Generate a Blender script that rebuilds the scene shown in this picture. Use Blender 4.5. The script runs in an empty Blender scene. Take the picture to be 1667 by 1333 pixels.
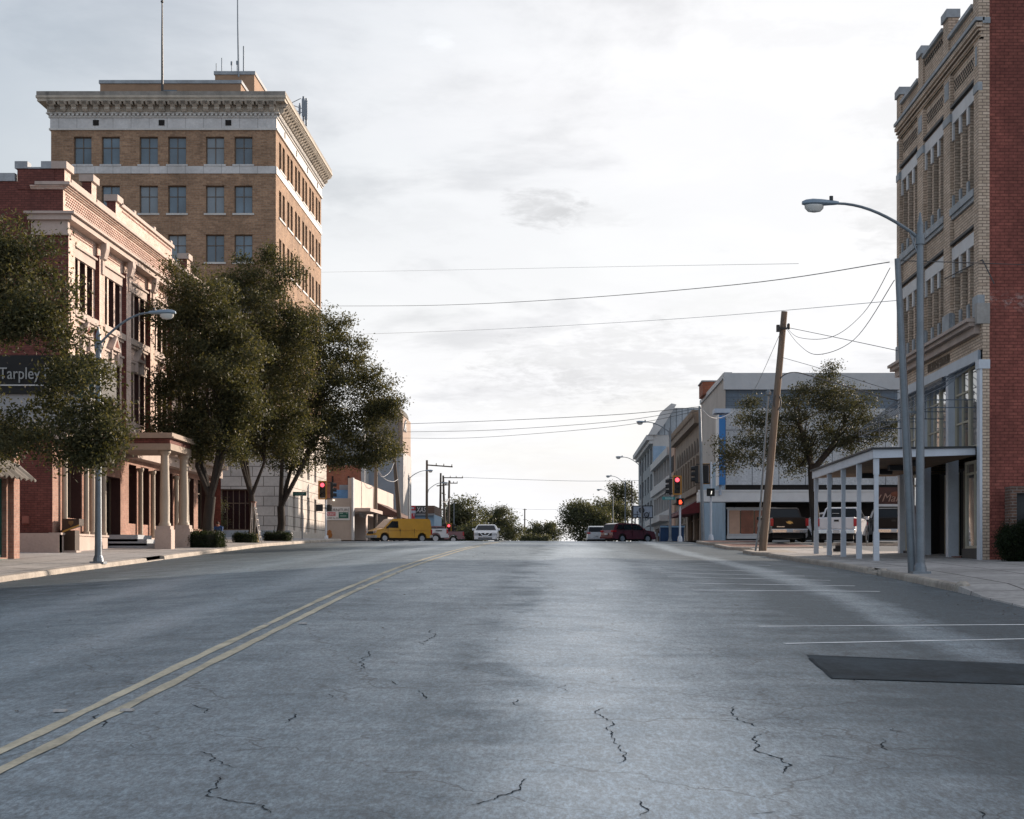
import bpy, bmesh, math, random
import numpy as np
from mathutils import Vector, Matrix
R = math.radians
SC = bpy.context.scene
COL = SC.collection

# ------------------------------------------------------------------ camera, sky, sun, exposure
EYE = 1.75
F = 2777.0; VX = 915.0; VY = 915.0          # focal length and vanishing point measured in the photograph (pixels)
cam = bpy.data.cameras.new("camera"); camo = bpy.data.objects.new("camera", cam); COL.objects.link(camo)
cam.sensor_fit = 'HORIZONTAL'; cam.sensor_width = 36.0; cam.lens = 36.0 * F / 1667.0
cam.shift_x = -(VX - 833.5) / 1667.0; cam.shift_y = (VY - 666.5) / 1667.0
cam.clip_start = 0.1; cam.clip_end = 6000
camo.location = (0, 0, EYE); camo.rotation_euler = (R(90), 0, 0)
SC.camera = camo
SUN_AZ, SUN_EL = 47.0, 14.5                   # azimuth from straight ahead (+Y) towards the right (+X)
SC.view_settings.view_transform = 'Standard'; SC.view_settings.look = 'None'
SC.view_settings.exposure = 0.52; SC.view_settings.gamma = 1.0
SC.render.engine = 'CYCLES'
SC.cycles.max_bounces = 6; SC.cycles.diffuse_bounces = 3; SC.cycles.glossy_bounces = 3
SC.cycles.transparent_max_bounces = 6; SC.cycles.use_denoising = True
W = bpy.data.worlds.new("World"); SC.world = W; W.use_nodes = True
def build_world():
    nt = W.node_tree; N = nt.nodes; L = nt.links; N.clear()
    out = N.new('ShaderNodeOutputWorld'); bg = N.new('ShaderNodeBackground')
    sky = N.new('ShaderNodeTexSky'); sky.sky_type = 'NISHITA'; sky.sun_disc = False
    sky.sun_elevation = R(SUN_EL); sky.sun_rotation = R(SUN_AZ); sky.dust_density = 2.5; sky.air_density = 1.0
    tc = N.new('ShaderNodeTexCoord'); sep = N.new('ShaderNodeSeparateXYZ'); L.new(tc.outputs['Generated'], sep.inputs[0])
    def M(op, a, b=None, c=None, clamp=False):
        n = N.new('ShaderNodeMath'); n.operation = op; n.use_clamp = clamp
        for i, v in enumerate((a, b, c)):
            if v is None: continue
            if isinstance(v, (int, float)): n.inputs[i].default_value = v
            else: L.new(v, n.inputs[i])
        return n.outputs[0]
    def MIX(f, a, b):
        n = N.new('ShaderNodeMix'); n.data_type = 'RGBA'
        for s, v in ((n.inputs['Factor'], f), (n.inputs[6], a), (n.inputs[7], b)):
            if isinstance(v, (int, float)): s.default_value = v
            elif isinstance(v, tuple): s.default_value = (*v, 1)
            else: L.new(v, s)
        return n.outputs[2]
    x, y, z = sep.outputs
    # cloud layer on a plane overhead, seen in perspective
    zz = M('ADD', M('MAXIMUM', z, 0.0), 0.16)
    comb = N.new('ShaderNodeCombineXYZ'); L.new(M('DIVIDE', x, zz), comb.inputs[0]); L.new(M('DIVIDE', y, zz), comb.inputs[1])
    L.new(M('MULTIPLY', z, 1.6), comb.inputs[2])
    def noise(scale, detail, rough, dist, seedv):
        mp = N.new('ShaderNodeMapping'); mp.inputs['Location'].default_value = seedv; L.new(comb.outputs[0], mp.inputs[0])
        n = N.new('ShaderNodeTexNoise'); n.inputs['Scale'].default_value = scale; n.inputs['Detail'].default_value = detail
        n.inputs['Roughness'].default_value = rough; n.inputs['Distortion'].default_value = dist
        L.new(mp.outputs[0], n.inputs['Vector']); return n.outputs['Fac']
    def ramp(v, a, b):
        n = N.new('ShaderNodeMapRange'); n.interpolation_type = 'SMOOTHSTEP'; n.inputs[1].default_value = a; n.inputs[2].default_value = b
        L.new(v, n.inputs[0]); return n.outputs[0]
    big = noise(0.9, 8, 0.55, 0.35, (3.1, 1.7, 0)); fine = noise(2.6, 10, 0.6, 0.5, (7.3, 2.2, 1)); puff = noise(1.7, 10, 0.58, 0.2, (1.3, 9.4, 4))
    dark = M('MULTIPLY', ramp(puff, 0.53, 0.68), 0.70)
    veil = ramp(big, 0.38, 0.62)
    # sun-side brightness: the veil glows towards the hidden sun and is duller behind and overhead
    az = R(20); d = M('ADD', M('ADD', M('MULTIPLY', x, math.sin(az) * .97), M('MULTIPLY', y, math.cos(az) * .97)), M('MULTIPLY', z, 0.2))
    glow = ramp(d, -0.5, 0.9)
    gain = M('ADD', M('MULTIPLY', glow, 0.04), 0.705)
    up = M('SUBTRACT', 1.0, M('MULTIPLY', ramp(z, 0.4, 0.95), 0.12))
    gain = M('MULTIPLY', gain, up)
    white = MIX(M('MULTIPLY', ramp(fine, 0.40, 0.68), 0.55), (0.93, 0.93, 0.95), (1.0, 1.0, 1.01))
    cl = MIX(dark, white, (0.66, 0.665, 0.69))
    cl = MIX(M('MULTIPLY', M('SUBTRACT', 1.0, glow), 0.55), cl, (0.66, 0.80, 1.0))
    vm = N.new('ShaderNodeVectorMath'); vm.operation = 'SCALE'; L.new(cl, vm.inputs[0]); L.new(gain, vm.inputs['Scale'])
    vs = N.new('ShaderNodeVectorMath'); vs.operation = 'SCALE'; L.new(sky.outputs[0], vs.inputs[0]); vs.inputs['Scale'].default_value = 0.10
    # thin part of the veil (upper left of the view) lets the blue of the sky through
    thin = M('MULTIPLY', ramp(M('ADD', M('MULTIPLY', x, -1.0), M('MULTIPLY', z, 0.9)), 0.18, 0.62), 0.55)
    cov = M('SUBTRACT', M('ADD', M('MULTIPLY', veil, 0.15), 0.85), thin)
    yy = M('MAXIMUM', y, 0.05); u = M('DIVIDE', x, yy); v = M('DIVIDE', z, yy); n1 = noise(13.0, 8, .62, .4, (2, 5, 1)); n2 = noise(36.0, 6, .62, .2, (5, 1, 3))
    wv = M('ADD', M('MULTIPLY', M('SUBTRACT', n1, .5), 5.0), M('MULTIPLY', M('SUBTRACT', n2, .5), 2.6))
    col = MIX(cov, vs.outputs[0], vm.outputs[0])
    for (u0, v0, a, b, k, tone) in ((-.012, .208, .023, .013, 1., .80), (.018, .203, .026, .007, .5, .87), (.035, .118, .075, .022, .9, .86), (-.02, .10, .05, .014, .7, .88), (.205, .205, .034, .034, .8, .84), (.20, .26, .05, .012, .6, .89),
                                    (-.073, .306, .010, .007, .7, 1.10), (.078, .305, .018, .008, .6, 1.09), (.17, .235, .022, .010, .6, 1.09), (-.10, .20, .07, .012, .4, .92), (.14, .31, .08, .010, .5, .91), (-.03, .27, .10, .012, .4, .92), (.10, .15, .06, .01, .4, .92), (-.06, .07, .06, .02, .4, 1.06)):
        q = M('ADD', M('POWER', M('DIVIDE', M('SUBTRACT', u, u0), a), 2.0), M('POWER', M('DIVIDE', M('SUBTRACT', v, v0), b), 2.0))
        msk = M('MULTIPLY', ramp(M('ADD', q, wv), 1.5, -.3), k); msk = M('MULTIPLY', msk, M('GREATER_THAN', y, .3))
        sc_ = N.new('ShaderNodeVectorMath'); sc_.operation = 'SCALE'; L.new(col, sc_.inputs[0]); sc_.inputs['Scale'].default_value = tone; col = MIX(msk, col, sc_.outputs[0])
    fin = col
    L.new(fin, bg.inputs['Color']); bg.inputs['Strength'].default_value = 1.0
    L.new(bg.outputs[0], out.inputs[0])
build_world()
sun = bpy.data.lights.new("sun", 'SUN'); sun.energy = 5.0; sun.angle = R(0.6); sun.color = (1.0, 0.83, 0.68)
suno = bpy.data.objects.new("sun", sun); COL.objects.link(suno)
sv = Vector((math.sin(R(SUN_AZ)) * math.cos(R(SUN_EL)), math.cos(R(SUN_AZ)) * math.cos(R(SUN_EL)), math.sin(R(SUN_EL))))
suno.rotation_euler = sv.to_track_quat('Z', 'Y').to_euler(); suno.location = sv * 200

# ------------------------------------------------------------------ measured world helpers
def wx(px, Y): return (px - VX) * Y / F
def wz(py, Y): return EYE + (VY - py) * Y / F
_K = [(-60, -3.2), (-20, -2.4), (0, -1.75), (11.8, -1.36), (17.6, -1.08), (30, -.53), (40.9, -.14), (51, .14), (61.9, .41), (80, .80), (100, 1.2),
      (112, 1.40), (122, 1.47), (135, 1.50), (150, 1.72), (180, 2.0), (226, 2.15), (281, 2.4), (400, 2.4), (700, 1.0), (3000, -20)]
_g = np.arange(-60, 3000, 0.5); _zz = np.interp(_g, [k[0] for k in _K], [k[1] for k in _K])
_k = np.hanning(17); _k /= _k.sum(); _zz = np.convolve(np.pad(_zz, 8, mode='edge'), _k, mode='valid')
XC, XL, XR = -3.6, -14.5, 7.9               # crown, left gutter, right gutter of the street
def zc(Y): return EYE + float(np.interp(Y, _g, _zz))
def G(X, Y):
    z = zc(Y)
    if X < XC: return z + float(np.interp(Y, [0, 44, 60, 83, 105, 118], [-.5, -.47, -.35, -.1, -.04, 0])) * min(1, (XC - X) / (XC - XL))
    return z + float(np.interp(Y, [0, 34, 65, 85, 105], [-.22, -.22, -.3, -.15, -.05])) * min(1, (X - XC) / (XR - XC))
def SW(X, Y):                                # pavement surface
    if X < 0: return G(XL, Y) + .15 + .015 * (XL - X)
    return G(XR, Y) + float(np.interp(Y, [32, 34.5], [.03, .15])) + .012 * (X - XR)
def hit(px, py):                             # where the sight line of a measured pixel meets the street
    lo, hi = 4.0, 118.0
    f = lambda Y: wz(py, Y) - G(wx(px, Y), Y)
    Y = lo
    while Y < hi and f(Y) > 0: Y += 0.25
    a, b = Y - .25, Y
    for _ in range(30):
        m = (a + b) / 2
        if f(m) > 0: a = m
        else: b = m
    return wx(px, a), a

# ------------------------------------------------------------------ mesh builder
class MB:
    def __init__(s): s.v = []; s.f = []; s.m = []; s.seg = []; s.man = False
    def cut(s): s.seg.append((len(s.v), len(s.f))); s.man = True; return s
    def add(s, vs, fs, m=0):
        o = len(s.v)
        if not s.man: s.seg.append((o, len(s.f)))
        s.v += [tuple(p) for p in vs]; s.f += [tuple(i + o for i in q) for q in fs]; s.m += [m] * len(fs); return s
    def quad(s, a, b, c, d, m=0): return s.add([a, b, c, d], [(0, 1, 2, 3)], m)
    def box(s, x0, x1, y0, y1, z0, z1, m=0):
        x0, x1 = sorted((x0, x1)); y0, y1 = sorted((y0, y1)); z0, z1 = sorted((z0, z1))
        return s.add([(x0, y0, z0), (x1, y0, z0), (x1, y1, z0), (x0, y1, z0), (x0, y0, z1), (x1, y0, z1), (x1, y1, z1), (x0, y1, z1)],
                     [(0, 3, 2, 1), (4, 5, 6, 7), (0, 1, 5, 4), (1, 2, 6, 5), (2, 3, 7, 6), (3, 0, 4, 7)], m)
    def prism(s, pts, axis, a0, a1, m=0):    # polygon pts in the two other axes, extruded along axis
        def P(p, a):
            return (a, p[0], p[1]) if axis == 'x' else (p[0], a, p[1]) if axis == 'y' else (p[0], p[1], a)
        n = len(pts); vs = [P(p, a0) for p in pts] + [P(p, a1) for p in pts]
        fs = [tuple(range(n))[::-1], tuple(range(n, 2 * n))] + [(i, (i + 1) % n, n + (i + 1) % n, n + i) for i in range(n)]
        return s.add(vs, fs, m)
    def tube(s, pts, rad, n=8, m=0, cap=True):
        pts = [Vector(p) for p in pts]
        if isinstance(rad, (int, float)): rad = [rad] * len(pts)
        vs = []; fs = []; ref = None
        for i, p in enumerate(pts):
            t = (pts[min(i + 1, len(pts) - 1)] - pts[max(i - 1, 0)])
            if t.length < 1e-9: t = Vector((0, 0, 1))
            t.normalize()
            if ref is None:
                r0 = Vector((1, 0, 0)) if abs(t.x) < .8 else Vector((0, 1, 0)); ref = t.cross(r0)
            a = ref - t * ref.dot(t)
            if a.length < 1e-6: a = t.orthogonal()
            a.normalize(); b = t.cross(a); ref = a
            for k in range(n):
                q = 2 * math.pi * k / n; vs.append(p + (a * math.cos(q) + b * math.sin(q)) * rad[i])
        for i in range(len(pts) - 1):
            for k in range(n):
                fs.append((i * n + k, i * n + (k + 1) % n, (i + 1) * n + (k + 1) % n, (i + 1) * n + k))
        if cap: fs.append(tuple(range(n))[::-1]); fs.append(tuple(range((len(pts) - 1) * n, len(pts) * n)))
        return s.add(vs, fs, m)
    def cyl(s, c, r, h, axis='z', n=20, m=0, r2=None):
        c = Vector(c); d = {'x': Vector((1, 0, 0)), 'y': Vector((0, 1, 0)), 'z': Vector((0, 0, 1))}[axis] * h
        return s.tube([c, c + d], [r, r if r2 is None else r2], n, m)
    def lathe(s, c, prof, n=20, m=0):        # prof: (radius, z)
        vs = []; fs = []
        for r, z in prof:
            for k in range(n): q = 2 * math.pi * k / n; vs.append((c[0] + r * math.cos(q), c[1] + r * math.sin(q), c[2] + z))
        for i in range(len(prof) - 1):
            for k in range(n): fs.append((i * n + k, i * n + (k + 1) % n, (i + 1) * n + (k + 1) % n, (i + 1) * n + k))
        fs.append(tuple(range(n))[::-1]); fs.append(tuple(range((len(prof) - 1) * n, len(prof) * n)))
        return s.add(vs, fs, m)
    def build(s, name, mats, parent=None, local=False, smooth=False, bevel=0, fixn=True):
        me = bpy.data.meshes.new(name)
        off = Vector((0, 0, 0))
        if parent is not None and not local:
            r = parent
            while r.parent: r = r.parent
            off = Vector(r.location)
        me.from_pydata([(p[0] - off.x, p[1] - off.y, p[2] - off.z) for p in s.v], [], s.f)
        if not isinstance(mats, (list, tuple)): mats = [mats]
        for m in mats: me.materials.append(m)
        if len(mats) > 1: me.polygons.foreach_set('material_index', s.m)
        if fixn or bevel:
            bm = bmesh.new(); bm.from_mesh(me)
            if fixn: bmesh.ops.recalc_face_normals(bm, faces=bm.faces)
            if bevel:
                es = [e for e in bm.edges if len(e.link_faces) == 2 and e.calc_face_angle(0) > .5]
                bmesh.ops.bevel(bm, geom=es, offset=bevel, segments=2, affect='EDGES', profile=.5, clamp_overlap=True)
            bm.to_mesh(me); bm.free()
        if smooth:
            me.polygons.foreach_set('use_smooth', [True] * len(me.polygons))
            try: me.set_sharp_from_angle(angle=R(38))
            except Exception: pass
        me.update()
        o = bpy.data.objects.new(name, me); COL.objects.link(o)
        if parent is not None: o.parent = parent
        return o
def split(mb, name, mats, parent=None, local=False, smooth=False):
    """one object per piece (per add call, or per cut mark)"""
    out = []; sg = mb.seg + [(len(mb.v), len(mb.f))]
    for (v0, f0), (v1, f1) in zip(sg, sg[1:]):
        if v1 == v0: continue
        q = MB(); q.v = mb.v[v0:v1]; q.f = [tuple(i - v0 for i in f) for f in mb.f[f0:f1]]; q.m = mb.m[f0:f1]; out.append(q.build(name, mats, parent, local, smooth))
    return out
def tag(o, label=None, cat=None, group=None, kind=None):
    if label: o['label'] = label
    if cat: o['category'] = cat
    if group: o['group'] = group
    if kind: o['kind'] = kind
    return o
def thing(name, label, cat, loc=(0, 0, 0), rz=0, group=None):
    o = bpy.data.objects.new(name, None); COL.objects.link(o); o.location = loc; o.rotation_euler = (0, 0, rz); o.empty_display_size = .2
    return tag(o, label, cat, group)
def copy_tree(o, parent=None, loc=None, rz=None, label=None):
    c = o.copy(); COL.objects.link(c)
    if parent: c.parent = parent
    if loc is not None: c.location = loc
    if rz is not None: c.rotation_euler = (0, 0, rz)
    if label: c['label'] = label
    for ch in list(o.children): copy_tree(ch, c)
    return c
def text_mb(txt, size, place, extr=.02, align='CENTER'):
    cu = bpy.data.curves.new('lettering', 'FONT'); cu.body = txt; cu.size = size; cu.extrude = extr; cu.align_x = align; cu.resolution_u = 3
    ob = bpy.data.objects.new('lettering', cu); COL.objects.link(ob)
    me = bpy.data.meshes.new_from_object(ob)
    mb = MB(); mb.add([place(v.co.x, v.co.y, v.co.z) for v in me.vertices], [tuple(p.vertices) for p in me.polygons])
    bpy.data.objects.remove(ob); bpy.data.curves.remove(cu); bpy.data.meshes.remove(me)
    return mb
def wall(mb, o, u, n, u0, u1, z0, z1, ops, depth, m=0, mr=None, inner=None):
    """wall sheet in the plane through o, along u, facing n, from u0..u1, z0..z1, with openings (a,b,c,d) that have reveals of the given depth"""
    o = Vector(o); u = Vector(u); n = Vector(n); Z = Vector((0, 0, 1)); mr = m if mr is None else mr
    us = sorted({u0, u1, *[q for p in ops for q in p[:2] if u0 < q < u1]}); zs = sorted({z0, z1, *[q for p in ops for q in p[2:4] if z0 < q < z1]})
    P = lambda a, c, d=0: o + u * a + Z * c - n * d
    for j in range(len(zs) - 1):
        row = None
        zm = (zs[j] + zs[j + 1]) / 2
        for i in range(len(us) - 1):
            um = (us[i] + us[i + 1]) / 2
            if any(p[0] < um < p[1] and p[2] < zm < p[3] for p in ops):
                if row is not None: mb.quad(P(row, zs[j]), P(us[i], zs[j]), P(us[i], zs[j + 1]), P(row, zs[j + 1]), m); row = None
            elif row is None: row = us[i]
        if row is not None: mb.quad(P(row, zs[j]), P(u1, zs[j]), P(u1, zs[j + 1]), P(row, zs[j + 1]), m)
    for p in ops:
        a, b, c, d = p[:4]
        mb.quad(P(a, c), P(a, d), P(a, d, depth), P(a, c, depth), mr); mb.quad(P(b, c), P(b, d), P(b, d, depth), P(b, c, depth), mr)
        mb.quad(P(a, c), P(b, c), P(b, c, depth), P(a, c, depth), mr); mb.quad(P(a, d), P(b, d), P(b, d, depth), P(a, d, depth), mr)
def obox(mb, o, u, n, a, b, c, d, e, f, m=0):
    """box in wall coordinates: along u a..b, height c..d, out of the wall e..f"""
    o = Vector(o); u = Vector(u); n = Vector(n); Z = Vector((0, 0, 1))
    P = lambda p, q, r: o + u * p + Z * q + n * r
    return mb.add([P(a, c, e), P(b, c, e), P(b, c, f), P(a, c, f), P(a, d, e), P(b, d, e), P(b, d, f), P(a, d, f)],
                  [(0, 3, 2, 1), (4, 5, 6, 7), (0, 1, 5, 4), (1, 2, 6, 5), (2, 3, 7, 6), (3, 0, 4, 7)], m)

# ------------------------------------------------------------------ materials
class NT:
    def __init__(s, name):
        s.m = bpy.data.materials.new(name); s.m.use_nodes = True; s.t = s.m.node_tree; s.N = s.t.nodes; s.L = s.t.links
        s.p = s.N['Principled BSDF']; s.out = s.N['Material Output']
    def n(s, t, **kw):
        x = s.N.new(t)
        for k, v in kw.items(): setattr(x, k, v)
        return x
    def put(s, sock, v):
        if v is None: return
        if isinstance(v, (int, float)): sock.default_value = v
        elif isinstance(v, tuple): sock.default_value = (*v, 1) if len(v) == 3 and sock.type == 'RGBA' else v
        else: s.L.new(v, sock)
    def math(s, op, a, b=None, c=None, clamp=False):
        x = s.n('ShaderNodeMath', operation=op, use_clamp=clamp)
        for i, v in enumerate((a, b, c)): s.put(x.inputs[i], v)
        return x.outputs[0]
    def mix(s, f, a, b, blend='MIX'):
        x = s.n('ShaderNodeMix', data_type='RGBA', blend_type=blend); s.put(x.inputs['Factor'], f); s.put(x.inputs[6], a); s.put(x.inputs[7], b); return x.outputs[2]
    def coord(s, scale=(1, 1, 1), loc=(0, 0, 0), src=None):
        if src is None: src = s.n('ShaderNodeTexCoord').outputs['Object']
        mp = s.n('ShaderNodeMapping'); s.L.new(src, mp.inputs[0]); mp.inputs['Scale'].default_value = scale; mp.inputs['Location'].default_value = loc; return mp.outputs[0]
    def noise(s, vec, scale, detail=6, rough=.55, dist=0):
        x = s.n('ShaderNodeTexNoise'); s.L.new(vec, x.inputs['Vector']); x.inputs['Scale'].default_value = scale; x.inputs['Detail'].default_value = detail
        x.inputs['Roughness'].default_value = rough; x.inputs['Distortion'].default_value = dist; return x.outputs['Fac']
    def ramp(s, v, a, b, o0=0., o1=1.):
        x = s.n('ShaderNodeMapRange', interpolation_type='SMOOTHSTEP'); s.put(x.inputs[0], v)
        for i, q in enumerate((a, b, o0, o1)): x.inputs[i + 1].default_value = q
        return x.outputs[0]
    def bump(s, h, strength=.3, dist=.02):
        x = s.n('ShaderNodeBump'); x.inputs['Strength'].default_value = strength; x.inputs['Distance'].default_value = dist; s.L.new(h, x.inputs['Height']); s.L.new(x.outputs[0], s.p.inputs['Normal'])
    def fin(s, col, rough=.7, metal=0., spec=.5):
        s.put(s.p.inputs['Base Color'], col); s.put(s.p.inputs['Roughness'], rough); s.put(s.p.inputs['Metallic'], metal); s.put(s.p.inputs['Specular IOR Level'], spec); return s.m
def sc(c, k): return tuple(min(1, v * k) for v in c)
def mat(name, col, rough=.7, var=.18, scale=1.5, metal=0., spec=.4, bump=.15, dirt=None, stretch=(1, 1, 1)):
    t = NT(name); v = t.coord(stretch); a = t.noise(v, scale, 8, .6); b = t.noise(v, scale * 9, 5, .6)
    f = t.math('ADD', t.math('MULTIPLY', t.ramp(a, .3, .7), .65), t.math('MULTIPLY', t.ramp(b, .3, .7), .35))
    c = t.mix(f, sc(col, 1 - var), sc(col, 1 + var))
    if dirt:
        d = t.noise(t.coord((1, 1, .25)), .9, 8, .65, .4); c = t.mix(t.ramp(d, .52, .78, 0, dirt[1]), c, dirt[0])
    if bump: t.bump(b, bump, .01)
    return t.fin(c, rough, metal, spec)
def brickmat(name, c1, c2, mortar, bw=.22, bh=.075, ms=.009, var=.12, rough=.85, stain=None, bump=.5, offset=.5, horiz=False, blotch=.16, worn=None):
    t = NT(name); tc = t.n('ShaderNodeTexCoord'); sep = t.n('ShaderNodeSeparateXYZ'); t.L.new(tc.outputs['Object'], sep.inputs[0])
    if horiz: u, w = sep.outputs[0], sep.outputs[1]
    else:
        ge = t.n('ShaderNodeNewGeometry'); sn = t.n('ShaderNodeSeparateXYZ'); t.L.new(ge.outputs['Normal'], sn.inputs[0])
        k = t.math('GREATER_THAN', t.math('ABSOLUTE', sn.outputs[0]), .6)
        u = t.math('ADD', t.math('MULTIPLY', sep.outputs[1], k), t.math('MULTIPLY', sep.outputs[0], t.math('SUBTRACT', 1., k))); w = sep.outputs[2]
    cb = t.n('ShaderNodeCombineXYZ'); t.L.new(u, cb.inputs[0]); t.L.new(w, cb.inputs[1])
    br = t.n('ShaderNodeTexBrick'); t.L.new(cb.outputs[0], br.inputs['Vector']); br.offset = offset
    for k, v in (('Color1', c1), ('Color2', c2), ('Mortar', mortar)): br.inputs[k].default_value = (*v, 1)
    br.inputs['Scale'].default_value = 1; br.inputs['Mortar Size'].default_value = ms; br.inputs['Brick Width'].default_value = bw; br.inputs['Row Height'].default_value = bh; br.inputs['Mortar Smooth'].default_value = .3
    v = t.coord(); a = t.noise(v, .45, 8, .65); b = t.noise(v, 7, 5, .6)
    c = t.mix(1., br.outputs['Color'], t.mix(t.ramp(a, .3, .7), (1 - blotch,) * 3, (1 + blotch,) * 3), 'MULTIPLY')
    c = t.mix(1., c, t.mix(t.ramp(b, .25, .75), (1 - var,) * 3, (1 + var,) * 3), 'MULTIPLY')
    if stain:
        d = t.noise(t.coord((.8, .8, .22)), .8, 9, .65, .3); c = t.mix(t.ramp(d, .5, .74, 0, stain[1]), c, stain[0])
    if worn:                                 # flaked patch of old pale paint at one height, and scattered chips
        e = t.noise(t.coord((1, 1, 1.6)), 3.2, 8, .75); w1 = t.ramp(t.math('ABSOLUTE', t.math('SUBTRACT', sep.outputs[2], worn[0])), worn[1], .02)
        k1 = t.math('MAXIMUM', t.math('MULTIPLY', w1, t.ramp(e, .50, .60)), t.ramp(t.noise(t.coord(), 5.5, 7, .8), .72, .75)); c = t.mix(t.math('MULTIPLY', k1, .6), c, (.46, .36, .33))
    h = t.math('SUBTRACT', b, br.outputs['Fac']); t.bump(h, bump, .012)
    return t.fin(c, rough, 0, .3)
def glassmat(name, col, rough=.06, var=.4, spec=.6, scale=.35, metal=0., blind=0.):
    t = NT(name); v = t.coord(); a = t.noise(v, scale, 4, .5); w = t.noise(v, 1.1, 3, .5)
    c = t.mix(t.ramp(a, .3, .7), sc(col, 1 - var), sc(col, 1 + var)); t.bump(w, .06, .02)
    r = t.n('ShaderNodeObjectInfo').outputs['Random']; c = t.mix(r, t.mix(1., c, (.7, .7, .7), 'MULTIPLY'), t.mix(1., c, (1.35, 1.35, 1.35), 'MULTIPLY'))
    if blind: c = t.mix(t.math('MULTIPLY', t.math('GREATER_THAN', t.math('FRACT', t.math('MULTIPLY', r, 7.3)), .72), blind), c, (.30, .30, .29))
    return t.fin(c, rough, metal, spec)
def paintmat(name, col, rough=.28, metal=0., coat=.6):
    t = NT(name); v = t.coord(); a = t.noise(v, 1.4, 6, .6); c = t.mix(t.ramp(a, .35, .7), col, sc(col, .88))
    t.p.inputs['Coat Weight'].default_value = coat; sp_ = .5 if coat > .1 else .15; t.p.inputs['Coat Roughness'].default_value = .08
    return t.fin(c, rough, metal, sp_)
def emitmat(name, col, strength, base=(.05, .01, .01)):
    t = NT(name); t.p.inputs['Emission Color'].default_value = (*col, 1); t.p.inputs['Emission Strength'].default_value = strength
    return t.fin(base, .3)
def leafmat(name, c1, c2, c3):
    t = NT(name); ge = t.n('ShaderNodeNewGeometry'); r = ge.outputs['Random Per Island']
    cr = t.n('ShaderNodeValToRGB'); t.L.new(r, cr.inputs[0]); e = cr.color_ramp.elements
    e[0].position = 0; e[0].color = (*c1, 1); e[1].position = 1; e[1].color = (*c3, 1); k = e.new(.6); k.color = (*c2, 1)
    v = t.coord(); a = t.noise(v, .7, 4, .5); c = t.mix(t.ramp(a, .35, .68), t.mix(1., cr.outputs[0], (.72, .76, .72), 'MULTIPLY'), cr.outputs[0])
    t.fin(c, .55, 0, .22)
    tr = t.n('ShaderNodeBsdfTranslucent'); t.L.new(t.mix(1., c, (1.45, 1.35, .68), 'MULTIPLY'), tr.inputs[0])
    mx = t.n('ShaderNodeMixShader'); mx.inputs[0].default_value = .38; t.L.new(t.p.outputs[0], mx.inputs[1]); t.L.new(tr.outputs[0], mx.inputs[2]); t.L.new(mx.outputs[0], t.out.inputs[0])
    return t.m
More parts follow.
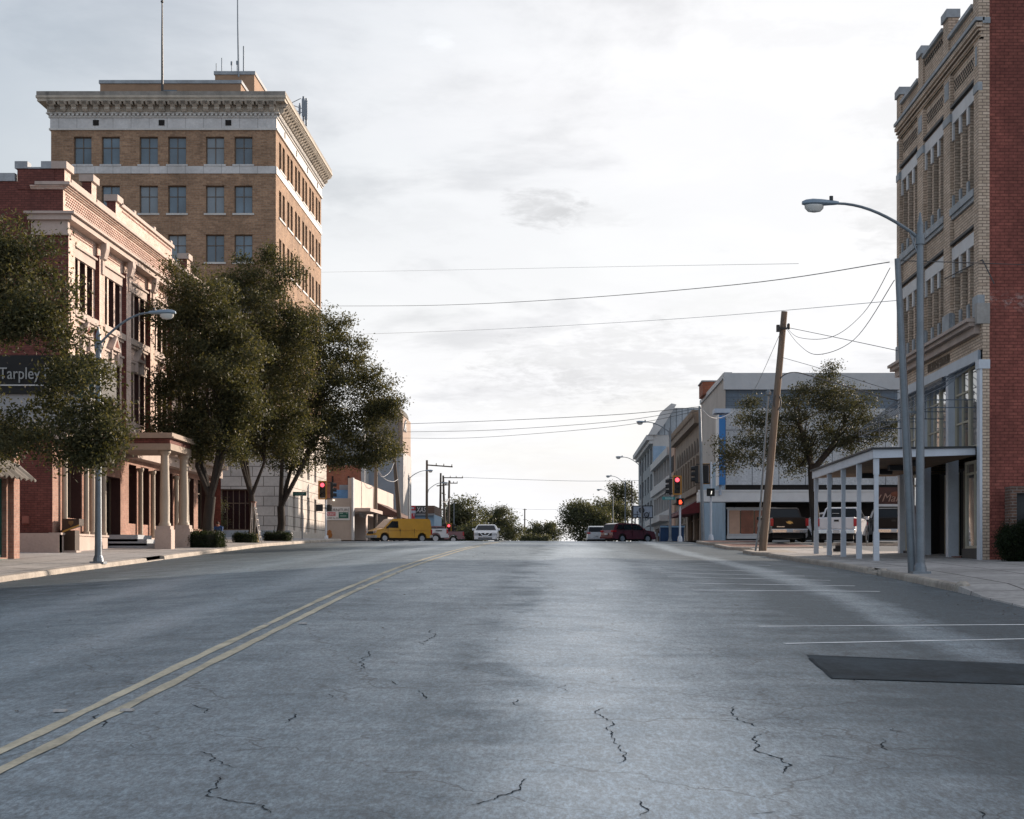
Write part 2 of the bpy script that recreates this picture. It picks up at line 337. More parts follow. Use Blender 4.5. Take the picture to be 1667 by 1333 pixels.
def roadmat():
    t = NT('worn_asphalt'); tc = t.n('ShaderNodeTexCoord').outputs['Object']; sep = t.n('ShaderNodeSeparateXYZ'); t.L.new(tc, sep.inputs[0]); X, Y, _ = sep.outputs
    a = t.noise(t.coord((1, .16, 1)), .45, 7, .6, .5); b = t.noise(t.coord((1, .5, 1), (4, 9, 0)), 1.5, 8, .65, .3); g = t.noise(t.coord((1, .28, 1)), 34, 5, .85); s = t.noise(t.coord((.3, 1, 1), (2, 3, 0)), 1.3, 6, .62, .3)
    g2 = t.noise(t.coord(), 120, 4, .75); m = t.noise(t.coord((1, .35, 1), (5, 1, 0)), 11, 6, .8)
    # wheel paths polished by traffic: paler and smoother than the parking strips on either side
    wob = t.math('MULTIPLY', t.math('SUBTRACT', t.noise(t.coord((.4, .05, 1)), .8, 5, .6), .5), 1.8)
    xx = t.math('ADD', X, wob); lane = t.math('MULTIPLY', t.ramp(xx, -12.6, -8.5), t.ramp(xx, 4.2, 1.8)); pol = t.math('MULTIPLY', lane, .36)
    for c_, w_, k_ in ((.55, 2.6, .80), (-5.9, 1.6, .56), (-8.6, 1.2, .54), (5.1, .8, .40)):
        pol = t.math('MAXIMUM', pol, t.math('MULTIPLY', t.ramp(t.math('ABSOLUTE', t.math('SUBTRACT', xx, c_)), w_, .1), k_))
    f = t.math('ADD', pol, t.math('MULTIPLY', t.math('SUBTRACT', t.ramp(a, .3, .7), .5), .20)); f = t.math('ADD', f, t.math('MULTIPLY', t.math('SUBTRACT', t.ramp(b, .34, .66), .5), .13))
    f = t.math('ADD', f, t.math('MULTIPLY', t.math('SUBTRACT', t.ramp(s, .34, .66), .5), .15), None, True); f = t.math('ADD', f, .06)
    oil = t.math('MULTIPLY', t.ramp(t.math('ABSOLUTE', t.math('ADD', t.math('ADD', X, t.math('MULTIPLY', wob, .1)), .75)), .8, .15), t.ramp(t.noise(t.coord((.8, .55, 1), (0, 2.4, 0)), 1.0, 6, .6), .50, .64, 0, .8))
    f = t.math('MULTIPLY', f, t.math('SUBTRACT', 1., t.math('MULTIPLY', oil, .6)))
    c = t.mix(f, (.026, .046, .058), (.295, .365, .415))
    c = t.mix(t.ramp(g, .36, .64), t.mix(1., c, (.50, .50, .50), 'MULTIPLY'), t.mix(1., c, (1.5, 1.5, 1.5), 'MULTIPLY'))
    c = t.mix(t.ramp(m, .34, .66), t.mix(1., c, (.72, .72, .72), 'MULTIPLY'), t.mix(1., c, (1.28, 1.28, 1.28), 'MULTIPLY'))
    # network of hairline cracks, only where the surface has failed
    def crack(scale, loc, thr, msk):
        dv = t.n('ShaderNodeVectorMath', operation='ADD'); t.L.new(t.coord((1, 1, 0), loc), dv.inputs[0])
        nz = t.n('ShaderNodeTexNoise'); t.L.new(t.coord(), nz.inputs['Vector']); nz.inputs['Scale'].default_value = 2.2; nz.inputs['Detail'].default_value = 5
        sb = t.n('ShaderNodeVectorMath', operation='SCALE'); t.L.new(nz.outputs['Color'], sb.inputs[0]); sb.inputs['Scale'].default_value = .7; t.L.new(sb.outputs[0], dv.inputs[1])
        vo = t.n('ShaderNodeTexVoronoi', feature='DISTANCE_TO_EDGE', voronoi_dimensions='2D'); t.L.new(dv.outputs[0], vo.inputs['Vector']); vo.inputs['Scale'].default_value = scale
        m = t.noise(t.coord((1, .5, 1), loc), .35, 5, .6)
        return t.math('MULTIPLY', t.ramp(vo.outputs['Distance'], thr, thr * .3), t.ramp(m, msk, msk + .06))
    ck = t.math('MAXIMUM', t.math('MAXIMUM', crack(.34, (3, 1, 0), .0075, .46), crack(1.1, (8, 5, 0), .018, .57)), crack(.20, (1, 6, 0), .0038, .40))
    c = t.mix(t.math('MULTIPLY', ck, .75), c, (.022, .027, .032))
    h = t.math('SUBTRACT', t.math('ADD', t.math('MULTIPLY', g2, .4), g), ck); t.bump(h, .28, .010)
    return t.fin(c, t.math('ADD', t.math('MULTIPLY', g, .12), t.math('SUBTRACT', .56, t.math('MULTIPLY', f, .34))), 0, .55)

M = {}
M['road'] = roadmat()
M['patch'] = mat('fresh_asphalt', (.027, .038, .047), .8, .6, 1.6, spec=.2, bump=.5, stretch=(1, .5, 1))
M['lot'] = mat('lot_asphalt', (.12, .125, .13), .8, .25, .5, bump=.4)
M['yellow'] = mat('yellow_road_paint', (.50, .445, .33), .75, .34, 2.6, bump=.3, dirt=((.20, .21, .21), .75), stretch=(1, .5, 1))
M['white_line'] = mat('white_road_paint', (.85, .87, .89), .7, .3, 2.0, bump=.2)
M['tar'] = mat('tar', (.038, .044, .050), .9, .3, spec=.1)
M['worn_line'] = mat('worn_road_paint', (.27, .30, .33), .75, .4, 3.0)
M['sign_letter'] = mat('dull_sign_lettering', (.36, .37, .37), .6, .1)
M['stud'] = mat('dirty_road_stud', (.42, .40, .38), .6, .25, 20.)
M['pave'] = brickmat('pavement_concrete', (.42, .40, .385), (.36, .345, .33), (.11, .10, .095), 1.5, 1.5, .03, .18, .85, ((.15, .14, .13), .75), .25, 0, True)
M['kerb'] = mat('kerb_concrete', (.36, .32, .275), .85, .3, 1.1, bump=.5, dirt=((.13, .11, .09), .6))
M['earth'] = mat('dry_ground', (.20, .19, .16), .95, .3, .15, bump=.3)
M['tan_brick'] = brickmat('tower_brick', (.345, .218, .136), (.235, .142, .088), (.27, .215, .165), .42, .13, .012, .2, .85, ((.07, .05, .035), .5), .5)
M['terra'] = mat('glazed_terracotta', (.52, .50, .47), .45, .12, .8, dirt=((.22, .20, .18), .5))
M['terra_dirty'] = mat('weathered_terracotta', (.43, .385, .325), .7, .22, 1.2, dirt=((.09, .085, .078), .65))
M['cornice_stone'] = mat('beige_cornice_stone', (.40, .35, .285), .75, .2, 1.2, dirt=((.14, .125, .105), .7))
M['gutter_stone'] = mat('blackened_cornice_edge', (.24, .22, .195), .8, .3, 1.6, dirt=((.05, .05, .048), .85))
M['porch_brown'] = mat('brown_painted_porch', (.27, .205, .155), .6, .12, 1.3, dirt=((.15, .11, .08), .4))
M['frieze'] = brickmat('frieze_blocks', (.55, .54, .53), (.50, .49, .48), (.36, .35, .34), 1.25, 3.2, .03, .08, .5, ((.3, .28, .25), .35), .2, 0)
M['limestone'] = brickmat('limestone_blocks', (.54, .49, .44), (.46, .42, .38), (.17, .15, .13), 1.5, .68, .03, .08, .8, ((.25, .22, .19), .3), .4)
M['plinth_stone'] = mat('plinth_stone', (.44, .40, .36), .75, .12, 1.0)
M['blue_stone'] = mat('grey_granite', (.30, .33, .36), .6, .12, 1.0)
M['red_brick'] = brickmat('painted_red_brick', (.175, .060, .048), (.125, .043, .035), (.075, .030, .026), .24, .085, .010, .16, .8, ((.085, .03, .025), .5), .5)
M['pink_brick'] = brickmat('pale_pink_brick', (.66, .50, .425), (.53, .37, .30), (.66, .56, .49), .24, .085, .013, .12, .85, ((.27, .17, .13), .35), .5)
M['reveal'] = mat('shade_toned_reveal', (.055, .022, .018), .85, .2)  # shade of the window recesses is put into this darker red
M['ground_brick'] = brickmat('brown_red_brick', (.36, .20, .15), (.28, .145, .11), (.30, .22, .18), .24, .085, .011, .15, .85, ((.13, .07, .055), .5), .5)
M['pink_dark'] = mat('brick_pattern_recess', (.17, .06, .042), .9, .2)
M['stone'] = mat('pale_stone_trim', (.43, .345, .300), .75, .14, 1.3, dirt=((.2, .17, .14), .45))
M['white_paint'] = mat('white_painted_wood', (.66, .64, .60), .5, .1, 1.5, dirt=((.4, .37, .33), .35))
M['cream'] = mat('cream_painted_column', (.38, .31, .24), .55, .1, 1.3, dirt=((.3, .25, .2), .3))
M['beige_brick'] = brickmat('beige_brick', (.62, .485, .375), (.49, .37, .275), (.23, .175, .14), .26, .092, .014, .14, .85, ((.2, .15, .11), .4), .6)
M['red_side'] = brickmat('red_painted_side_wall', (.285, .092, .069), (.215, .066, .052), (.125, .040, .033), .26, .095, .012, .22, .8, ((.10, .034, .028), .6), .6, blotch=.3, worn=(-.0 + 7.85 + 1.75 - 1.95, .42))
M['lintel'] = mat('pale_lintel_stone', (.55, .54, .54), .6, .1, 1.2, dirt=((.33, .31, .3), .4))
M['grey_coping'] = mat('weathered_coping', (.30, .32, .34), .7, .25, 1.4, dirt=((.1, .1, .1), .6))
M['steel_blue'] = mat('painted_lintel_beam', (.42, .47, .53), .5, .1, 1.0)
M['post'] = mat('pale_blue_post_paint', (.55, .585, .64), .5, .1, 2.0)
M['soffit'] = brickmat('soffit_boards', (.20, .125, .075), (.15, .09, .055), (.05, .03, .02), 3., .14, .012, .2, .8, None, .3, .5, True)
M['dark_trim'] = mat('dark_trim', (.03, .032, .035), .6, .3)
M['frame_brown'] = mat('brown_window_frame', (.12, .085, .058), .6, .2)
M['frame_cream'] = mat('cream_window_frame', (.48, .43, .33), .6, .12)
M['glass'] = glassmat('dark_glass', (.02, .025, .03), .05)
M['glass_blue'] = glassmat('blue_grey_glass', (.075, .115, .15), .10, .3, .75, .5, blind=.32)
M['glass_black'] = glassmat('black_glass', (.008, .009, .012), .12, .4, .3)
M['glass_side'] = glassmat('side_window_glass', (.02, .017, .016), .25, .3, .25)
M['shop_glass'] = glassmat('shop_glass', (.42, .43, .44), .03, .3, 1.0, metal=.75)
M['interior'] = mat('dark_interior', (.015, .013, .012), .9, .3)
M['penthouse'] = mat('penthouse_brick', (.29, .185, .12), .85, .2, .6)
M['concrete'] = mat('beige_concrete', (.43, .41, .385), .85, .12, .35, dirt=((.2, .18, .16), .4))
M['pebble'] = brickmat('pebble_panels', (.46, .475, .49), (.42, .435, .45), (.13, .14, .15), 2.05, 9., .035, .2, .9, ((.24, .25, .26), .35), .8, 0)
M['fascia'] = mat('grey_fascia', (.45, .465, .48), .6, .08, .5)
M['band_blue'] = brickmat('blue_grey_band', (.13, .165, .205), (.11, .145, .185), (.08, .10, .13), 1.0, .33, .02, .1, .6, None, .3, 0)
M['blue_paint'] = mat('light_blue_paint', (.20, .33, .46), .6, .15, .8, dirt=((.1, .16, .22), .55))
M['blue_sign'] = mat('bright_blue_sign', (.02, .16, .42), .4, .1)
M['white_sign'] = mat('white_sign_face', (.62, .62, .62), .5, .06)
M['grey_sign'] = mat('blue_grey_sign_face', (.40, .46, .55), .5, .08)
M['black'] = mat('black_paint', (.012, .012, .013), .5, .3)
M['green_sign'] = mat('dark_green_sign', (.015, .09, .07), .45, .2)
M['teal_sign'] = mat('teal_street_sign', (.05, .24, .24), .45, .1)
M['red_sign'] = mat('red_sign', (.42, .04, .06), .5, .15)
M['brown_facade'] = mat('brown_stone_facade', (.235, .19, .15), .85, .18, .5, dirt=((.09, .075, .06), .5))
M['peach'] = mat('peach_stucco', (.46, .30, .22), .8, .12, .5)
M['pale_wall'] = mat('pale_wall', (.46, .455, .45), .75, .1, .5, dirt=((.3, .29, .28), .35))
M['grey_wall'] = mat('grey_wall', (.24, .26, .275), .8, .12, .4)
M['light_grey'] = mat('light_grey_wall', (.42, .41, .40), .8, .1, .4, dirt=((.3, .28, .27), .3))
M['metal_roof'] = brickmat('standing_seam_roof', (.30, .33, .36), (.27, .30, .33), (.13, .15, .17), .8, 40., .08, .1, .5, None, .3, 0)
M['grey_blue_wall'] = mat('grey_blue_wall', (.27, .30, .34), .8, .1, .3, dirt=((.2, .22, .25), .4))
M['far_brick'] = brickmat('orange_brick', (.33, .12, .07), (.25, .085, .05), (.2, .1, .07), .5, .16, .015, .15, .85, ((.3, .2, .15), .3))
M['stucco'] = mat('beige_stucco', (.40, .34, .295), .85, .1, .4, dirt=((.26, .21, .18), .4))
M['pink_stucco'] = mat('pale_pink_stucco', (.56, .47, .42), .8, .08, .5, dirt=((.38, .32, .29), .4))
M['roof_dark'] = mat('dark_roof', (.06, .055, .05), .8, .3)
M['brown_shop'] = brickmat('brown_shop_front', (.16, .105, .08), (.12, .08, .06), (.06, .04, .03), 2.2, .3, .02, .2, .8)
M['galv'] = mat('galvanised_steel', (.19, .215, .24), .45, .15, 3., metal=.55, dirt=((.14, .12, .11), .4))
M['lamp_metal'] = mat('lamp_head_metal', (.24, .30, .36), .4, .1, 3., metal=.4)
M['lens'] = glassmat('lamp_lens', (.50, .49, .46), .15, .1)
M['wood_pole'] = mat('weathered_pole_wood', (.185, .145, .115), .9, .25, 2.0, bump=.6, stretch=(6, 6, .3))
M['wood_dark'] = mat('dark_pole_wood', (.10, .08, .065), .9, .25, 2.0, bump=.6, stretch=(6, 6, .3))
M['steel_dark'] = mat('dark_steel', (.05, .052, .055), .5, .2, metal=.3)
M['wire'] = mat('black_cable', (.07, .07, .073), .7, .1)
M['wire_pale'] = mat('pale_cable', (.45, .45, .46), .6, .1)
M['signal_yellow'] = mat('signal_yellow', (.42, .19, .03), .45, .12)
M['signal_black'] = mat('signal_black', (.010, .010, .011), .45, .2)
M['red_light'] = emitmat('red_signal_light', (1.0, .07, .10), 2.2)
M['hand_light'] = emitmat('red_hand_light', (1.0, .08, .03), 1.8)
M['white_light'] = emitmat('white_wall_lamp', (1.0, .9, .75), .9, (.5, .5, .5))
M['walk_light'] = emitmat('white_walk_light', (1.0, .95, .85), .9, (.2, .2, .2))
M['lens_off'] = mat('unlit_signal_lens', (.02, .018, .012), .3, .3)
M['bark'] = mat('oak_bark', (.038, .031, .026), .95, .35, 3., bump=.8, stretch=(2.5, 2.5, .5))
M['leaf_oak'] = leafmat('live_oak_leaves', (.040, .046, .026), (.078, .079, .040), (.145, .130, .068))
M['leaf_lot'] = leafmat('lot_oak_leaves', (.040, .045, .032), (.064, .066, .043), (.10, .096, .060))
M['leaf_far'] = leafmat('far_tree_leaves', (.060, .068, .045), (.085, .090, .055), (.12, .12, .07))
M['leaf_hedge'] = leafmat('hedge_leaves', (.012, .022, .011), (.020, .032, .014), (.032, .042, .018))
M['twig'] = mat('twig_core', (.015, .017, .010), .95, .3)

# ------------------------------------------------------------------ ground, road, pavements
def strip_mesh(name, cols, ys, zf, material, dz=0, kind='structure', parent=None):
    mb = MB(); n = len(cols)
    for y in ys:
        for x in cols: mb.v.append((x, y, zf(x, y) + dz))
    for j in range(len(ys) - 1):
        for i in range(n - 1): mb.f.append((j * n + i, j * n + i + 1, (j + 1) * n + i + 1, (j + 1) * n + i)); mb.m.append(0)
    o = mb.build(name, material, parent, fixn=False); tag(o, kind=kind); return o
YN = list(np.arange(-20, 300, 1.0)) + list(np.arange(300, 905, 15.0))
strip_mesh('ground', [-900, -300, -80, -30, XL, XR, 30, 80, 300, 900], list(np.arange(-60, 300, 2.0)) + list(np.arange(300, 2900, 50.)), lambda x, y: min(G(XL, y), G(XR, y), zc(y)) - .10, M['earth'])
strip_mesh('road', [XL - .05, XC, XR + .05], YN, G, M['road'])
strip_mesh('cross_street', list(np.arange(XR + .05, 60, 6)), list(np.arange(117, 130.1, 1.)), lambda x, y: G(XR, y) + .002, M['lot'])
strip_mesh('side_street', list(np.arange(-60, XL, 6)) + [XL - .05], list(np.arange(140.5, 152.1, 1.)), lambda x, y: G(XL, y) + .002, M['lot'])
strip_mesh('car_park', [8.6, 12, 20, 30, 45], list(np.arange(66.5, 117.1, 1.)), lambda x, y: G(XR, y) + .10, M['lot'])
KW = .17
def kerb(name, side, y0, y1):
    """kerb stone: sloped face, rounded top, swept along the gutter"""
    xs = (XL, -1) if side < 0 else (XR, 1)
    n = max(2, int((y1 - y0) / .5)); ys = np.linspace(y0, y1, n + 1); mb = MB(); prof = [(-.012, -.12), (0, .10), (.02, .138), (.05, .152), (KW, .154), (KW, -.12)]
    rng = random.Random(int(y0 * 7 + side))
    for k, y in enumerate(ys):
        w = rng.uniform(-.012, .012)
        e = 1 if 0 < k < n else .93
        for a, b in prof: mb.v.append((xs[0] + xs[1] * (a + (w if b > 0 and a < .1 else 0)), y, G(xs[0], y) + (b * e if b > 0 else b)))
    m = len(prof)
    for j in range(n):
        for i in range(m - 1): mb.f.append((j * m + i, j * m + i + 1, (j + 1) * m + i + 1, (j + 1) * m + i)); mb.m.append(0)
    mb.f += [tuple(range(m)), tuple(range(n * m, n * m + m))]; mb.m += [0, 0]
    return tag(mb.build(name, M['kerb']), kind='structure')
kerb('kerb', -1, 10, 59.6); kerb('kerb', -1, 62.2, 112)
kerb('kerb', 1, 34.3, 42.3); kerb('kerb', 1, 44.6, 65.6)
for nm, y0, y1 in (('pavement', 10, 112),): strip_mesh(nm, [-24, XL - KW], list(np.arange(y0, y1 + .1, 1.)), SW, M['pave'], .002)
strip_mesh('pavement', [XR + KW, 10, 14, 22], list(np.arange(14, 66.6, .5)), SW, M['pave'], .002)
strip_mesh('driveway_apron', [XR - .03, XR + .02, XR + KW + .01], list(np.arange(14, 36.1, .25)), lambda x, y: G(XR, y) - .15 if x < XR else SW(x, y) - .02 * (y > 34.2), M['pave'])
strip_mesh('kerb_gap', [XR - .03, XR + .03, XR + KW + .01], list(np.arange(41.9, 45.1, .25)), lambda x, y: G(XR, y) - .15 if x < XR else G(XR, y) + .05 + .06 * (x > XR + .1), M['kerb'])
strip_mesh('kerb_gap', [XL - KW - .01, XL - .03, XL + .03], list(np.arange(59.4, 62.5, .25)), lambda x, y: G(XL, y) - .12 if x > XL else G(XL, y) + .03, M['kerb'])
strip_mesh('pavement', [-20.2, XL - KW], list(np.arange(152, 250, 2.)), SW, M['pave'], .002)
strip_mesh('pavement', [XR + KW, 12.6], list(np.arange(130, 290, 2.)), SW, M['pave'], .002)
# broken ends of the right kerb: loose lumps of concrete
def lump(x, y, s, seed, name='broken_kerb'):
    rng = random.Random(seed); bm = bmesh.new(); bmesh.ops.create_icosphere(bm, subdivisions=2, radius=1)
    for v in bm.verts: v.co = Vector((v.co.x * s[0], v.co.y * s[1], v.co.z * s[2])) * rng.uniform(.78, 1.1)
    me = bpy.data.meshes.new(name); bm.to_mesh(me); bm.free(); me.materials.append(M['kerb'])
    o = bpy.data.objects.new(name, me); COL.objects.link(o); o.location = (x, y, G(XR, y) + s[2] * .5); return tag(o, kind='structure')
for i, (x, y, s) in enumerate([(8.0, 42.55, (.16, .35, .13)), (8.05, 43.1, (.13, .25, .10)), (8.05, 44.3, (.14, .35, .11)), (8.1, 43.7, (.1, .22, .07)), (8.02, 34.2, (.16, .25, .16))]): lump(x, y, s, i)
# concrete islands by the car park entrance
def island(pts, h, name='traffic_island', top=None):
    mb = MB(); cx = sum(p[0] for p in pts) / len(pts); cy = sum(p[1] for p in pts) / len(pts); n = len(pts)
    rings = [(1, -.1), (1, h - .04), (.985, h), (.9, h + .004), (0.0, h + .004)]
    for k, dz in rings:
        for p in pts:
            x, y = cx + (p[0] - cx) * k, cy + (p[1] - cy) * k; mb.v.append((x, y, G(XR, y) + dz))
    for j in range(len(rings) - 1):
        for i in range(n): mb.f.append((j * n + i, j * n + (i + 1) % n, (j + 1) * n + (i + 1) % n, (j + 1) * n + i)); mb.m.append(1 if top and j == 3 else 0)
    return tag(mb.build(name, [M['kerb'], top or M['kerb']]), kind='structure')
def rnd(x0, x1, y0, y1, r=.5):
    o = []
    for cx, cy, a in ((x1 - r, y0 + r, -90), (x1 - r, y1 - r, 0), (x0 + r, y1 - r, 90), (x0 + r, y0 + r, 180)):
        for k in range(5): o.append((cx + r * math.cos(R(a + k * 22.5)), cy + r * math.sin(R(a + k * 22.5))))
    return o
M['paver'] = brickmat('red_pavers', (.20, .095, .075), (.16, .075, .06), (.1, .06, .05), .2, .1, .01, .2, .9, None, .3, .5, True)
island(rnd(7.6, 9.4, 67.3, 72.5, .8), .14)
island(rnd(7.6, 12.0, 77.5, 86, .9), .15, top=M['paver'])
island(rnd(7.7, 11.5, 90, 99, .9), .15, top=M['paver'])
strip_mesh('pavement', [8.4, 12.9], list(np.arange(66.6, 77.6, 1.)), lambda x, y: G(XR, y) + .112, M['pave'])
island(rnd(13.2, 30, 66.5, 67.3, .3), .16, 'paver_strip', top=M['paver'])
# painted markings
def marking(name, pts, w, material, dz=.005, wob=0.0, seed=0):
    mb = MB(); rng = random.Random(seed); P = []
    for (x0, y0), (x1, y1) in zip(pts, pts[1:]):
        n = max(1, int(math.hypot(x1 - x0, y1 - y0) / .6))
        for k in range(n): P.append((x0 + (x1 - x0) * k / n, y0 + (y1 - y0) * k / n))
    P.append(pts[-1]); vs = []
    for i, p in enumerate(P):
        a, b = P[max(0, i - 1)], P[min(len(P) - 1, i + 1)]; dx, dy = b[0] - a[0], b[1] - a[1]; l = math.hypot(dx, dy) or 1
        nx, ny = -dy / l, dx / l; o = rng.uniform(-wob, wob); ww = w * (1 if wob == 0 else rng.uniform(.75, 1.2))
        for s in (-.5, .5): x, y = p[0] + nx * (o + s * ww), p[1] + ny * (o + s * ww); vs.append((x, y, G(x, y) + dz))
    mb.add(vs, [(2 * i, 2 * i + 1, 2 * i + 3, 2 * i + 2) for i in range(len(P) - 1)])
    return tag(mb.build(name, material, fixn=False), kind='structure')
cl = [(-3.86, -5), (-3.86, 40), (-3.84, 52), (-3.86, 66), (-3.8, 80), (-3.7, 100), (-3.7, 115)]
for s in (-.15, .15): marking('centre_line', [(x + s, y) for x, y in cl], .125, M['yellow'], .006, .006, 5 + int(s * 10))
for i, (a, b) in enumerate([((1235, 1020), (1690, 1017)), ((1277, 1048), (1690, 1040)), ((1128, 961), (1432, 963)), ((1108, 949.5), (1392, 954)), ((1087, 939.5), (1352, 945)), ((1076, 932.5), (1310, 938)),
                            ((1061, 926), (1275, 931)), ((1042, 914.5), (1255, 921)), ((0, 972), (126, 963)), ((148, 955.5), (240, 947))]):
    p, q = hit(*a), hit(*b); q = (min(q[0], XR - .25), q[1]); p = (max(p[0], XL + .3), p[1])
    marking('parking_line', [p, q], .10 if p[1] < 30 else .15, M['white_line'] if p[0] > XC else M['worn_line'], .006, .008, i)
q = [hit(1313, 1067), hit(1667, 1082), hit(1667, 1115), hit(1356, 1105)]
def patch_mesh():
    mb = MB(); N = 8; vs = []
    a, b, c, d = q; b = (a[0] + (b[0] - a[0]) * 1.4, a[1] + (b[1] - a[1]) * 1.4); c = (d[0] + (c[0] - d[0]) * 1.4, d[1] + (c[1] - d[1]) * 1.4)
    for j in range(N + 1):
        for i in range(N + 1):
            u, v = i / N, j / N; x = (a[0] * (1 - u) + b[0] * u) * (1 - v) + (d[0] * (1 - u) + c[0] * u) * v; y = (a[1] * (1 - u) + b[1] * u) * (1 - v) + (d[1] * (1 - u) + c[1] * u) * v
            vs.append((x, y, G(x, y) + .005))
    mb.add(vs, [(j * (N + 1) + i, j * (N + 1) + i + 1, (j + 1) * (N + 1) + i + 1, (j + 1) * (N + 1) + i) for j in range(N) for i in range(N)])
    rim = [a, b, c, d, a]; rim = [((1 - k / 6) * p[0] + k / 6 * q_[0], (1 - k / 6) * p[1] + k / 6 * q_[1]) for p, q_ in zip(rim, rim[1:]) for k in range(6)]; marking('asphalt_seam', rim, .045, M['tar'], .009, .012, 9)
    return tag(mb.build('asphalt_patch', M['patch'], fixn=False), kind='structure')
patch_mesh()
CR = [[(321, 1223), (345, 1229), (342, 1240), (352, 1238), (387, 1251)], [(360, 1265), (352, 1278), (354, 1283), (340, 1287), (336, 1296), (385, 1306), (405, 1308), (430, 1312), (441, 1324)],
      [(465, 1178), (480, 1166), (478, 1162)], [(982, 1152), (987, 1170), (1000, 1180), (994, 1195), (1000, 1208), (1010, 1222), (1003, 1243)], [(1196, 1150), (1194, 1163), (1207, 1174), (1232, 1183)],
      [(1240, 1195), (1254, 1230), (1272, 1235), (1289, 1246), (1275, 1259)], [(1034, 1302), (1044, 1312), (1055, 1318), (1042, 1329)], [(637, 1107), (648, 1115)], [(685, 1123), (691, 1138)], [(711, 1025), (709, 1034), (690, 1050)],
      [(760, 1312), (805, 1302), (845, 1280), (858, 1268)], [(158, 1163), (172, 1178), (166, 1184)], [(1429, 1200), (1434, 1212), (1452, 1223)], [(598, 1060), (600, 1064), (588, 1072), (592, 1081), (585, 1090)],
      [(535, 1130), (540, 1136)], [(841, 1138), (847, 1150)], [(1580, 1316), (1600, 1333)]]
def crack(pts, w, seed):
    rng = random.Random(seed); P = [Vector(p) for p in pts]
    while max((b - a).length for a, b in zip(P, P[1:])) > .07:
        Q = [P[0]]
        for a, b in zip(P, P[1:]):
            d = b - a
            if d.length > .05: Q.append((a + b) / 2 + Vector((-d.y, d.x)) * rng.uniform(-.13, .13))
            Q.append(b)
        P = Q
    vs = []; n = len(P)
    for i, p in enumerate(P):
        d = P[min(n - 1, i + 1)] - P[max(0, i - 1)]; d = d / (d.length or 1); ww = w * rng.uniform(.15, 1.25) * min(1, .3 + min(i, n - 1 - i) / 4)
        for q in (-.5, .5): x, y = p.x - d.y * ww * q, p.y + d.x * ww * q; vs.append((x, y, G(x, y) + .004))
    mb = MB(); mb.add(vs, [(2 * i, 2 * i + 1, 2 * i + 3, 2 * i + 2) for i in range(n - 1)]); return tag(mb.build('road_crack', M['tar'], fixn=False), kind='structure')
for i, c in enumerate(CR): crack([hit(*p) for p in c], .012 + .003 * (i % 3), 40 + i)
rc = random.Random(77)
for k in range(46):                          # shorter, finer cracks scattered over the lanes, some forked
    x, y = rc.uniform(-10.5, 6.5), 10 + 38 * rc.random() ** 1.5; a = rc.uniform(0, 6.28); L_ = rc.uniform(.25, .9); e = (x + math.cos(a) * L_ * .5, y + math.sin(a) * L_); md = ((x + e[0]) / 2 + rc.uniform(-.15, .15), (y + e[1]) / 2 + rc.uniform(-.15, .15))
    crack([(x, y), md, e], rc.uniform(.007, .013), 100 + k)
    if k % 3 == 0: crack([md, (md[0] + rc.uniform(-.35, .35), md[1] + rc.uniform(-.5, .5))], .008, 200 + k)
mk = MB(); mk.prism([(-.05, 0), (.05, 0), (.035, .018), (-.035, .018)], 'x', -.05, .05); mk0 = None
for i, (px, py) in enumerate([(98, 1159), (207, 1158), (436, 1017), (493, 1016), (590, 954), (614, 960), (648, 933), (682, 932)]):
    x, y = hit(px, py); o = mk.build('road_stud', M['stud'], local=True) if mk0 is None else mk0.copy()
    if mk0 is None: mk0 = o
    else: COL.objects.link(o)
    o.location = (x, y, G(x, y) + .005); near = ['nearest stud on the far side of the', 'nearest stud on the near side of the', 'second stud on the far side of the', 'second stud on the near side of the', 'third stud on the far side of the', 'third stud on the near side of the', 'farthest stud on the far side of the', 'farthest stud on the near side of the'][i]
    tag(o, 'small white road marker, ' + near + ' double yellow line', 'road marker', 'road markers along the centre line')

# ------------------------------------------------------------------ brown brick office tower
def window_unit(parent, o, u, n, a, b, c, d, depth, frame, glass, mull=(.5,), rail=(.62,), fw=.06, name='window', sill=None, sillmat=None):
    """a window: frame ring with its glass as sub-part, set in a wall opening"""
    mb = MB(); e0, e1 = -depth + .02, -depth + .09
    obox(mb, o, u, n, a, a + fw, c, d, e0, e1); obox(mb, o, u, n, b - fw, b, c, d, e0, e1); obox(mb, o, u, n, a + fw, b - fw, c, c + fw, e0, e1); obox(mb, o, u, n, a + fw, b - fw, d - fw, d, e0, e1)
    for t in mull: q = a + (b - a) * t; obox(mb, o, u, n, q - fw * .4, q + fw * .4, c + fw, d - fw, e0, e1 - .01)
    for t in rail: q = c + (d - c) * t; obox(mb, o, u, n, a + fw, b - fw, q - fw * .4, q + fw * .4, e0, e1 - .02)
    w = mb.build(name, frame, parent)
    g = MB(); obox(g, o, u, n, a + .01, b - .01, c + .01, d - .01, -depth - .04, -depth + .03); g.build('pane', glass, w)
    if sill:
        s = MB(); obox(s, o, u, n, a - .12, b + .12, c - sill, c, -depth + .03, .09); s.build('sill', sillmat, w)
    return w
